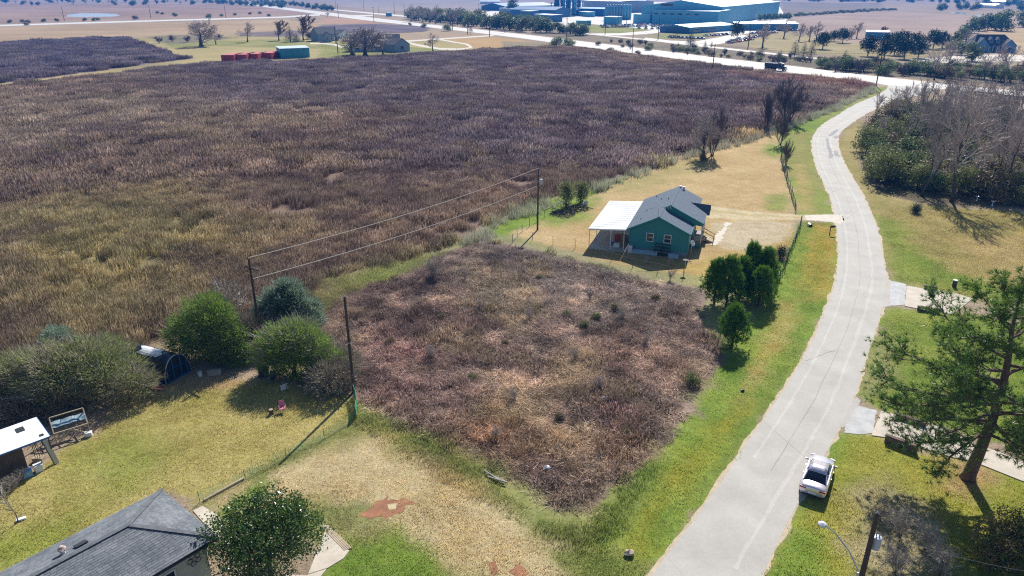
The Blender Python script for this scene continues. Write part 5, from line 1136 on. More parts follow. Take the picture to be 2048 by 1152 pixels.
# ---------------------------------------------------------------- grey shingled house, bottom left
M_cream = mat('cream plaster wall', (0.56,0.56,0.44), .8, .08, 2)
def grey_house():
    ax = math.atan2(-.777, -.63)
    t = thing('grey_house', 'low house with weathered grey shingle hip roof at the bottom left', 'house', (-18.82, 32.97, 0), ax)     # local +x runs down the ridge, +y is the near (right) side
    hw, ze, zr, Ln = 3.2, 2.9, 4.12, 15.0
    A, B, R1, R2, C1, C2 = (0,-hw,ze), (0,hw,ze), (hw,0,zr), (Ln,0,zr), (Ln,-hw,ze), (Ln,hw,ze)
    def face(name, pts):
        up = Vector(pts[1])-Vector(pts[0]); n = up.cross(Vector(pts[-1])-Vector(pts[0])).normalized(); n = n if n.z > 0 else -n
        o = MB(); vs = [tuple(Vector(p)-n*.02) for p in pts]+[tuple(Vector(p)-n*.14) for p in pts]; k = len(pts)
        o.add(vs, [tuple(range(k)), tuple(range(2*k-1,k-1,-1))]+[(i,(i+1)%k,(i+1)%k+k,i+k) for i in range(k)]); return o.obj(name, M_shingleg, t), n
    rr = random.Random(4)
    def courses(parent, e0, e1, n, span):
        """shingle tabs on a roof plane; e0->e1 is the eave, span(u) gives the left and right limits at height u (0..1)"""
        e0, e1 = Vector(e0), Vector(e1); ed = (e1-e0); W_ = ed.length; ed = ed/W_; up = n.cross(ed); up = up if up.z > 0 else -up; H_ = math.hypot(hw, zr-ze); m_ = MB(); k = int(H_/.15)
        for i in range(k):
            u = i/k; l, r = span(u); x = l - rr.uniform(0, .3)
            while x < r-.02:
                w = .305*rr.choice((1, 1, 1, 2)); a, b = max(l, x), min(r, x+w-.012)
                if b-a > .03:
                    li = .012+rr.uniform(0,.010); sh = rr.random(); p0 = e0+up*(i*.15); p1 = e0+up*((i+1)*.15+.02)
                    m_.add([tuple(p0+ed*a+n*li), tuple(p0+ed*b+n*li), tuple(p1+ed*b+n*.003), tuple(p1+ed*a+n*.003), tuple(p0+ed*a-n*.01), tuple(p0+ed*b-n*.01)], [(0,1,2,3),(0,4,5,1)], sh)
                x += w
        o = m_.obj('shingles', M_sh2, parent); o['kind'] = 'stuff'
    hip, n1 = face('roof', [A, R1, B]); courses(hip, A, B, n1, lambda u: (hw*u, 2*hw-hw*u))
    near, n2 = face('roof', [B, R1, R2, C2]); courses(near, B, C2, n2, lambda u: (hw*u, Ln))
    farr, n3 = face('roof', [A, C1, R2, R1]); courses(farr, A, C1, n3, lambda u: (hw*u, Ln))
    for a, b in ((A,R1),(B,R1),(R1,R2)):
        a, b = Vector(a), Vector(b); k = int((b-a).length/.28); d = (b-a)/k
        for i in range(min(k, 50)): MB().bar(a+d*i+Vector((0,0,.035)), a+d*(i+1.12)+Vector((0,0,.02)), .26, .03).obj('ridge_tile', M_shingleg, t)
    wi = .55
    MB().box(wi,-hw+wi,-.05,Ln,hw-wi,ze-.05).obj('wall', M_cream, t)
    for a, b in ((A,B),(B,C2),(A,C1)): MB().bar(Vector(a)-Vector((0,0,.12)), Vector(b)-Vector((0,0,.12)), .04, .16).obj('fascia', M_dark if a != A else M_white, t)
    MB().plate([(.05,-hw+.05),(Ln,-hw+.05),(Ln,hw-.05),(.05,hw-.05)], ze-.2, ze-.16).obj('soffit', M_cream, t)
    # turbine vent and flat vent on the far slope
    def on_far(x, v): return (x, -v, zr-(zr-ze)/hw*v)
    vx, vy, vz = on_far(6.2, .9)
    tv = MB().tube([(vx,vy,vz-.05),(vx,vy,vz+.22)],.13,12).obj('turbine_vent', M_white, t); tb = MB()
    for k in range(14): a = 2*PI*k/14; tb.bar((vx+.12*math.cos(a),vy+.12*math.sin(a),vz+.2),(vx+.21*math.cos(a+.4),vy+.21*math.sin(a+.4),vz+.34),.05,.01); tb.bar((vx+.21*math.cos(a+.4),vy+.21*math.sin(a+.4),vz+.34),(vx+.07*math.cos(a+.8),vy+.07*math.sin(a+.8),vz+.5),.05,.01)
    tb.lathe([(0,.53),(.1,.5),(.1,.46)],12,(vx,vy,vz)); tb.obj('turbine_blades', mat('rusty white metal',(0.50,0.38,0.32),.5,.25,6), tv)
    x, y, z = on_far(5.4,.8); fv = MB(); fv.slab4((x-.35,y-.25,z+.02),(x+.25,y-.25,z+.02),(x+.25,y+.25,z+.21),(x-.35,y+.25,z+.21),.06); fv.obj('flat_vent', M_dark, t)
    for k in range(2): window(t, 3+4*k, hw-wi, .9, 1.1, 1.1, (0,1))
    # wall emblem of bent iron, as on the near wall
    ir = MB()
    for k in range(5): a = 2*PI*k/5; c = Vector((1.3+.26*math.cos(a), hw-wi+.05, 1.9+.26*math.sin(a))); ir.tube([c+Vector((.15*math.cos(b),0,.15*math.sin(b))) for b in [i*PI/4 for i in range(9)]],.018,4)
    ir.obj('iron_wall_ornament', M_dark, t)
M_sh2, _nt, _b, _o = newmat('shingle tabs')
_a = _nt.nodes.new('ShaderNodeAttribute'); _a.attribute_name = 'shade'
_r = _nt.nodes.new('ShaderNodeValToRGB'); _r.color_ramp.elements[0].color = (0.09,0.105,0.125,1); _r.color_ramp.elements[1].color = (0.22,0.235,0.255,1)
_tc = _nt.nodes.new('ShaderNodeTexCoord'); _n = _nt.nodes.new('ShaderNodeTexNoise'); _n.inputs['Scale'].default_value = .8; _n.inputs['Detail'].default_value = 5; _nt.links.new(_tc.outputs['Object'], _n.inputs['Vector'])
_mm = _nt.nodes.new('ShaderNodeMath'); _mm.operation = 'MULTIPLY_ADD'; _mm.inputs[1].default_value = .55; _nt.links.new(_a.outputs['Fac'], _mm.inputs[0])
_mr = _nt.nodes.new('ShaderNodeMapRange'); _mr.inputs[1].default_value = .3; _mr.inputs[2].default_value = .7; _mr.inputs[3].default_value = -.1; _mr.inputs[4].default_value = .6; _nt.links.new(_n.outputs[0], _mr.inputs[0]); _nt.links.new(_mr.outputs[0], _mm.inputs[2])
_nt.links.new(_mm.outputs[0], _r.inputs[0]); _nt.links.new(_r.outputs[0], _b.inputs['Base Color']); _b.inputs['Roughness'].default_value = .9
grey_house()
# ---------------------------------------------------------------- white roofed shed at the left edge and the things round it
def shed():
    ax = math.atan2(-.72, -.69); t = thing('shed', 'dark timber shed with glaring white metal roof at the left edge', 'shed', (-33.35, 42.65, 0), ax)
    hw = 1.55; z1, z2 = 2.2, 2.35
    for k in range(8): x = k*.85; MB().slab4((x,-hw,z2),(x+.84,-hw,z2),(x+.84,hw,z1),(x,hw,z1),.04).obj('roof_sheet', M_wmetal, t)
    MB().bar((0,hw+.02,z1-.06),(6.8,hw+.02,z1-.06),.04,.12).obj('fascia', M_bluep, t); MB().bar((-.02,-hw,z2-.05),(-.02,hw,z1-.05),.04,.10).obj('fascia', M_bluep, t)
    wl = MB(); wl.box(1.7,-hw+.15,0,6.8,hw-.25,2.12); wl.obj('wall', M_woodd, t)
    for k in range(34): x = 1.72+k*.15; MB().box(x,hw-.25,.02,x+.135,hw-.225,2.1).obj('wall_board', M_woodd, t)
    for x, y in ((.12,-hw+.1),(.12,hw-.1)): MB().box(x-.04,y-.04,0,x+.04,y+.04,2.15).obj('post', M_woodd, t)
    MB().slab4((1.0,-.9,2.36),(1.5,-.9,2.36),(1.5,-.3,2.33),(1.0,-.3,2.33),.04).obj('roof_hatch', M_dark, t); MB().slab4((.25,hw-.6,2.27),(.5,hw-.6,2.27),(.5,hw-.35,2.26),(.25,hw-.35,2.26),.03).obj('roof_patch', M_dark, t)
    for x in (4.4,5.0): MB().slab4((x,-1.2,2.385),(x+.45,-1.2,2.385),(x+.45,-.9,2.365),(x,-.9,2.365),.02).obj('roof_patch', M_galv, t)
    return t
SH = shed()
boxthing('storage_bin', 'blue and white bin at the shed front, the left of the pair', 'bin', 1.9, 1.9, .55, .45, .55, mat('light blue plastic',(0.15,0.36,0.62),.4,.08,3), par=SH, z=0)
boxthing('storage_bin', 'white bin at the shed front, the right of the pair', 'bin', 1.2, 1.75, .5, .45, .55, M_whitep, par=SH, z=0)
def leaning():
    t = thing('rolled_screen', 'grey rolled mesh panel leaning at the right end of the shed', 'panel', local(SH, .1, 1.35), SH.rotation_euler.z)
    MB().bar((0,.35,.02),(.25,-.1,1.9),.35,.10).obj('panel', M_galv, t); MB().bar((.15,.4,.02),(.4,-.05,1.9),.05,.12).obj('frame_rail', M_dark, t)
    t = thing('garden_tools', 'bundle of poles and tools under the open end of the shed', 'tools', local(SH, .9, .6), 0)
    for k in range(4): MB().tube([(k*.12-.2,.1*k,.0),(.1*k,-.2,1.5+.1*k)],.025,5).obj('pole', M_woodp if k % 2 else M_dark, t)
    MB().box(-.4,-.1,0,.3,.3,.35).obj('crate', M_woodp, t)
leaning()
def swing_frame():
    q = P(146, 872); t = thing('timber_frame', 'slanted pale timber stand with faded blue tarp beside the shed', 'frame', (q.x, q.y, 0), math.radians(38))
    w, d = 2.2, 1.1
    for a, b in (((-w/2,-d/2,0),(-w/2,-d/2,.95)),((w/2,-d/2,0),(w/2,-d/2,.95)),((-w/2,d/2,0),(-w/2,d/2,1.75)),((w/2,d/2,0),(w/2,d/2,1.75)),((-w/2,-d/2,.95),(w/2,-d/2,.95)),((-w/2,d/2,1.75),(w/2,d/2,1.75)),((-w/2,-d/2,.95),(-w/2,d/2,1.05)),((w/2,-d/2,.95),(w/2,d/2,1.05)),((-w/2,-d/2,.95),(-w/2,d/2,1.75)),((w/2,-d/2,.95),(w/2,d/2,1.75)),((-w/2,-d/2,0),(0,-d/2,.95)),((0,-d/2,.95),(w/2,-d/2,.0))):
        MB().bar(a, b, .07).obj('timber', M_woodp, t)
    tp = MB(); n = 8; rr = random.Random(2)
    for i in range(n+1):
        for j in range(3): tp.v.append((-w/2+w*i/n, d*.02+d/2*j/2, 1.12+.25*j/2*1.0+rr.uniform(-.04,.04)))
    for i in range(n):
        for j in range(2): k = i*3+j; tp.f.append((k,k+3,k+4,k+1)); tp.sh.append(.5)
    tp.obj('tarp', mat('faded blue tarp',(0.07,0.24,0.38),.6,.1,2,col2=(0.42,0.50,0.50)), t)
    q = P(178, 872); boxthing('red_white_bin', 'small white box with red side at the foot of the timber stand', 'box', q.x, q.y, .45, .35, .35, M_whitep, par=None, z=0, rz=.4)
swing_frame()
def hoop_tent():
    a = P(348, 765); t = thing('hoop_tent', 'black plastic covered hoop tent with blue framed end between the bushes', 'tent', (-28.75, 53.4, 0), math.radians(66))
    # local +y is the long axis, away from the viewer; the framed end faces -y
    r, Hh, L_ = 1.35, 2.2, 4.3
    def arch(y, k=1.0): return [(r*k*math.cos(b), y, Hh*k*math.sin(b)**.85 if math.sin(b) > 0 else 0) for b in [PI*i/14 for i in range(15)]]
    cv = MB(); rr = random.Random(3); n = 12
    for j in range(n+1):
        for p in arch(L_*j/n): cv.v.append((p[0]*(1+rr.uniform(-.015,.015)), p[1], p[2]*(1-.06*(j % 3 == 1))))
    for j in range(n):
        for i in range(14): k = j*15+i; cv.f.append((k,k+15,k+16,k+1)); cv.sh.append(.5)
    m, nt, b, o = newmat('glossy black plastic sheet'); b.inputs['Base Color'].default_value = (.012,.012,.022,1); b.inputs['Roughness'].default_value = .22
    nz = nt.nodes.new('ShaderNodeTexNoise'); nz.inputs['Scale'].default_value = 5; nz.inputs['Detail'].default_value = 4; bp = nt.nodes.new('ShaderNodeBump'); bp.inputs['Strength'].default_value = .8; bp.inputs['Distance'].default_value = .12; nt.links.new(nz.outputs[0], bp.inputs['Height']); nt.links.new(bp.outputs[0], b.inputs['Normal'])
    cv.obj('cover', m, t, True)
    pp = MB(); nn = 5
    for j in range(nn+1):
        for i in range(nn+1):
            b_ = math.radians(78+44*i/nn); y = 1.3+2.4*j/nn + .25*math.sin(i*1.5); s_ = 1.015; pp.v.append((r*s_*math.cos(b_)*(1-.3*abs(j/nn-.5)), y, Hh*s_*math.sin(b_)**.85+.01))
    for j in range(nn):
        for i in range(nn): k = j*(nn+1)+i; pp.f.append((k,k+nn+1,k+nn+2,k+1)); pp.sh.append(.5)
    pp.obj('white_patch', M_whitep, t)
    MB().tube([Vector(p) for p in arch(-.02)], .045, 6).obj('hoop', M_galv, t)
    M_bf = mat('blue painted frame', (0.02,0.10,0.26), .5, .1, 3)
    for x in (-1.0,-.4,.4,1.0): MB().bar((x,-.02,0),(x,-.02,Hh*math.sqrt(max(.05,1-(x/r)**2))-.05),.09).obj('frame_post', M_bf, t)
    MB().bar((-1.3,-.02,.06),(1.3,-.02,.06),.12).obj('sill', M_bf, t); MB().bar((-1.15,-.02,1.15),(1.15,-.02,1.15),.07).obj('frame_rail', M_bf, t)
    e = MB(); e.add([(p[0]*.97,.03,p[2]*.97) for p in arch(0)], [tuple(range(15))]); e.obj('end_sheet', M_black, t)
    h = MB(); h.tube([(-1.3+.16*math.cos(c),-.15,.9+.3*math.sin(c)) for c in [i*PI/6 for i in range(13)]],.03,5); h.obj('hose_coil', M_woodp, t)
    t2 = thing('beach_ball', 'round red ball lying at the left foot of the hoop tent', 'ball', (P(319,780).x, P(319,780).y, .24)); 
    s = MB(); s.lathe([(.25*math.sin(PI*i/8), -.25*math.cos(PI*i/8)) for i in range(9)], 14); s.obj('skin', M_redp, t2, True); MB().lathe([(0,.25),(.03,.256),(.03,.262),(0,.265)],8).obj('valve', M_whitep, t2)
    q = P(308, 770); t3 = thing('blue_tarp', 'crumpled blue tarp beside the red ball', 'tarp', (q.x, q.y, 0)); mb = MB(); rr = random.Random(1)
    for i in range(7):
        for j in range(7): mb.v.append((-.6+.2*i, -.4+.14*j, .08+rr.uniform(0,.35)*(1-abs(i-3)/4)))
    for i in range(6):
        for j in range(6): k = i*7+j; mb.f.append((k,k+7,k+8,k+1)); mb.sh.append(.5)
    o = mb.obj('sheet', bpy.data.materials['light blue plastic'], t3); o.modifiers.new('thick', 'SOLIDIFY').thickness = .02
    MB().tube([(-.5,.2,.4),(.9,-.6,.15)],.03,5).obj('pole', M_whitep, t3)
hoop_tent()
# yard clutter
def bucket(x, y, lab, m=M_whitep, r=.16, h=.36):
    q = P(x, y); t = thing('bucket', lab, 'bucket', (q.x, q.y, 0)); MB().lathe([(0,0),(r*.85,0),(r,h),(r*.93,h),(r*.8,.02),(0,.02)],14).obj('shell', m, t); MB().tube([(r*math.cos(a),0,h+r*.6*math.sin(a)) for a in [i*PI/8 for i in range(9)]],.008,4).obj('handle', M_galv, t)
bucket(401, 752, 'white bucket standing right of the hoop tent', r=.2, h=.42)
def chair(x, y, rz, m, lab, s=1.0, lying=False):
    q = P(x, y); t = thing('lawn_chair', lab, 'chair', (q.x, q.y, 0 if not lying else .25), rz); t.scale = (s,)*3
    if lying: t.rotation_euler = (math.radians(80), 0, rz)
    MB().box(-.25,-.25,.40,.25,.25,.44).obj('seat', m, t); MB().slab4((-.25,.25,.44),(.25,.25,.44),(.25,.42,.95),(-.25,.42,.95),.03).obj('backrest', m, t)
    for a, b in ((-.24,-.24),(.24,-.24),(-.24,.26),(.24,.26)): MB().tube([(a,b,0),(a*.95,b*.95,.41)],.02,5).obj('leg', M_galv, t)
    for a in (-.27,.27): MB().bar((a,-.22,.62),(a,.3,.62),.04).obj('armrest', m, t); MB().bar((a,-.22,.4),(a,-.22,.62),.03).obj('arm_support', M_galv, t)
chair(566, 824, .4, mat('pink plastic',(0.55,0.18,0.26),.5,.1,4), 'pink and red toy chair standing in the open yard', .9)
chair(563, 778, .8, M_whitep, 'overturned white chair in the shade of the green topped bush', .9, True); chair(547, 765, .2, M_dark, 'dark chair in the shade under the green topped bush', .95)
def stool(x, y):
    q = P(x, y); t = thing('tree_stump', 'small brown stump stool left of the pink toy chair', 'stump', (q.x, q.y, 0)); MB().lathe([(.0,0),(.2,0),(.17,.2),(.18,.42),(0,.42)],12).obj('trunk', M_woodd, t); MB().lathe([(0,.425),(.15,.425),(.15,.43),(0,.43)],12).obj('cut_face', M_woodp, t)
stool(543, 828)
boxthing('junk_cabinet', 'dark old stove in the shade under the green topped bush', 'appliance', P(527,752).x, P(527,752).y, .8, .7, .95, mat('dark enamel',(0.06,0.065,0.08),.3,.1,3), par=None, z=0, rz=.5)
boxthing('bench_box', 'low grey bench box against the bright green bush', 'box', P(430,750).x, P(430,750).y, 1.1, .4, .5, M_deck, par=None, z=0, rz=.2)
boxthing('blue_jug', 'small white jug beside the sapling at the left edge', 'jug', P(43,1040).x, P(43,1040).y, .5, .22, .14, M_whitep, par=None, z=0, rz=.6)
def stick(a, b, lab, name='stick', w=.05, m=M_woodp, group=None, cat='stick'):
    A_, B_ = P(*a), P(*b); t = thing(name, lab, cat, (A_+B_)/2, 0, group); c = (A_+B_)/2; MB().bar(A_-c+Vector((0,0,w/2+.02)), B_-c+Vector((0,0,w/2+.02)), w, w).obj('shaft', m, t)
    return t
def tagflat(name, o, label, cat, group=None): return tag(o, label, cat, group)
def timber(a, b, lab, w=.14, h=.1, z=0, group='timber lying on the ground', cat='beam', name='timber_beam', m=M_woodp):
    A_, B_ = P(*a), P(*b); c = (A_+B_)/2; o = MB().bar(A_-c+Vector((0,0,h/2+z)), B_-c+Vector((0,0,h/2+z)), w, h).obj(name, m); o.location = c; bevel(o, .01, 1); tag(o, lab, cat, group)
timber((408,1002),(488,958), 'long pale timber beam lying at the gap in the green mesh fence', .16, .14)
for k in range(4): timber((642+k*3.2,1052-k*1.0),(690+k*4,1102-k*1.5), ('leftmost','second','third','rightmost')[k]+' of four boards lying beside the concrete pad', .10, .07, 0, 'boards beside the concrete pad', 'board', 'board')
timber((296,786),(281,824), 'long pale cane lying on bare soil left of the red ball, upper one', .04, .03, 0, 'canes on the lawn', 'cane', 'cane', M_woodp)
timber((301,790),(284,815), 'shorter pale cane lying beside the long one left of the red ball', .035, .03, 0, 'canes on the lawn', 'cane', 'cane', M_woodp)
timber((197,932),(203,915), 'short straw coloured cane lying alone on the open lawn', .04, .03, 0, 'canes on the lawn', 'cane', 'cane', M_woodp)
for k, (a, b) in enumerate((((972,950),(1010,966)),((968,945),(1004,968)),((975,958),(1014,970)))): timber(a, b, ('upper','middle','lower')[k]+' of the pale poles dumped in the ditch at the lot corner', .09, .08, .12+.03*k, 'pale poles in the ditch', 'pole', 'dumped_pole', M_deck)
rr = random.Random(8)
for k, (x, y, lab) in enumerate(((1093,942,'white litter bag in the green ditch below the lot'),(1207,803,'white litter bag in the middle of the brush lot'),(1230,833,'small white litter scrap right of the middle bag in the brush lot'),(1258,1110,'pale rock near the road corner grass'),(1485,783,'small dark clod on the verge beside the road'))):
    q = P(x, y); mb = MB(); s = (.2,.22,.12,.25,.14)[k]; n = 8
    for i in range(5):
        for j in range(n): a = 2*PI*j/n; r_ = s*math.sin(PI*(i+.5)/5)*rr.uniform(.7,1.2); mb.v.append((r_*math.cos(a)*1.3, r_*math.sin(a), s*.7*(1-math.cos(PI*(i+.5)/5))*rr.uniform(.85,1.1)))
    for i in range(4):
        for j in range(n): mb.f.append((i*n+j, i*n+(j+1)%n, (i+1)*n+(j+1)%n, (i+1)*n+j)); mb.sh.append(.5)
    mb.f.append(tuple(range(4*n,5*n))); mb.sh.append(.5)
    o = mb.obj(('litter_bag','litter_bag','litter_bag','rock','dirt_clod')[k], (M_whitep,M_whitep,M_whitep,M_woodp,M_dark)[k]); o.location = (q.x, q.y, .15 if k < 3 else 0); tag(o, lab, ('litter','litter','litter','rock','clod')[k])
# ---------------------------------------------------------------- culvert headwalls, mailbox, drums by the drives
M_brick = mat('dark mortared brick', (0.10,0.055,0.05), .85, .3, 4, col2=(0.20,0.13,0.11))
def headwall(a, b, h, lab, pipe=True, thick=.25):
    A_, B_ = P(*a), P(*b); d = B_-A_; L_ = d.length; t = thing('culvert_headwall', lab, 'headwall', A_, math.atan2(d.y, d.x), 'culvert headwalls')
    MB().box(0,0,-.3,L_,thick,h).obj('wall', M_brick, t); MB().box(-.04,-.03,h+.002,L_+.04,thick+.03,h+.08).obj('coping', M_brick, t)
    if pipe: p_ = MB().lathe([(.22,-.02),(.28,-.02),(.28,.05),(.22,.05)],16).obj('pipe', M_galv, t); p_.rotation_euler = (PI/2,0,0); p_.location = (L_/2,-.02,.18); m_ = MB().lathe([(0,0),(.22,0)],16); o = m_.obj('pipe_mouth', M_black, t); o.rotation_euler = (PI/2,0,0); o.location = (L_/2,-.012,.18)
headwall((1834,621),(1879,628), .42, 'brick headwall on the near side of the upper concrete driveway'); headwall((1848,578),(1873,581), .38, 'small brick headwall on the far side of the upper concrete driveway', False)
headwall((1768,884),(1832,908), .55, 'brick headwall on the near side of the lower concrete driveway'); headwall((1790,836),(1850,856), .35, 'brick headwall on the far side of the lower concrete driveway', False)
q = P(1908, 574); t = thing('concrete_post', 'squat pale topped concrete post on the lawn above the upper driveway', 'post', (q.x, q.y, 0)); MB().lathe([(0,-.05),(.22,-.05),(.24,.5),(.22,.78),(0,.78)],10).obj('shaft', M_dark, t); MB().lathe([(0,.785),(.25,.785),(.25,.86),(0,.88)],10).obj('cap', M_whitep, t)
def mailbox(x, y, lab):
    q = P(x, y); t = thing('mailbox', lab, 'mailbox', (q.x, q.y, 0), math.radians(5)); MB().bar((0,0,-.05),(0,0,1.05),.09).obj('post', M_woodd, t); MB().bar((-.1,0,1.0),(.45,0,1.0),.07).obj('arm', M_woodd, t)
    mb = MB(); pr = [(-.14+.28*0,0)]; prof = [(-.11,0),(.11,0)]+[(.11*math.cos(a),.14+.11*math.sin(a)) for a in [i*PI/8 for i in range(9)]]; mb.prism(prof,-.3,.3); o = mb.obj('box', M_black, t); o.location = (.3,0,1.04); o.rotation_euler.z = PI/2
    f = MB().box(0,-.01,0,.02,.01,.18).obj('flag', M_redp, t); f.location = (.35,-.13,1.15)
mailbox(1659, 469, 'black mailbox on a wooden post at the drive mouth left of the road')
q = P(1619, 452); t = thing('culvert_pipe', 'dark pipe end in the ditch beside the gravel drive', 'pipe', (q.x, q.y, .12)); MB().tube([(0,-.4,0),(0,.3,0)],.28,12,cap=False).obj('barrel', M_galv, t); o = MB().lathe([(0,0),(.27,0)],12).obj('pipe_mouth', M_black, t); o.rotation_euler = (PI/2,0,0); o.location = (0,-.36,0)
for k, (x, y) in enumerate(((1953,402),(1984,412))):
    q = P(x, y); t = thing('garden_ornament', ('left','right')[k]+' small white birdbath at the foot of the wood', 'birdbath', (q.x, q.y, 0)); MB().lathe([(0,0),(.18,0),(.07,.1),(.06,.6),(.1,.65)],10).obj('pedestal', M_whitep, t); MB().lathe([(0,.64),(.28,.7),(.32,.78),(.28,.77),(0,.7)],12).obj('bowl', M_whitep, t)
# ================================================================ FENCES, POLES AND WIRES
def fence(name, lab, px, step, h, m, r=.03, wires=3, mesh=None, jitter=.0, seed=0, wm=None):
    pts = resample(PL(px), max(2, int(sum((b-a).length for a, b in zip(PL(px), PL(px)[1:]))/step)+1)); rng = random.Random(seed); c = pts[0].copy()
    t = thing(name, lab, 'fence', c); pm = MB().tube([(0,0,-.1),(0,0,h)], r, 5).mesh('fence post', m)
    for p in pts: o = place('post', pm, t, p-c); o.rotation_euler = (rng.gauss(0,jitter), rng.gauss(0,jitter), rng.uniform(0,3)); o.scale = (1,1,rng.uniform(.92,1.08))
    if wires:
        for k in range(wires):
            z = h*(.28+.66*k/max(1, wires-1)); w = MB()
            for a, b in zip(pts, pts[1:]): mid = (a+b)/2-c; w.tube([a-c+Vector((0,0,z)), mid+Vector((0,0,z-.02)), b-c+Vector((0,0,z))], .007, 3, cap=False)
            w.obj('wire', wm or M_galv, t)
    if mesh:
        g = MB()
        for a, b in zip(pts, pts[1:]):
            d = b-a; L_ = d.length; n = max(2, int(L_/mesh[0])); u = d/L_
            for i in range(n):
                for s_ in (0, 1):
                    p0 = a+u*(L_*i/n)-c; p1 = a+u*(L_*(i+1)/n)-c; z0, z1 = (.03, mesh[1]) if s_ == 0 else (mesh[1], .03); g.tube([p0+Vector((0,0,z0)), p1+Vector((0,0,z1))], mesh[2], 3, cap=False)
            for k in range(int(mesh[1]/mesh[0])+1): z = .03+k*mesh[0]; g.tube([a-c+Vector((0,0,z)), b-c+Vector((0,0,z))], mesh[2], 3, cap=False)
        o = g.obj('mesh_netting', mesh[3], t); o['kind'] = 'stuff'
    return t
M_post = mat('rusty steel fence post', (0.11,0.10,0.085), .8, .3, 6); M_gpost = mat('green steel fence post', (0.06,0.12,0.07), .7, .2, 6); M_mesh = mat('green garden netting', (0.03,0.34,0.17), .6, .1, 6)
M_wirep = mat('dull wire', (0.22,0.21,0.19), .6, .1, 3)
fence('field_fence', 'wire fence of thin steel posts between the big field and the yard grass', [(1025,486),(1045,462),(1070,446),(1100,428),(1135,412),(1180,390),(1262,360),(1330,334),(1400,306),(1440,293),(1500,270),(1552,250)], 2.45, 1.25, M_post, .032, 3, seed=1, jitter=.05, wm=M_wirep)
fence('yard_fence', 'low wire fence between the teal house yard and the empty lot', [(1025,486),(1058,479),(1092,487),(1130,492),(1166,500),(1185,508),(1240,530),(1300,542),(1367,556)], 3.0, 1.2, M_post, .032, 2, seed=2, jitter=.03, wm=M_wirep)
fence('roadside_fence', 'upper roadside fence of closely set green posts above the gravel drive', [(1561,318),(1567,340),(1574,365),(1580,385),(1586,405),(1592,424)], 1.15, 1.25, M_gpost, .045, 2, seed=3, jitter=.05, wm=M_wirep)
fence('roadside_fence', 'lower roadside fence of closely set green posts below the gravel drive', [(1602,448),(1596,466),(1589,486),(1581,505),(1573,525),(1565,545),(1556,565),(1551,578)], 1.05, 1.35, M_gpost, .045, 2, seed=4, jitter=.05, wm=M_wirep)
fence('mesh_fence', 'green garden mesh fence round the back yard ending at the dark pole', [(400,1004),(455,975),(511,949),(560,921),(613,892),(668,868),(713,838)], 2.6, .85, M_gpost, .02, 0, (.16,.78,.0045,M_mesh), seed=5, jitter=.03)
fence('mesh_fence', 'bunched bright green netting at the foot of the dark pole', [(712,838),(716,815),(708,792)], 1.0, 1.1, M_gpost, .025, 0, (.07,1.15,.011,M_mesh), seed=6)
fence('drive_fence', 'thin wire fence along the far side of the highway scrub', [(1190,86),(1300,98),(1450,114),(1600,131),(1725,146),(1840,160)], 7, 1.4, M_post, .04, 2, seed=7, wm=M_wirep)
fence('farm_fence', 'wire fence at the field edge before the farm houses', [(676,112),(720,115),(780,112),(850,106),(950,100),(1060,92),(1150,97)], 5.5, 1.4, M_post, .05, 2, seed=8, wm=M_wirep)
fence('farm_fence', 'yard fence in front of the left farmhouse', [(638,96),(660,99),(690,103),(676,109)], 4, 1.3, M_post, .05, 2, seed=9, wm=M_wirep)
def guard_rail():
    pts = resample(PL([(1935,186),(1990,192),(2060,201)]), 9); c = pts[0].copy(); t = thing('guard_rail', 'dark steel guard rail on the near edge of the highway at the right', 'guard rail', c)
    for a, b in zip(pts, pts[1:]):
        MB().bar(a-c+Vector((0,0,.62)), b-c+Vector((0,0,.62)), .08, .32).obj('rail', M_dark, t); MB().box(a.x-c.x-.08,a.y-c.y-.08,0,a.x-c.x+.08,a.y-c.y+.08,.72).obj('post', M_woodd, t)
guard_rail()
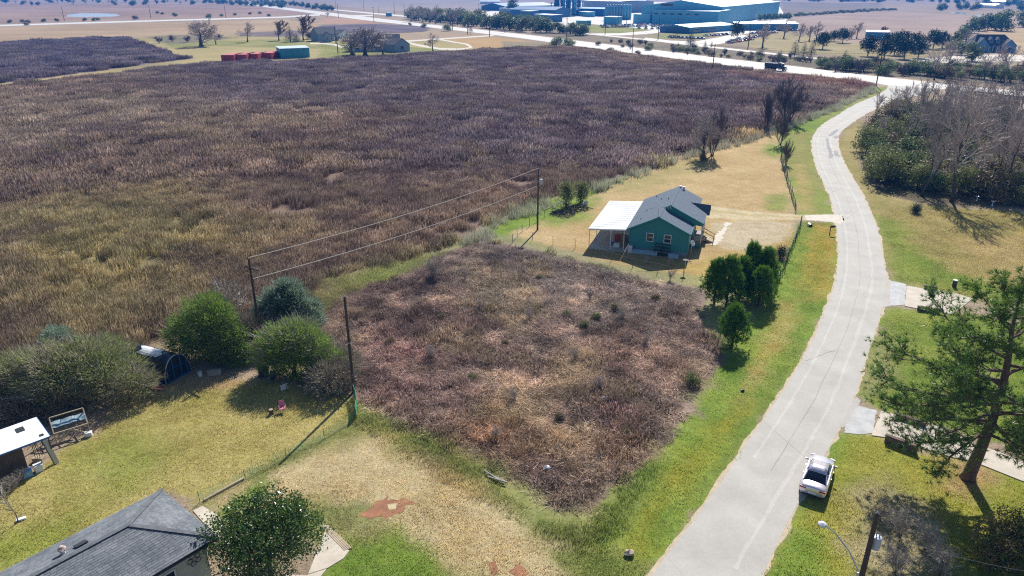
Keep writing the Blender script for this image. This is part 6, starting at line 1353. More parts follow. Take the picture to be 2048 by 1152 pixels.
# utility poles
M_pole = mat('creosoted pole timber', (0.065,0.05,0.038), .9, .3, 4, bump=.4); M_insul = mat('grey porcelain', (0.45,0.46,0.48), .3, .05, 3); M_can = mat('transformer grey', (0.42,0.47,0.53), .4, .08, 3)
def pole(x, y, h, lab, arm=None, can=None, r=.15, group=None, cat='utility pole', lean=(0,0), q=None, extra=None):
    q = q or P(x, y); t = thing('utility_pole', lab, cat, (q.x, q.y, 0), 0, group); MB().tube([(0,0,-.2),(lean[0]*.5,lean[1]*.5,h*.5),(lean[0],lean[1],h)], [r,r*.85,r*.65], 9).obj('shaft', M_pole, t)
    if arm:
        a, ln, z = arm; u = Vector((math.cos(a), math.sin(a), 0)); MB().bar(u*-ln/2+Vector((lean[0],lean[1]-.0,z))+Vector((-u.y,u.x,0))*.14, u*ln/2+Vector((lean[0],lean[1],z))+Vector((-u.y,u.x,0))*.14, .10, .12).obj('crossarm', M_pole, t)
        for s_ in (-.92, -.4, .45, .92): p = u*(s_*ln/2)+Vector((lean[0]-u.y*.14,lean[1]+u.x*.14,z+.06)); MB().lathe([(.02,0),(.05,.03),(.06,.08),(.035,.12),(0,.15)],8,tuple(p)).obj('insulator', M_insul, t)
    else: MB().lathe([(.03,0),(.06,.05),(.04,.14),(0,.18)],8,(lean[0],lean[1],h)).obj('insulator', M_insul, t)
    if can:
        a, z = can; c = Vector((math.cos(a)*(r+.22)+lean[0]*z/h, math.sin(a)*(r+.22)+lean[1]*z/h, z)); cn = MB().lathe([(0,0),(.2,0),(.21,.1),(.21,.62),(.23,.64),(.2,.7),(0,.74)],14,tuple(c)).obj('transformer', M_can, t)
        for s_ in (-.08,.08): MB().lathe([(.02,.72),(.04,.78),(.02,.9),(0,.95)],7,(c.x+s_,c.y,c.z)).obj('bushing', M_insul, cn)
        MB().bar((lean[0]*z/h,lean[1]*z/h,z+.35), (c.x,c.y,z+.35), .1, .06).obj('bracket', M_galv, t)
    return t
def wire(a, b, lab, sag=.5, r=.012, parent=None, m=None, n=14, cat='wire', group=None):
    a, b = Vector(a), Vector(b); c = (a+b)/2; pts = [a.lerp(b, i/n)-c-Vector((0,0,4*sag*(i/n)*(1-i/n))) for i in range(n+1)]
    o = MB().tube(pts, r, 4, cap=False).obj('power_line', m or M_wirep); o.location = c; tag(o, lab, cat, group); return o
hA, hB = hgt(524,691,518), hgt(1075,460,338)
pA = pole(524, 691, hA, 'dark pole with short crossarm rising behind the left bushes', arm=(math.radians(-40), 1.9, hA-.9), r=.14)
pB = pole(1075, 460, hB, 'lone pole with a pale blue transformer left of the white carport', can=(0, hB-2.1), r=.13)
pC = pole(708, 784, hgt(708,784,594), 'dark leaning pole without wires at the corner of the empty lot', r=.14)
MB().lathe([(.16,0),(.17,.02),(.17,.06),(.16,.08)],10,(0,0,4.6)).obj('band', M_galv, pC)
M_wl = mat('bright aluminium wire', (0.42,0.38,0.34), .5, .05, 3)
A_ = P(524,691); B_ = P(1075,460)
wire((A_.x,A_.y,hA+.12),(B_.x,B_.y,hB+.12), 'upper wire from the left crossarm pole to the lone transformer pole', .6, .034, m=M_wl, n=20); wire((A_.x+.1,A_.y,hA-1.9),(B_.x,B_.y,hB-2.3), 'lower wire from the left crossarm pole to the lone transformer pole', .6, .036, m=M_wl, n=20)
# street light pole, bottom right
ls = P(1755, 1027, 8.2)
SL = pole(0, 0, 8.2, 'thick timber pole with transformer and a long streetlight arm at the bottom right', can=(.3, 6.0), r=.16, q=ls)
lp = P(1645, 1046, 6.0)
d = lp-Vector((ls.x, ls.y, 6.0))
MB().tube([(-.15,.0,4.5),(d.x*.35,d.y*.35,5.3),(d.x*.7,d.y*.7,5.85),(d.x,d.y,6.0)],.035,7).obj('lamp_arm', M_galv, SL)
lh = MB(); lh.lathe([(0,-.02),(.14,0),(.22,.05),(.2,.12),(.08,.2),(0,.22)],14); lo = lh.obj('lamp_head', M_whitep, SL); lo.location = (d.x, d.y, 5.85); g = MB().lathe([(0,-.1),(.1,-.08),(.13,-.02),(0,-.02)],12).obj('lamp_glass', M_galv, lo)
for z, a in ((3.6,2.6),(3.2,.2),(2.6,2.9)): MB().bar((0,0,z),(math.cos(a)*.55,math.sin(a)*.55,z+.1),.06).obj('bracket', M_galv, SL)
MB().obox((-.5,.15,3.75),.28,.2,.3,.3).obj('meter_box', M_can, SL); MB().tube([(-.24,-.02,.0),(-.24,-.02,4.6)],.05,8).obj('conduit', M_can, SL)
MB().obox((.45,.1,2.6),.35,.25,.5).obj('junction_box', M_can, SL)
wire((ls.x,ls.y,7.2), tuple(P(2100,1150,4.0)), 'thin service wire running right from the streetlight pole', .3, .012, m=M_wl)
wire((ls.x,ls.y,8.1), tuple(P(1595,930,8.5)+Vector((-3,14,0))), 'thin service wire running back over the parked car from the streetlight pole', .4, .005, m=M_wirep)
# poles along the highway and beyond: foot, top row, crossarm
HP = [(1752,172,105,'pole at the road junction with several wires',1),(1425,140,88,'second highway pole from the junction, left of the dump truck',1),(1264,108,56,'third highway pole from the junction with a lamp top',0),(1133,84,18,'highway pole at the end of the dark tree belt',1),(1010,66,22,'highway pole before the dark tree belt, left part',1),(905,61,10,'highway pole beyond the bush clump',0),
      (748,45,10,'highway pole near the side road mouth',1),(677,35,-10,'highway pole at the country road junction, right one',1),(672,17,-22,'highway pole at the country road junction, left one',1),(728,22,-8,'pole in the far field beyond the side road, first',0),(758,27,13,'short pole in the far field beyond the side road',0),(789,29,-6,'pole in the far field beyond the side road, third',0),(809,31,-4,'pole in the far field beyond the side road, fourth',0),
      (935,68,30,'pole at the farm track mouth',1),(979,74,25,'pole beside the orange weeds',1),(1316,80,36,'yard pole left of the low factory office',0),(1354,70,36,'short yard pole at the factory drive',0),(1496,96,45,'pole in front of the low blue office',1),
      (129,42,-2,'left pole along the far country road',0),(302,37,-4,'middle pole along the far country road',0),(452,36,-2,'right pole along the far country road',0),(676,106,74,'thin pole in the farm yard',0),(672,88,52,'pole at the right corner of the left farmhouse',0),(1210,70,38,'yard pole left of the white tanks',0),(1253,48,22,'short pole by the vertical tanks',0),(1236,50,24,'second short pole by the vertical tanks',0),(971,25,-12,'pole before the far blue roofs, left',0),(958,31,4,'pole before the far blue roofs, right',0)]
HPO = []
for k, (x, y, ty, lab, arm) in enumerate(HP):
    h = min(14, max(6, hgt(x, y, ty) if ty > -30 else 12)); HPO.append((P(x, y), h))
    pole(x, y, h, lab, arm=(math.radians(60), 2.2, h-.6) if arm else None, r=.20 if k < 3 else .26)
k = 0
for a, b in ((0,1),(1,2),(2,3),(3,4)):
    (p, h), (q, g) = HPO[a], HPO[b]
    for j, (dz, o_) in enumerate(((.15,.8),(.15,-.8),(-2.2,0))):
        k += 1; wire((p.x+o_*.5,p.y+o_*.86,h+dz-.5),(q.x+o_*.5,q.y+o_*.86,g+dz-.5), ('far','near','lower')[j]+' highway wire between the '+('junction pole and second pole','second and third poles','third pole and tree belt pole','tree belt poles')[a], 1.0, .02)
p, h = HPO[0]
for j, (dz, o_) in enumerate(((.15,.8),(.15,-.8),(-1.2,0),(-2.6,0))): wire((p.x+o_*.5,p.y+o_*.86,h+dz-.5), (p.x+70,p.y-34+o_,h+dz-.5), ('far top','near top','upper middle','lowest')[j]+' wire running right from the junction pole', 1.2, .022, m=M_wl)
# ================================================================ THE FAR BUILDINGS
M_bsteel = mat('pale blue steel cladding', (0.09,0.37,0.55), .5, .06, .2); M_bsteel2 = mat('blue steel cladding', (0.05,0.24,0.42), .5, .08, .2); M_roofw = mat('white standing seam roof', (0.62,0.72,0.78), .45, .05, .1); M_roofb = mat('pale blue roof', (0.24,0.60,0.74), .45, .05, .1)
M_navy = mat('dark blue steel', (0.02,0.11,0.26), .5, .1, .3); M_teald = mat('teal steel cladding', (0.05,0.30,0.38), .5, .06, .4); M_redc = mat('red container paint', (0.48,0.055,0.05), .6, .15, .8, col2=(0.36,0.04,0.045)); M_greyw = mat('grey house siding', (0.26,0.33,0.42), .8, .1, .6); M_roofd = mat('dark house shingles', (0.085,0.09,0.11), .9, .2, .8)
def frame_from(a, b):
    a, b = Vector((a.x, a.y, 0)), Vector((b.x, b.y, 0)); d = b-a; return a, math.atan2(d.y, d.x), d.length
def hall(name, label, A_, B_, depth, eave, ridge, wall, roof, group=None, cat='building', panels=0, axis='y', side_panels=0, doors=(), wins=(), flat=False, over=.25, trim=None):
    """metal or timber building: front wall from A to B, running back by depth; gable facing the front (axis y) or eaves facing the front (axis x)"""
    a, rz, L_ = frame_from(A_, B_); t = thing(name, label, cat, a, rz, group); D = depth
    if panels:
        pm = MB().box(0,-.06,0, L_/panels-.18,.0,eave).mesh('panel', wall)
        for k in range(panels): place('wall_panel', pm, t, (k*L_/panels+.09, 0, 0))
    if side_panels:
        pm = MB().box(0,0,0,.06,D/side_panels-.18,eave).mesh('panel', wall)
        for k in range(side_panels): place('wall_panel', pm, t, (L_, k*D/side_panels+.09, 0))
    w = MB()
    if flat or axis == 'x': w.prism([(.0,0),(L_,0),(L_,eave),(0,eave)], 0, D)
    else: w.prism([(0,0),(L_,0),(L_,eave-.02),(L_/2,ridge-.02),(0,eave-.02)], 0, D)
    w.obj('wall', M_navy if panels and not flat and wall is M_bsteel2 else wall, t)
    o = over; th_ = .18
    if flat: MB().slab4((-o,-o,eave+.2),(L_+o,-o,eave+.2),(L_+o,D+o,ridge+.2),(-o,D+o,ridge+.2),th_).obj('roof', roof, t)
    elif axis == 'y':
        s_ = (ridge-eave)/(L_/2)
        for x0, x1 in ((-o,L_/2),(L_+o,L_/2)): MB().slab4((x0,-o,eave-o*s_+th_),(x1,-o,ridge+th_),(x1,D+o,ridge+th_),(x0,D+o,eave-o*s_+th_),th_).obj('roof', roof, t)
    else:
        s_ = (ridge-eave)/(D/2)
        for y0, y1 in ((-o,D/2),(D+o,D/2)): MB().slab4((-o,y0,eave-o*s_+th_),(-o,y1,ridge+th_),(L_+o,y1,ridge+th_),(L_+o,y0,eave-o*s_+th_),th_).obj('roof', roof, t)
        for x in (.0, L_-.1): MB().add([(x,0,eave),(x,D,eave),(x,D/2,ridge),(x+.1,0,eave),(x+.1,D,eave),(x+.1,D/2,ridge)], [(0,1,2),(5,4,3),(0,3,4,1),(1,4,5,2),(2,5,3,0)]).obj('gable', wall, t)
    for x, z, ww, hh in doors:
        dd = MB().box(x-ww/2,-.12,z,x+ww/2,-.065,z+hh).obj('door', trim or M_roofw, t); MB().box(x+ww/2-.2,-.16,z+hh*.5,x+ww/2-.08,-.125,z+hh*.5+.15).obj('handle', M_dark, dd)
    for x, z, ww, hh in wins:
        f = MB().box(x-ww/2,-.14,z,x+ww/2,-.065,z+hh).obj('window', trim or M_roofw, t); MB().box(x-ww/2+.12,-.18,z+.12,x+ww/2-.12,-.145,z+hh-.12).obj('pane', M_glass, f)
    return t
# main factory hall: its front-right corner and the long right wall
cr = P(1441, 51); rr_ = P(1556, 31); lf = P(1302, 47)
dv = (rr_-cr); dl = dv.length; dvn = dv.normalized(); nl = Vector((-dvn.y, dvn.x, 0)); Lw = 74
hF = hgt(1441, 51, 14)
t = hall('factory_hall', 'largest factory hall with long pale blue panelled side and bright roof', cr+nl*Lw, cr, dl, hF, hF+5, M_bsteel, M_roofb, side_panels=20, panels=0, wins=((Lw*.32, hF+.2, 12, 2.2),))
for k, (y, w_) in enumerate(((8,5),(dl*.52,6),(dl*.72,4))): d_ = MB().box(Lw+.08,y,0,Lw+.15,y+w_,6).obj('door', M_roofb, t); MB().box(Lw+.16,y+w_-.6,2,Lw+.2,y+w_-.4,2.5).obj('handle', M_dark, d_)
la, lb2 = P(1303, 48), P(1434, 52.5)
t = hall('factory_annex', 'low front annex of the largest hall with eight tall panels and small windows', la, lb2, 24, hgt(1303,48,20.5), hgt(1303,48,20.5)+.9, M_bsteel, M_roofw, panels=8, flat=True, side_panels=4, wins=tuple((((i+.5)/8)*(lb2-la).length, 8.2, 4.2, 1.7) for i in range(6)))
hall('factory_annex', 'small white roofed block left of the panelled front annex', P(1266,46.5), P(1299,48), 18, hgt(1266,46,28), hgt(1266,46,28)+.5, M_bsteel, M_roofw, panels=3, flat=True)
of = hall('factory_office', 'long low blue office building with parked cars before it', P(1378,67.5), P(1470,61), 26, hgt(1378,67,55), hgt(1378,67,55)+1.6, M_bsteel2, M_roofb, axis='x', panels=4, wins=((10,1.2,8,2),(30,1.2,6,2)))
hall('factory_office', 'low blue rear wing stretching right behind the parked cars', P(1470,61), P(1595,61), 16, hgt(1470,61,48), hgt(1470,61,48)+1.2, M_bsteel2, M_roofb, axis='x')
hall('warehouse', 'pale grey warehouse with bright flat roof left of the largest hall', P(1166,23), P(1240,26), 60, 14, 17, M_greyw, M_roofw, flat=True, panels=7)
hall('warehouse', 'wide dark blue shed at the far left of the factory', P(1010,22), P(1110,19), 50, 6, 10, M_navy, M_navy, axis='x')
hall('warehouse', 'second dark blue shed just right of the far left one', P(1020,34), P(1110,36), 40, 8, 11, M_navy, M_navy, axis='x')
hall('warehouse', 'long low blue block between the steel frames and the vertical tanks', P(1142,31), P(1206,33), 20, 8, 9, M_navy, M_bsteel2, flat=True)
for a in (('yard_shed','dark yard shed with white roof at the left edge of the yard',(1040,38),(1060,39),12,8,M_navy,M_roofw),('yard_shed','long yard shed with bulging white roof beside the tree belt',(1068,41),(1103,44),12,6,M_navy,M_roofw),('yard_shed','white low building left of the dark yard shed',(998,26),(1038,28),14,6,M_greyw,M_roofw),
          ('yard_shed','small teal container office in the middle of the yard',(1152,50),(1171,51),7,3.6,M_teald,M_teald),('yard_shed','small pale blue control building before the vertical tanks',(1207,49),(1232,50),9,6.5,M_bsteel,M_roofw),('yard_shed','white truck sized cabin in the factory yard',(1157,32),(1177,34),8,5,M_bsteel,M_roofw)):
    hall(a[0], a[1], P(*a[2]), P(*a[3]), a[4], a[5], a[5]+.4, a[6], a[7], flat=True, panels=3)
for k in range(9):
    x = 1213+k*5.6; q = P(x, 41-.25*k); lightt = k >= 6; t = thing('storage_tank', ('%s of the vertical blue tanks in the factory yard' if not lightt else '%s of the vertical tanks, one of the pale ones') % ('first','second','third','fourth','fifth','sixth','seventh','eighth','ninth')[k], 'tank', (q.x, q.y, 0), 0, 'vertical tanks in the factory yard')
    MB().lathe([(0,0),(2.0,0),(2.0,13.5),(1.4,14.6),(0,15.0)],14).obj('shell', M_bsteel if lightt else M_bsteel2, t, True); MB().lathe([(2.03,13.3),(2.12,13.3),(2.12,13.6),(2.03,13.6)],14).obj('top_ring', M_roofw, t); MB().bar((2.1,-.3,0),(2.1,-.3,13.8),.3,.1).obj('ladder', M_galv, t)
for k, (x, y, hh, w_) in enumerate(((1113,32,20,10),(1125,32,24,8),(1136,31,22,9),(1148,32,26,8),(1157,30,22,7))):
    q = P(x, y); t = thing('process_tower', ('leftmost','second','middle','fourth','rightmost')[k]+' of the blue steel process towers in the factory', 'tower', (q.x, q.y, 0), .3, 'steel process towers')
    for a in (-1,1):
        for b in (-1,1): MB().box(a*w_/2-.4,b*w_/2-.4,0,a*w_/2+.4,b*w_/2+.4,hh*.72).obj('column', M_navy, t)
    for z in (.25,.5,.72): MB().box(-w_/2-.5,-w_/2-.5,hh*z,w_/2+.5,w_/2+.5,hh*z+.5).obj('platform', M_bsteel2, t)
    MB().lathe([(0,hh*.1),(w_*.3,hh*.1),(w_*.3,hh*.9),(w_*.12,hh),(0,hh)],10).obj('vessel', M_bsteel if k % 2 else M_navy, t, True)
for k in range(14):
    x = 1258+(k%7)*14; y = 18+6*(k//7); hall('pallet_stack', ('far' if k < 7 else 'near')+' row of pale stored goods, stack '+('one','two','three','four','five','six','seven')[k%7]+' from the left', P(x,y), P(x+9,y+.4), 14, 3.2, 3.4, M_roofw, M_roofw, flat=True, group='pale stacked goods behind the tanks', cat='stacked goods')
# red containers, metal shed, farmhouses
for k, (x0, y0, x1, y1) in enumerate(((443,122.5,467,123.5),(468,121.5,492,122),(491.5,120,515,121),(519,118,545,119.5))):
    A_, B_ = P(x0,y0), P(x1,y1); a, rz, L_ = frame_from(A_, B_); L_ = min(L_, 6.1); t = thing('shipping_container', ('leftmost red shipping container in the farm row','second red shipping container from the left','third red shipping container, beside the gap','rightmost red shipping container, alone beyond the gap')[k], 'container', a, math.atan2((B_-A_).y*.2, (B_-A_).x), 'red shipping containers on the grass')
    D, Hh = 12.2, 2.75; MB().box(.05,.05,.1,L_-.05,D-.05,Hh-.05).obj('body', M_redc, t)
    for i in range(16): x = .15+i*(L_-.3)/16; MB().box(x,-.02,.2,x+(L_-.3)/32,.045,Hh-.2).obj('rib', M_redc, t)
    MB().box(-.0,-.03,Hh-.16,L_,.0,Hh).obj('top_rail', M_redc, t); MB().box(0,0,Hh-.04,L_,D,Hh).obj('roof', mat('sun bleached red roof',(0.55,0.16,0.13),.6,.15,.5) if k == 0 else bpy.data.materials['sun bleached red roof'], t)
hall('metal_shed', 'teal metal shed with white roof right of the red containers', P(562,117), P(620,114.5), 8.5, hgt(562,117,98), hgt(562,117,98)+.5, M_teald, M_roofw, flat=True, panels=5)
hall('farmhouse', 'left farmhouse, grey with a white gable between the bare trees', P(637,83), P(678,81), 10, 4.2, 8, M_greyw, M_roofd, axis='x', wins=((8,1.2,1.6,1.8),(14,1.2,1.6,1.8)), doors=((11,.1,1.3,2.2),), trim=M_whitep)
hall('farmhouse', 'small front gable wing of the left farmhouse', P(648,84.5), P(664,84), 5, 3.4, 5.8, M_greyw, M_roofd, axis='y', wins=((2.4,1.2,1.2,1.5),(4.8,1.2,1.2,1.5)), trim=M_whitep)
hall('farm_garage', 'white garage right of the left farmhouse', P(681,78), P(700,77), 7, 3.6, 5.5, M_whitep, M_roofd, axis='y', doors=((4,.1,3,2.6),))
hall('farmhouse', 'right farmhouse with dark roof half hidden by bare trees', P(700,104), P(800,103), 12, 4.0, 8.2, M_greyw, M_roofd, axis='x', wins=((4,1.2,1.6,1.5),(26,1.2,1.6,1.5)), trim=M_dark)
hall('farmhouse', 'gabled right end of the right farmhouse', P(790,105), P(820,102.5), 8, 3.6, 6.6, M_greyw, M_roofd, axis='y', wins=((5,1.3,1.8,1.5),), trim=M_dark)
M_bh = mat('blue grey house cladding', (0.14,0.30,0.52), .7, .06, .6)
def villa():
    A_, B_ = P(1935,104), P(2022,109); a, rz, L_ = frame_from(A_, B_); rz = math.radians(-8); L_ = 23
    t = thing('villa', 'large blue grey house with dormers and triple garage gables at the upper right', 'house', a, rz)
    MB().box(0,1.2,0,L_,12,3.4).obj('wall', M_bh, t)
    for y0, y1 in ((.7,6.6),(12.5,6.6)): MB().slab4((2.5,y0,3.3),(5.5,y1,8.4),(L_-4,y1,8.4),(L_+.3,y0,3.3),.2).obj('roof', M_roofd, t)
    MB().add([(2.5,.7,3.3),(5.5,6.6,8.4),(2.5,12.5,3.3)], [(0,1,2)]).obj('hip_roof', M_roofd, t); MB().add([(L_+.3,.7,3.3),(L_-4,6.6,8.4),(L_+.3,12.5,3.3)], [(0,2,1)]).obj('hip_roof', M_roofd, t)
    for x, w_, y, z in ((.0,4.6,-.6,5.4),(3.4,6.6,.2,7.0),(16.4,6.4,-.2,6.2)):
        g = MB().prism([(x,0),(x+w_,0),(x+w_,3.4),(x+w_/2,z-.15),(x,3.4)], y, y+5).obj('gable_wing', M_bh, t)
        for x0 in (x-.35, x+w_+.35): MB().slab4((x0,y-.35,3.15),(x+w_/2,y-.35,z+.12),(x+w_/2,y+5.5,z+.12),(x0,y+5.5,3.15),.16).obj('wing_roof', M_roofd, t)
        f = MB().box(x+w_*.28,y-.08,.9,x+w_*.72,y-.01,2.6).obj('window', M_whitep, t); MB().box(x+w_*.31,y-.12,1.0,x+w_*.69,y-.085,2.5).obj('pane', M_glass, f)
    for x in (11.2, 14.6):
        dd = MB().prism([(x-.9,4.2),(x+.9,4.2),(x+.9,6.0),(x,7.2),(x-.9,6.0)], 2.0, 5.5).obj('dormer', M_bh, t); MB().box(x-.45,1.92,4.9,x+.45,1.99,6.0).obj('pane', M_glass, dd)
        for s_ in (-1,1): MB().slab4((x+s_*1.15,1.8,5.8),(x,1.8,7.4),(x,5.6,7.4),(x+s_*1.15,5.6,5.8),.12).obj('dormer_roof', M_roofd, dd)
    dr = MB().box(12.2,1.08,.1,13.4,1.19,2.6).obj('door', M_dark, t); MB().box(13.15,1.02,1.2,13.25,1.07,1.35).obj('handle', M_galv, dr)
    for x in (10.6,14.9): f = MB().box(x-.7,1.1,1,x+.7,1.19,2.5).obj('window', M_whitep, t); MB().box(x-.6,1.05,1.1,x+.6,1.095,2.4).obj('pane', M_glass, f)
    MB().box(9.6,-.4,3.0,16.2,1.2,3.2).obj('porch_roof', M_roofd, t)
    for x in (9.8,11.8,13.8,16.0): MB().box(x-.12,-.3,0,x+.12,-.06,3.0).obj('porch_column', M_whitep, t)
villa()
hall('barn', 'low blue barn behind the dark round trees', P(1731,79), P(1778,80), 8, 4.5, 5.2, M_bsteel2, M_roofw, flat=True)
for k, (x0,y0,x1,y1,lab) in enumerate(((1972,8,2012,9,'white house among the far trees at the top right'),(1946,15,1990,17,'pale long roof behind the far trees at the top right'),(960,8,1000,8,'far pale building before the tree line'),(1240,6,1290,7,'far low building behind the factory stacks'),(1700,3,1735,3,'far bright barn left of the top right trees'))):
    hall('far_building', lab, P(x0,y0), P(x1,y1), 14, 4.5, 7, M_whitep, M_roofw, axis='x')
hall('roadside_hut', 'tiny blue hut on the strip between the two roads', P(772,32.5), P(779,33), 3, 3.5, 4.2, M_bsteel2, M_roofb, flat=True)
# ================================================================ THE FAR TREES
for k, (x, y, h, kd, lab) in enumerate(((403,93,14.5,'oakbare0','huge spreading bare oak at the farm, left of the containers'),(432,89,9,'bare1','slim bare tree just right of the huge spreading oak'),(495,84,11.5,'bare2','lone bare tree between the huge oak and the farm trees'),(558,81,11.5,'rusty','rusty twigged bare tree at the left of the farm trees'),(607,81,14.5,'rusty','taller rusty twigged bare tree right of the dark cedar'),
      (706,110,10,'oakbare1','left bare tree at the field edge before the right farmhouse'),(731,112,14,'oakbare0','big bare tree at the field edge before the right farmhouse'),(766,109,11.5,'bare3','third bare tree at the field edge before the right farmhouse'),(866,102,8.5,'bare0','lone small bare tree inside the gravel loop'),(655,34,6,'bare1','small bare tree at the country road junction'),
      (942,69,5,'bare2','small bare tree beside the farm track mouth'))):
    plant(kd, 'bare_tree', x, y, h, lab, 'tree', 'bare trees about the farm', crown='branches', wide=1.75 if 'oak' in kd else 1.35)
plant('cedar0', 'cedar_tree', 581, 84, 10, 'dark cedar among the rusty trees at the farm', 'tree', wide=1.1); plant('cedar1', 'cedar_tree', 594, 84, 5.5, 'small low cedar beside the dark farm cedar', 'tree', wide=1.3); plant('shrub2', 'thicket', 622, 78, 5, 'brown thicket at the left end of the left farmhouse', 'bush', wide=1.5)
plant('shrub2', 'thicket', 706, 113, 2.5, 'dark junk and scrub at the foot of the left field edge tree', 'bush')
for k, (x, y, h, lab) in enumerate(((318,86,3.5,'left'),(345,83,3.5,'middle'),(375,84,3.5,'right'),(440,78,3,'far right'))): plant('multi%d' % (k % 2), 'scrub_bush', x, y, h, lab+' clump of mauve scrub behind the huge oak', 'bush', 'mauve scrub behind the huge oak', crown='branches', wide=1.6)
for k, (x, y, h, v, lab) in enumerate(((1113,93,5.5,0,'left of the two big dark bushes on the near side of the highway'),(1138,95,5.2,0,'right of the two big dark bushes on the near side of the highway'),(894,62,5,0,'dark round bush beside the highway near the farm track'),(848,55,3.5,1,'green bush beside the highway, left of the dark round one'),(820,51,2.5,0,'small bush at the left among the highway bushes'),(1222,106,3,2,'low brown bush below the two big dark bushes'),(1276,109,2.2,2,'tiny bush at the foot of the third highway pole'))):
    plant('shrub%d' % v, 'roadside_bush', x, y, h, lab, 'bush', 'bushes along the highway', wide=1.45)
# tree belt between highway and factory
rng = random.Random(21)
for k in range(30):
    u = k/29; x = 826+335*u + rng.uniform(-5,5); y = 42+30*u + rng.uniform(-3.5,1.5) - (3 if k % 3 == 0 else 0); v = k % 3
    plant('round%d' % v, 'belt_tree', x, y, rng.uniform(8,13) if u < .8 else rng.uniform(6,8.5), ('dense dark round tree standing in the belt along the highway','olive round tree standing in the belt along the highway','dense dark round tree standing in the belt along the highway')[v], 'tree', 'trees of the belt along the highway', wide=1.35)
for k, (x, y) in enumerate(((822,44),(832,42),(846,45),(860,46),(872,47),(902,50),(915,50))): plant('bare%d' % (k%4), 'bare_tree', x, y, 15, 'bare grey tree rising at the left end of the belt by the highway', 'tree', 'bare trees in the highway belt', crown='branches')
plant('round0', 'tree', 1026, 26, 18, 'big dark round tree standing above the far blue sheds', 'tree')
# left upper belt along the oblique road
for k in range(26):
    u = k/25; x = 418+150*u + rng.uniform(-4,4); y = 6+9*u+rng.uniform(-2,2)
    plant('round%d' % (k%3), 'belt_tree', x, y, rng.uniform(7,10), 'dark far tree in the upper belt left of the highway', 'tree', 'trees of the upper left belt', wide=1.2)
for k in range(24):
    u = k/23; x = 505+155*u + rng.uniform(-4,4); y = 0.5+21*u+rng.uniform(-1.5,1.5)
    plant('round%d' % (k%3), 'belt_tree', x, y, rng.uniform(6,9), 'dark far tree in the second belt above the highway start', 'tree', 'trees of the second upper left belt', wide=1.25)
for k in range(40):
    x = -20+480*k/39 + rng.uniform(-5,5); y = 9+rng.uniform(-6,3); plant(('round1','bare0','multi0','round2','bare2')[k%5], 'far_tree', x, y, rng.uniform(6,11), 'small far tree on the pinkish land behind the pond' if k % 2 else 'far scattered tree on the pinkish land behind the pond', 'tree', 'scattered trees behind the pond', crown='crown', wide=1.4)
for k, (x, y) in enumerate(((20,46),(46,45),(57,46),(88,44),(114,43),(196,41),(271,39),(418,36),(443,33),(538,33),(53,51),(188,42),(170,42),(315,27),(325,29),(348,31),(352,33),(470,31),(500,29),(520,28))): plant('shrub%d' % (k%4), 'roadside_bush', x, y, 4.5 if k in (6,7) else 3.2, 'small round dark bush by the far country road' if k < 13 else 'small scrub bush above the far country road', 'bush', 'bushes by the far country road', wide=1.5)
# scrub between highway and factory, cedars along it
for k, (x, y, h) in enumerate(((1380,93,9),(1559,125,5.5),(1588,115,8),(1607,112,6.5),(1622,113,7),(1688,125,5.5),(1410,94,3.5),(1423,94,3.2),(1356,94,3))): plant('cedar%d' % (k%2), 'cedar_tree', x, y, h, ('pointed dark cedar at the factory drive','short cedar behind the dump truck','tall cedar right of the dump truck','middle cedar in the trio right of the truck','right cedar in the trio right of the truck','cedar at the head of the roadside thicket','low cedar on the scrub strip, left','low cedar on the scrub strip, right','low cedar left of the pointed dark one')[k], 'tree', 'cedars of the scrub strip')
for k in range(56):
    x = 1180+500*rng.random(); yb = 76+ (x-1180)*.095; y = yb+rng.uniform(2,16)
    v = rng.choice((1,2,2,1)); plant('shrub%d' % v if k % 2 else 'multi%d' % (k%2), 'scrub_bush', x, y, rng.uniform(1.5,3.2), 'small grey brown scrub bush on the strip between highway and factory', 'bush', 'scrub between highway and factory', wide=1.5, crown='foliage' if k % 2 else 'branches')
for k in range(46):
    u = k/45; x = 1650+400*u + rng.uniform(-8,8); y = 139+26*u + rng.uniform(-14,3); plant(('shrub0','shrub1','shrub2','multi0','shrub3')[k%5], 'roadside_bush', x, y, rng.uniform(3.2,5.6), ('dark','olive','brown','bare grey','dark')[k%5]+' bush in the thicket on the far side of the highway', 'bush', 'thicket on the far side of the highway', wide=1.35)
for k, (x, y, h, kd, lab) in enumerate(((1525,95,13,'bare0','pale forked bare tree at the factory road, nearest the parked cars'),(1567,77,12,'bare1','bare tree on the mown grass right of the parked cars'),(1597,83,10.5,'bare2','leaning bare tree on the mown grass, second'),(1618,82,10,'bare3','bare tree on the mown grass, third'),(1633,80,10.5,'bare0','bare tree on the mown grass, fourth'),(1713,77,10,'bare2','bare tree behind the dark round trees'),(1702,78,7,'bare1','small bare tree in front of the pink field'),(1762,76,7,'rusty','rusty bare tree beside the blue barn'),
      (1830,108,5,'bare3','small bare tree by the drive of the blue villa'),(1890,155,15,'wood0','big bare tree by the junction with fanned branches'),(1868,160,11,'wood1','bare tree left of the fanned one at the junction'),(2020,165,14,'wood2','big bare tree at the right edge beyond the highway'),(2045,160,12,'wood0','bare tree cut by the right edge beyond the highway'),(1930,90,9,'bare0','bare tree left of the blue villa'),(1968,160,9,'wood1','smaller bare tree beyond the highway before the villa'))):
    plant(kd, 'bare_tree', x, y, h, lab, 'tree', crown='branches', wide=1.3)
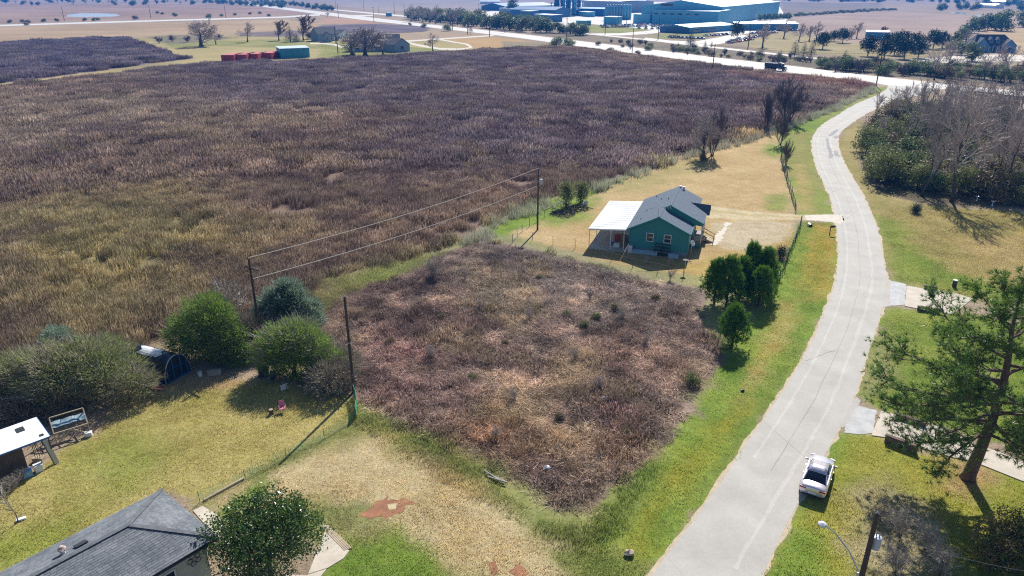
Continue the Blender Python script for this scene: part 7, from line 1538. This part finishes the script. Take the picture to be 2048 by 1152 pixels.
for k, (x, y, h) in enumerate(((1474,78,11),(1645,98,9.5),(1685,86,9),(1735,112,10),(1768,118,9),(1788,110,10.5),(1808,118,10),(1830,104,10),(1836,116,9),(1866,98,10.5),(1885,96,9),(1800,98,10),(1668,83,7),(1775,98,9))):
    plant('yardcedar', 'spreading_cedar', x, y, h, ('dark round tree before the low blue office','spreading dark tree with round shadow on the mown grass','grey green spreading tree behind the lone dark one','left of the grouped dark spreading trees before the barn','low dark tree second in the spreading group','third dark tree in the spreading group','fourth dark tree in the spreading group','rear dark tree at the middle of the spreading group','right hand dark tree in the spreading group','dark spreading tree left of the villa drive','twin of the spreading tree left of the villa drive','tall rear tree of the spreading group by the barn','small green tree between lone dark tree and bare trees','rear left tree of the spreading group')[k], 'tree', 'dark spreading trees on the mown grass', wide=.95)
for k, (x, y, h) in enumerate(((1940,66,11),(1958,62,12),(1975,60,12),(1990,60,14),(2003,62,15),(1925,78,8),(1912,88,7),(2046,54,14),(2060,56,14),(1922,110,7),(1944,122,8),(1900,104,6))): plant(('round0','round2')[k%2], 'villa_tree', x, y, h, 'dense blue green tree behind or beside the blue villa' if k < 9 else 'low dense tree in front of the blue villa', 'tree', 'trees round the blue villa')
for k in range(60):
    x = rng.uniform(1540,2080); y = rng.choice((rng.uniform(1,6),rng.uniform(8,22) if x > 1850 else rng.uniform(0,5))); plant(('round0','round1','round2')[k%3], 'far_tree', x, y, rng.uniform(8,13), 'far hazy blue tree near the top right corner of the picture', 'tree', 'far trees at the top right', wide=1.2)
for k in range(34):
    u = k/33; x = 1590+200*u; y = 32-12*u+rng.uniform(-1,1); plant('shrub%d' % (k%4), 'hedge_bush', x, y, rng.uniform(2.5,4.5), 'small bush in the hedge line crossing the far pink field', 'bush', 'hedge line across the far pink field', wide=1.8)
for k in range(46):
    x = rng.uniform(1080,1560); y = rng.uniform(-6,4) if k % 2 else rng.uniform(-12,0); plant('round%d' % (k%3), 'far_tree', x, y, rng.uniform(8,12), 'far hazy tree on the line behind the factory', 'tree', 'far tree line behind the factory', wide=1.6)
for k in range(10): x = 1520+k*6.5; plant('round0', 'yard_tree', x, 41-.4*k, 6, 'low dark round tree at the right end of the largest hall', 'tree', 'low trees at the right end of the largest hall')
# far wooded horizon, nobody could count it
hw = foliage(333, [(x*10, rr_.gauss(0,4), 3, 9, 7, 5) for rr_ in [random.Random(3)] for x in range(-18,19)], 3600, 4.5, 'leaf', .5)
hme = hw.mesh('horizon wood', M_ever)
for k, (x, y, sc_, rz) in enumerate(((200,-2,1.6,0),(700,-10,2.2,.02),(1500,-8,2.4,-.03),(2000,-4,1.8,.05),(1000,-14,3,0),(-100,-12,2.6,0),(2300,-12,2.6,0))):
    q = P(x, y); o = place('distant_wood', hme, None, (q.x, q.y, 0), rz, (sc_*2, sc_, sc_)); o['kind'] = 'stuff'; o['label'] = 'distant wooded line near the horizon'
# ================================================================ VEHICLES
def carpaint(name, col, coat=.6, rough=.35, metal=.3):
    m, nt, b, out = newmat(name); b.inputs['Base Color'].default_value = rgb(col); b.inputs['Roughness'].default_value = rough; b.inputs['Metallic'].default_value = metal; b.inputs['Coat Weight'].default_value = coat; b.inputs['Coat Roughness'].default_value = .06
    return m
M_cglass = glassmat('dark car glass', (0.008,0.010,0.02), .05); M_tyre = mat('tyre rubber', (0.015,0.015,0.016), .8, .1, 8); M_chrome = mat('brushed rim metal', (0.55,0.56,0.58), .25, .05, 3, metal=.9)
M_taill = mat('red tail lamp', (0.30,0.015,0.02), .2, .05, 3); M_headl = mat('clear head lamp', (0.7,0.72,0.75), .15, .05, 3)
def loft(secs, closed=True):
    """secs: list of cross-sections with the same number of points"""
    mb = MB(); n = len(secs[0])
    for s in secs: mb.v += [tuple(p) for p in s]
    for i in range(len(secs)-1):
        for k in range(n if closed else n-1): k2 = (k+1) % n; mb.f.append((i*n+k, i*n+k2, (i+1)*n+k2, (i+1)*n+k)); mb.sh.append(.5)
    mb.f.append(tuple(range(n))[::-1]); mb.f.append(tuple((len(secs)-1)*n+k for k in range(n))); mb.sh += [.5,.5]
    return mb
def sedan_body(L_=4.75, W_=1.84):
    hl, hw = L_/2, W_/2
    # y, half width, sill, shoulder height, centre height
    st = [(-hl,.70*hw,.42,.80,.86),(-hl+.07,.90*hw,.30,.96,1.02),(-hl+.35,.97*hw,.22,1.0,1.06),(-hl+.9,hw,.20,1.0,1.06),(-1.0,hw,.20,.98,1.02),(0,hw,.20,.96,1.0),(.85,hw,.20,.93,.98),(1.25,.99*hw,.20,.90,.97),(hl-.7,.96*hw,.22,.80,.88),(hl-.25,.88*hw,.26,.70,.78),(hl-.05,.72*hw,.36,.60,.66)]
    secs = []
    for y, w, z0, z1, zc in st: secs.append([(-w*.86,y,z0),(-w*.98,y,z0+.12),(-w,y,(z0+z1)/2),(-w*.965,y,z1-.08),(-w*.86,y,z1),(-w*.45,y,zc),(0,y,zc+.015),(w*.45,y,zc),(w*.86,y,z1),(w*.965,y,z1-.08),(w,y,(z0+z1)/2),(w*.98,y,z0+.12),(w*.86,y,z0)])
    return loft(secs)
def cabin_secs(hw, inset=0.0):
    # rear window foot, roof rear, roof mid, roof front, windscreen foot
    st = [(-1.72,.80,1.01,1.02),(-1.05,.72,1.0,1.40),(-.35,.70,1.0,1.46),(.30,.69,1.0,1.42),(1.15,.80,.97,.98)]
    return [[(-w*hw-(.06 if z1-z0 > .1 else 0),y,z0),(-w*hw,y,z0+(z1-z0)*.5),(-w*hw*.90,y,z1-.02),(-w*hw*.5,y,z1+.01),(0,y,z1+.02),(w*hw*.5,y,z1+.01),(w*hw*.90,y,z1-.02),(w*hw,y,z0+(z1-z0)*.5),(w*hw+(.06 if z1-z0 > .1 else 0),y,z0)] for y, w, z0, z1 in st]
def sedan(label, x, y, rz, paint, z=.012):
    q = P(x, y); t = thing('parked_car', label, 'car', (q.x, q.y, z), rz); hw = .92
    b = sedan_body().obj('body', paint, t, True); s = b.modifiers.new('sub', 'SUBSURF'); s.levels = 1; s.render_levels = 2
    loft(cabin_secs(hw)).obj('cabin_glass', M_cglass, t, True)
    R = MB()                                                              # roof skin, pillars
    cs = cabin_secs(hw); up = lambda p, d=.035: (p[0]*1.02, p[1], p[2]+d)
    rf = [[up(cs[i][k]) for k in (2,3,4,5,6)] for i in (1,2,3)]
    for i in range(3): R.v += rf[i]
    for i in range(2):
        for k in range(4): a = i*5+k; R.f.append((a,a+1,a+6,a+5)); R.sh.append(.5)
    ro = R.obj('roof', paint, t, True); sd_ = ro.modifiers.new('thick','SOLIDIFY'); sd_.thickness = .04; sd_.offset = 0
    for sx in (-1, 1):
        for a, b_ in ((cs[1][2],cs[0][0]),(cs[3][2],cs[4][0]),(cs[2][2],cs[2][0])):
            MB().bar((sx*abs(a[0])*1.015,a[1],a[2]+.01),(sx*abs(b_[0])*1.02,b_[1],b_[2]+.01),.055 if a is not cs[2][2] else .05,.03).obj('pillar', paint if a is not cs[2][2] else M_black, t)
        MB().bar((sx*.79,-1.55,1.005),(sx*.79,1.1,.985),.02,.03).obj('window_trim', M_chrome, t)
        m_ = MB().obox((sx*1.02,.88,1.03),.18,.12,.13); mo = m_.obj('side_mirror', paint, t); bevel(mo,.03,2); MB().bar((sx*.86,.9,.98),(sx*.98,.9,1.0),.05).obj('mirror_arm', M_black, mo)
        for yy in (-1.42,1.42):
            w = MB(); w.lathe([(.20,-.11),(.31,-.11),(.335,-.08),(.335,.08),(.31,.11),(.20,.11)],22); wo = w.obj('wheel', M_tyre, t, False); wo.rotation_euler = (0,PI/2,0); wo.location = (sx*.81,yy,.335)
            r_ = MB().lathe([(0,.06*sx),(.06,.08*sx),(.20,.06*sx),(.205,.09*sx)],16); r_.obj('rim', M_chrome, wo)
        MB().obox((sx*.62,-2.30,.83),.42,.10,.13,sx*.18).obj('tail_lamp', M_taill, t); MB().obox((sx*.66,2.22,.64),.36,.12,.11,-sx*.35).obj('headlight', M_headl, t)
        for yy in (-.55,.35): MB().box(sx*.925-.012,yy,.80,sx*.925+.012,yy+.16,.83).obj('door_handle', M_chrome, t)
        MB().box(sx*.927-.004,-.42,.30,sx*.927+.004,-.41,.95).obj('door_seam', M_black, t)
    t.scale = (.95,.95,.95)
    MB().obox((0,-2.385,.60),.52,.02,.14).obj('licence_plate', M_whitep, t)
    MB().obox((0,-2.37,.46),1.5,.05,.03).obj('bumper_trim', M_chrome, t); MB().obox((0,-2.33,.36),1.3,.10,.10).obj('rear_valance', M_black, t); MB().obox((0,2.36,.50),1.1,.06,.16).obj('grille', M_black, t)
    MB().obox((0,-.95,1.47),.05,.14,.05).obj('antenna_fin', M_black, t)
    return t
c0, c1 = (P(1595,968)+P(1655,988))/2, (P(1628,905)+P(1668,915))/2
mid = P(1633,951); ang = math.atan2(-(.26), 1) 
sedan('purple silver sedan parked on the road edge near the bottom right', 1633, 962, math.radians(-31), carpaint('purple silver paint', (0.74,0.68,0.76), 1.0, .22, .5), z=.012)
# --- dump truck on the highway
def dump_truck():
    A_, B_ = P(1530,139), P(1573,142.5); d = B_-A_; ang = math.atan2(d.y, d.x); q = (A_+B_)/2; t = thing('dump_truck', 'dark blue dump truck with empty ribbed bed driving on the highway', 'truck', (q.x, q.y, .03), ang)
    M_navyp = carpaint('navy truck paint', (0.015,0.03,0.12), .5, .4, .1); M_bed = mat('worn dark bed steel', (0.03,0.045,0.09), .6, .3, 2)
    S = 1.0
    for s_ in (-.45,.45): MB().box(-4.3,s_-.08,.75,4.3,s_+.08,1.05).obj('chassis_rail', M_dark, t)
    bd = MB()                                                             # open tub
    bd.box(-4.4,-1.22,1.2,1.2,1.22,1.32); bd.box(-4.4,-1.25,1.32,1.2,-1.17,2.75); bd.box(-4.4,1.17,1.32,1.2,1.25,2.75); bd.box(1.12,-1.17,1.32,1.2,1.17,3.1); bd.box(-4.48,-1.25,1.25,-4.4,1.25,2.75)
    bo = bd.obj('dump_bed', M_bed, t)
    for k in range(9): x = -4.2+k*.65; MB().box(x,-1.31,1.3,x+.10,-1.255,2.72).obj('bed_rib', M_bed, bo)
    MB().box(-4.45,-1.33,2.70,1.25,-1.10,2.82).obj('bed_rail', M_galv, bo); MB().box(-4.45,1.10,2.70,1.25,1.33,2.82).obj('bed_rail', M_galv, bo); MB().slab4((1.2,-1.15,3.0),(2.2,-1.15,3.15),(2.2,1.15,3.15),(1.2,1.15,3.0),.06).obj('cab_guard', M_galv, bo)
    cab = loft([[(1.35,-1.12,1.0),(1.35,1.12,1.0),(1.35,1.12,2.7),(1.35,-1.12,2.7)],[(2.6,-1.12,1.0),(2.6,1.12,1.0),(2.6,1.05,2.75),(2.6,-1.05,2.75)],[(2.95,-1.12,1.0),(2.95,1.12,1.0),(2.8,1.02,2.7),(2.8,-1.02,2.7)]]).obj('cab', M_navyp, t)
    MB().slab4((2.97,-.95,1.75),(2.97,.95,1.75),(2.86,.9,2.55),(2.86,-.9,2.55),.03).obj('windscreen', M_cglass, cab)
    for s_ in (-1,1): MB().box(1.7,s_*1.135-.01,1.8,2.6,s_*1.135+.01,2.5).obj('side_window', M_cglass, cab)
    MB().slab4((1.3,-1.1,2.78),(2.9,-1.1,2.76),(2.9,1.1,2.76),(1.3,1.1,2.78),.05).obj('cab_roof', M_whitep, t)
    loft([[(2.95,-.85,.8),(2.95,.85,.8),(2.95,.8,1.85),(2.95,-.8,1.85)],[(4.3,-.75,.8),(4.3,.75,.8),(4.25,.65,1.65),(4.25,-.65,1.65)]]).obj('hood', M_navyp, t)
    MB().box(4.3,-.6,.8,4.36,.6,1.5).obj('grille', M_chrome, t); MB().box(4.35,-1.2,.5,4.55,1.2,.8).obj('bumper', M_chrome, t)
    for s_ in (-1,1):
        MB().obox((4.2,s_*.95,1.1),.3,.3,.25).obj('headlight', M_headl, t); MB().obox((3.6,s_*1.0,1.15),1.2,.5,.08).obj('fender', M_navyp, t); MB().tube([(1.28,s_*.95,.9),(1.28,s_*.95,3.2)],.09,8).obj('exhaust_stack', M_chrome, t)
        MB().obox((2.1,s_*1.05,.72),1.1,.35,.5).obj('fuel_tank', M_chrome, t); MB().obox((2.9,s_*1.35,2.1),.08,.2,.5).obj('side_mirror', M_chrome, t)
        for x in (-3.9,-2.85,-1.8,-.75,3.6):
            w = MB().lathe([(.26,-.16),(.48,-.16),(.52,-.1),(.52,.1),(.48,.16),(.26,.16)],16).obj('wheel', M_tyre, t); w.rotation_euler = (PI/2,0,0); w.location = (x,s_*1.05,.52); MB().lathe([(0,.1*-s_),(.26,.1*-s_)],14).obj('rim', M_chrome, w)
    MB().box(-4.75,-1.1,.9,-4.5,1.1,1.1).obj('rear_bumper', M_galv, t)
dump_truck()
# --- parked cars of the factory: small in the picture, three kinds of body
CP = {'white': (0.75,0.76,0.78), 'silver': (0.42,0.44,0.47), 'black': (0.02,0.02,0.025), 'dark blue': (0.03,0.06,0.16), 'red': (0.32,0.03,0.03), 'grey': (0.14,0.15,0.17), 'pale blue': (0.25,0.42,0.55)}
CPM = {k: carpaint(k+' far car paint', v) for k, v in CP.items()}
b1 = sedan_body().mesh('far car body'); g1 = loft(cabin_secs(.92)).mesh('far car glass', M_cglass)
def pick():
    m = MB(); m.box(-.95,-2.7,.45,.95,-.1,1.05); m.box(-.95,-.1,.45,.95,2.7,1.1); m.box(-.85,-.1,1.1,.85,1.3,1.72); return m.mesh('far pickup body')
p1 = pick(); pg = MB().box(-.87,.0,1.25,.87,1.32,1.65).mesh('far pickup glass', M_cglass)
rfm = MB().box(-.6,-1.0,1.44,.6,.3,1.48).mesh('far car roof')
bodies = {}
for k, m in CPM.items():
    for nm, me in (('car', b1), ('pickup', p1)): c = me.copy(); c.materials.clear(); c.materials.append(m); bodies[nm, k] = c
    c = rfm.copy(); c.materials.append(m); bodies['roof', k] = c
wm = MB()
for sx in (-.85,.85):
    for yy in (-1.45,1.45): wm.tube([(sx-.1,yy,.32),(sx+.1,yy,.32)], .33, 10)
wmm = wm.mesh('far car wheels', M_tyre)
ORD = ['first','second','third','fourth','fifth','sixth','seventh','eighth','ninth','tenth','eleventh','twelfth','thirteenth','fourteenth','fifteenth','sixteenth','seventeenth','eighteenth','nineteenth','twentieth','twenty-first','twenty-second','twenty-third','twenty-fourth']
rng = random.Random(77)
def row(p0, p1_, n, where, rz, jit=.6):
    A_, B_ = P(*p0), P(*p1_)
    for k in range(n):
        if n > 8 and rng.random() < .06: continue
        q = A_.lerp(B_, k/(n-1)); col = rng.choice(['white','white','silver','black','dark blue','grey','grey','red','black','pale blue']); tp = 'pickup' if rng.random() < .3 else 'car'
        t = thing('parked_'+tp, col+' '+('pickup' if tp == 'pickup' else 'car')+', '+ORD[k]+' from the left '+where, tp, (q.x+rng.uniform(-jit,jit)*.5, q.y+rng.uniform(-jit,jit), .03), rz+rng.gauss(0,.03), 'cars parked at the factory')
        place('body', bodies[tp, col], t); place('windows', g1 if tp == 'car' else pg, t)
        if tp == 'car': place('roof', bodies['roof', col], t)
        for sx in (-.86,.86):
            for yy in (-1.45,1.45): place('wheel', WH, t, (sx,yy,.33))
WH = MB().tube([(-.11,0,0),(.11,0,0)], .33, 8).mesh('far car wheel', M_tyre)
row((1203,53.5),(1300,50.5), 20, 'in the rear row before the tanks', .1); row((1206,55.5),(1310,53.5), 18, 'in the second tank row', .1); row((1300,51.5),(1400,53.5), 20, 'in the rear row before the annex', -.1); row((1312,54.5),(1398,56.5), 14, 'in the annex second row', -.1)
row((1276,57.5),(1345,59.5), 6, 'in the loose front row of the main lot', .1, 1.5); row((1342,76),(1404,78), 9, 'in the short row nearest the pointed cedar', .5); row((1412,73),(1452,70), 6, 'in the row along the low blue office', 1.0); row((1460,87),(1500,80), 7, 'in the row by the forked tree', .6); row((1465,83),(1530,71), 11, 'in the long row by the round tree', .6); row((1505,68),(1550,66), 9, 'in the far row under the rear wing', .3)
row((1560,62),(1600,62), 5, 'by the fence right of the rear wing', .9)
# ---------------------------------------------------------------- tell look-alikes apart by row and by place from the left
def ordinal(n):
    n = n % 100
    a = ['','first','second','third','fourth','fifth','sixth','seventh','eighth','ninth','tenth','eleventh','twelfth','thirteenth','fourteenth','fifteenth','sixteenth','seventeenth','eighteenth','nineteenth']
    return a[n] if n < 20 else {2:'twentieth',3:'thirtieth'}[n//10] if n % 10 == 0 else {2:'twenty-',3:'thirty-'}[n//10]+a[n % 10]
def single_out():
    same = {}
    for o in C.objects:
        if o.parent is None and 'category' in o.keys(): same.setdefault(o['label'], []).append(o)
    for lab, os_ in same.items():
        if len(os_) < 2: continue
        nr = max(1, math.ceil(len(os_)/12)); os_.sort(key=lambda o: o.location.y); per = math.ceil(len(os_)/nr)
        for r in range(nr):
            row_ = sorted(os_[r*per:(r+1)*per], key=lambda o: o.location.x/max(1, o.location.y))
            for i, o in enumerate(row_): o['label'] = ' '.join(lab.split()[:11 if nr > 1 else 12]) + ', '+ordinal(i+1)+' from left'+('' if nr == 1 else ', '+('front' if r == 0 else 'rear' if r == nr-1 else ordinal(r+1))+' row')
single_out()
# ================================================================ THE AIR
hb = MB(); hb.box(-9500, -9200, -1.0, 9500, 9500, 60.0)
hm = bpy.data.materials.new('thin haze'); hm.use_nodes = True
for n in list(hm.node_tree.nodes):
    if n.type == 'BSDF_PRINCIPLED': hm.node_tree.nodes.remove(n)
pv = hm.node_tree.nodes.new('ShaderNodeVolumePrincipled'); pv.inputs['Density'].default_value = 0.00023; pv.inputs['Color'].default_value = (0.03, 0.30, 1.0, 1); pv.inputs['Anisotropy'].default_value = 0.0
hm.node_tree.links.new(pv.outputs[0], hm.node_tree.nodes['Material Output'].inputs['Volume'])
ho = hb.obj('haze', hm); ho['kind'] = 'stuff'
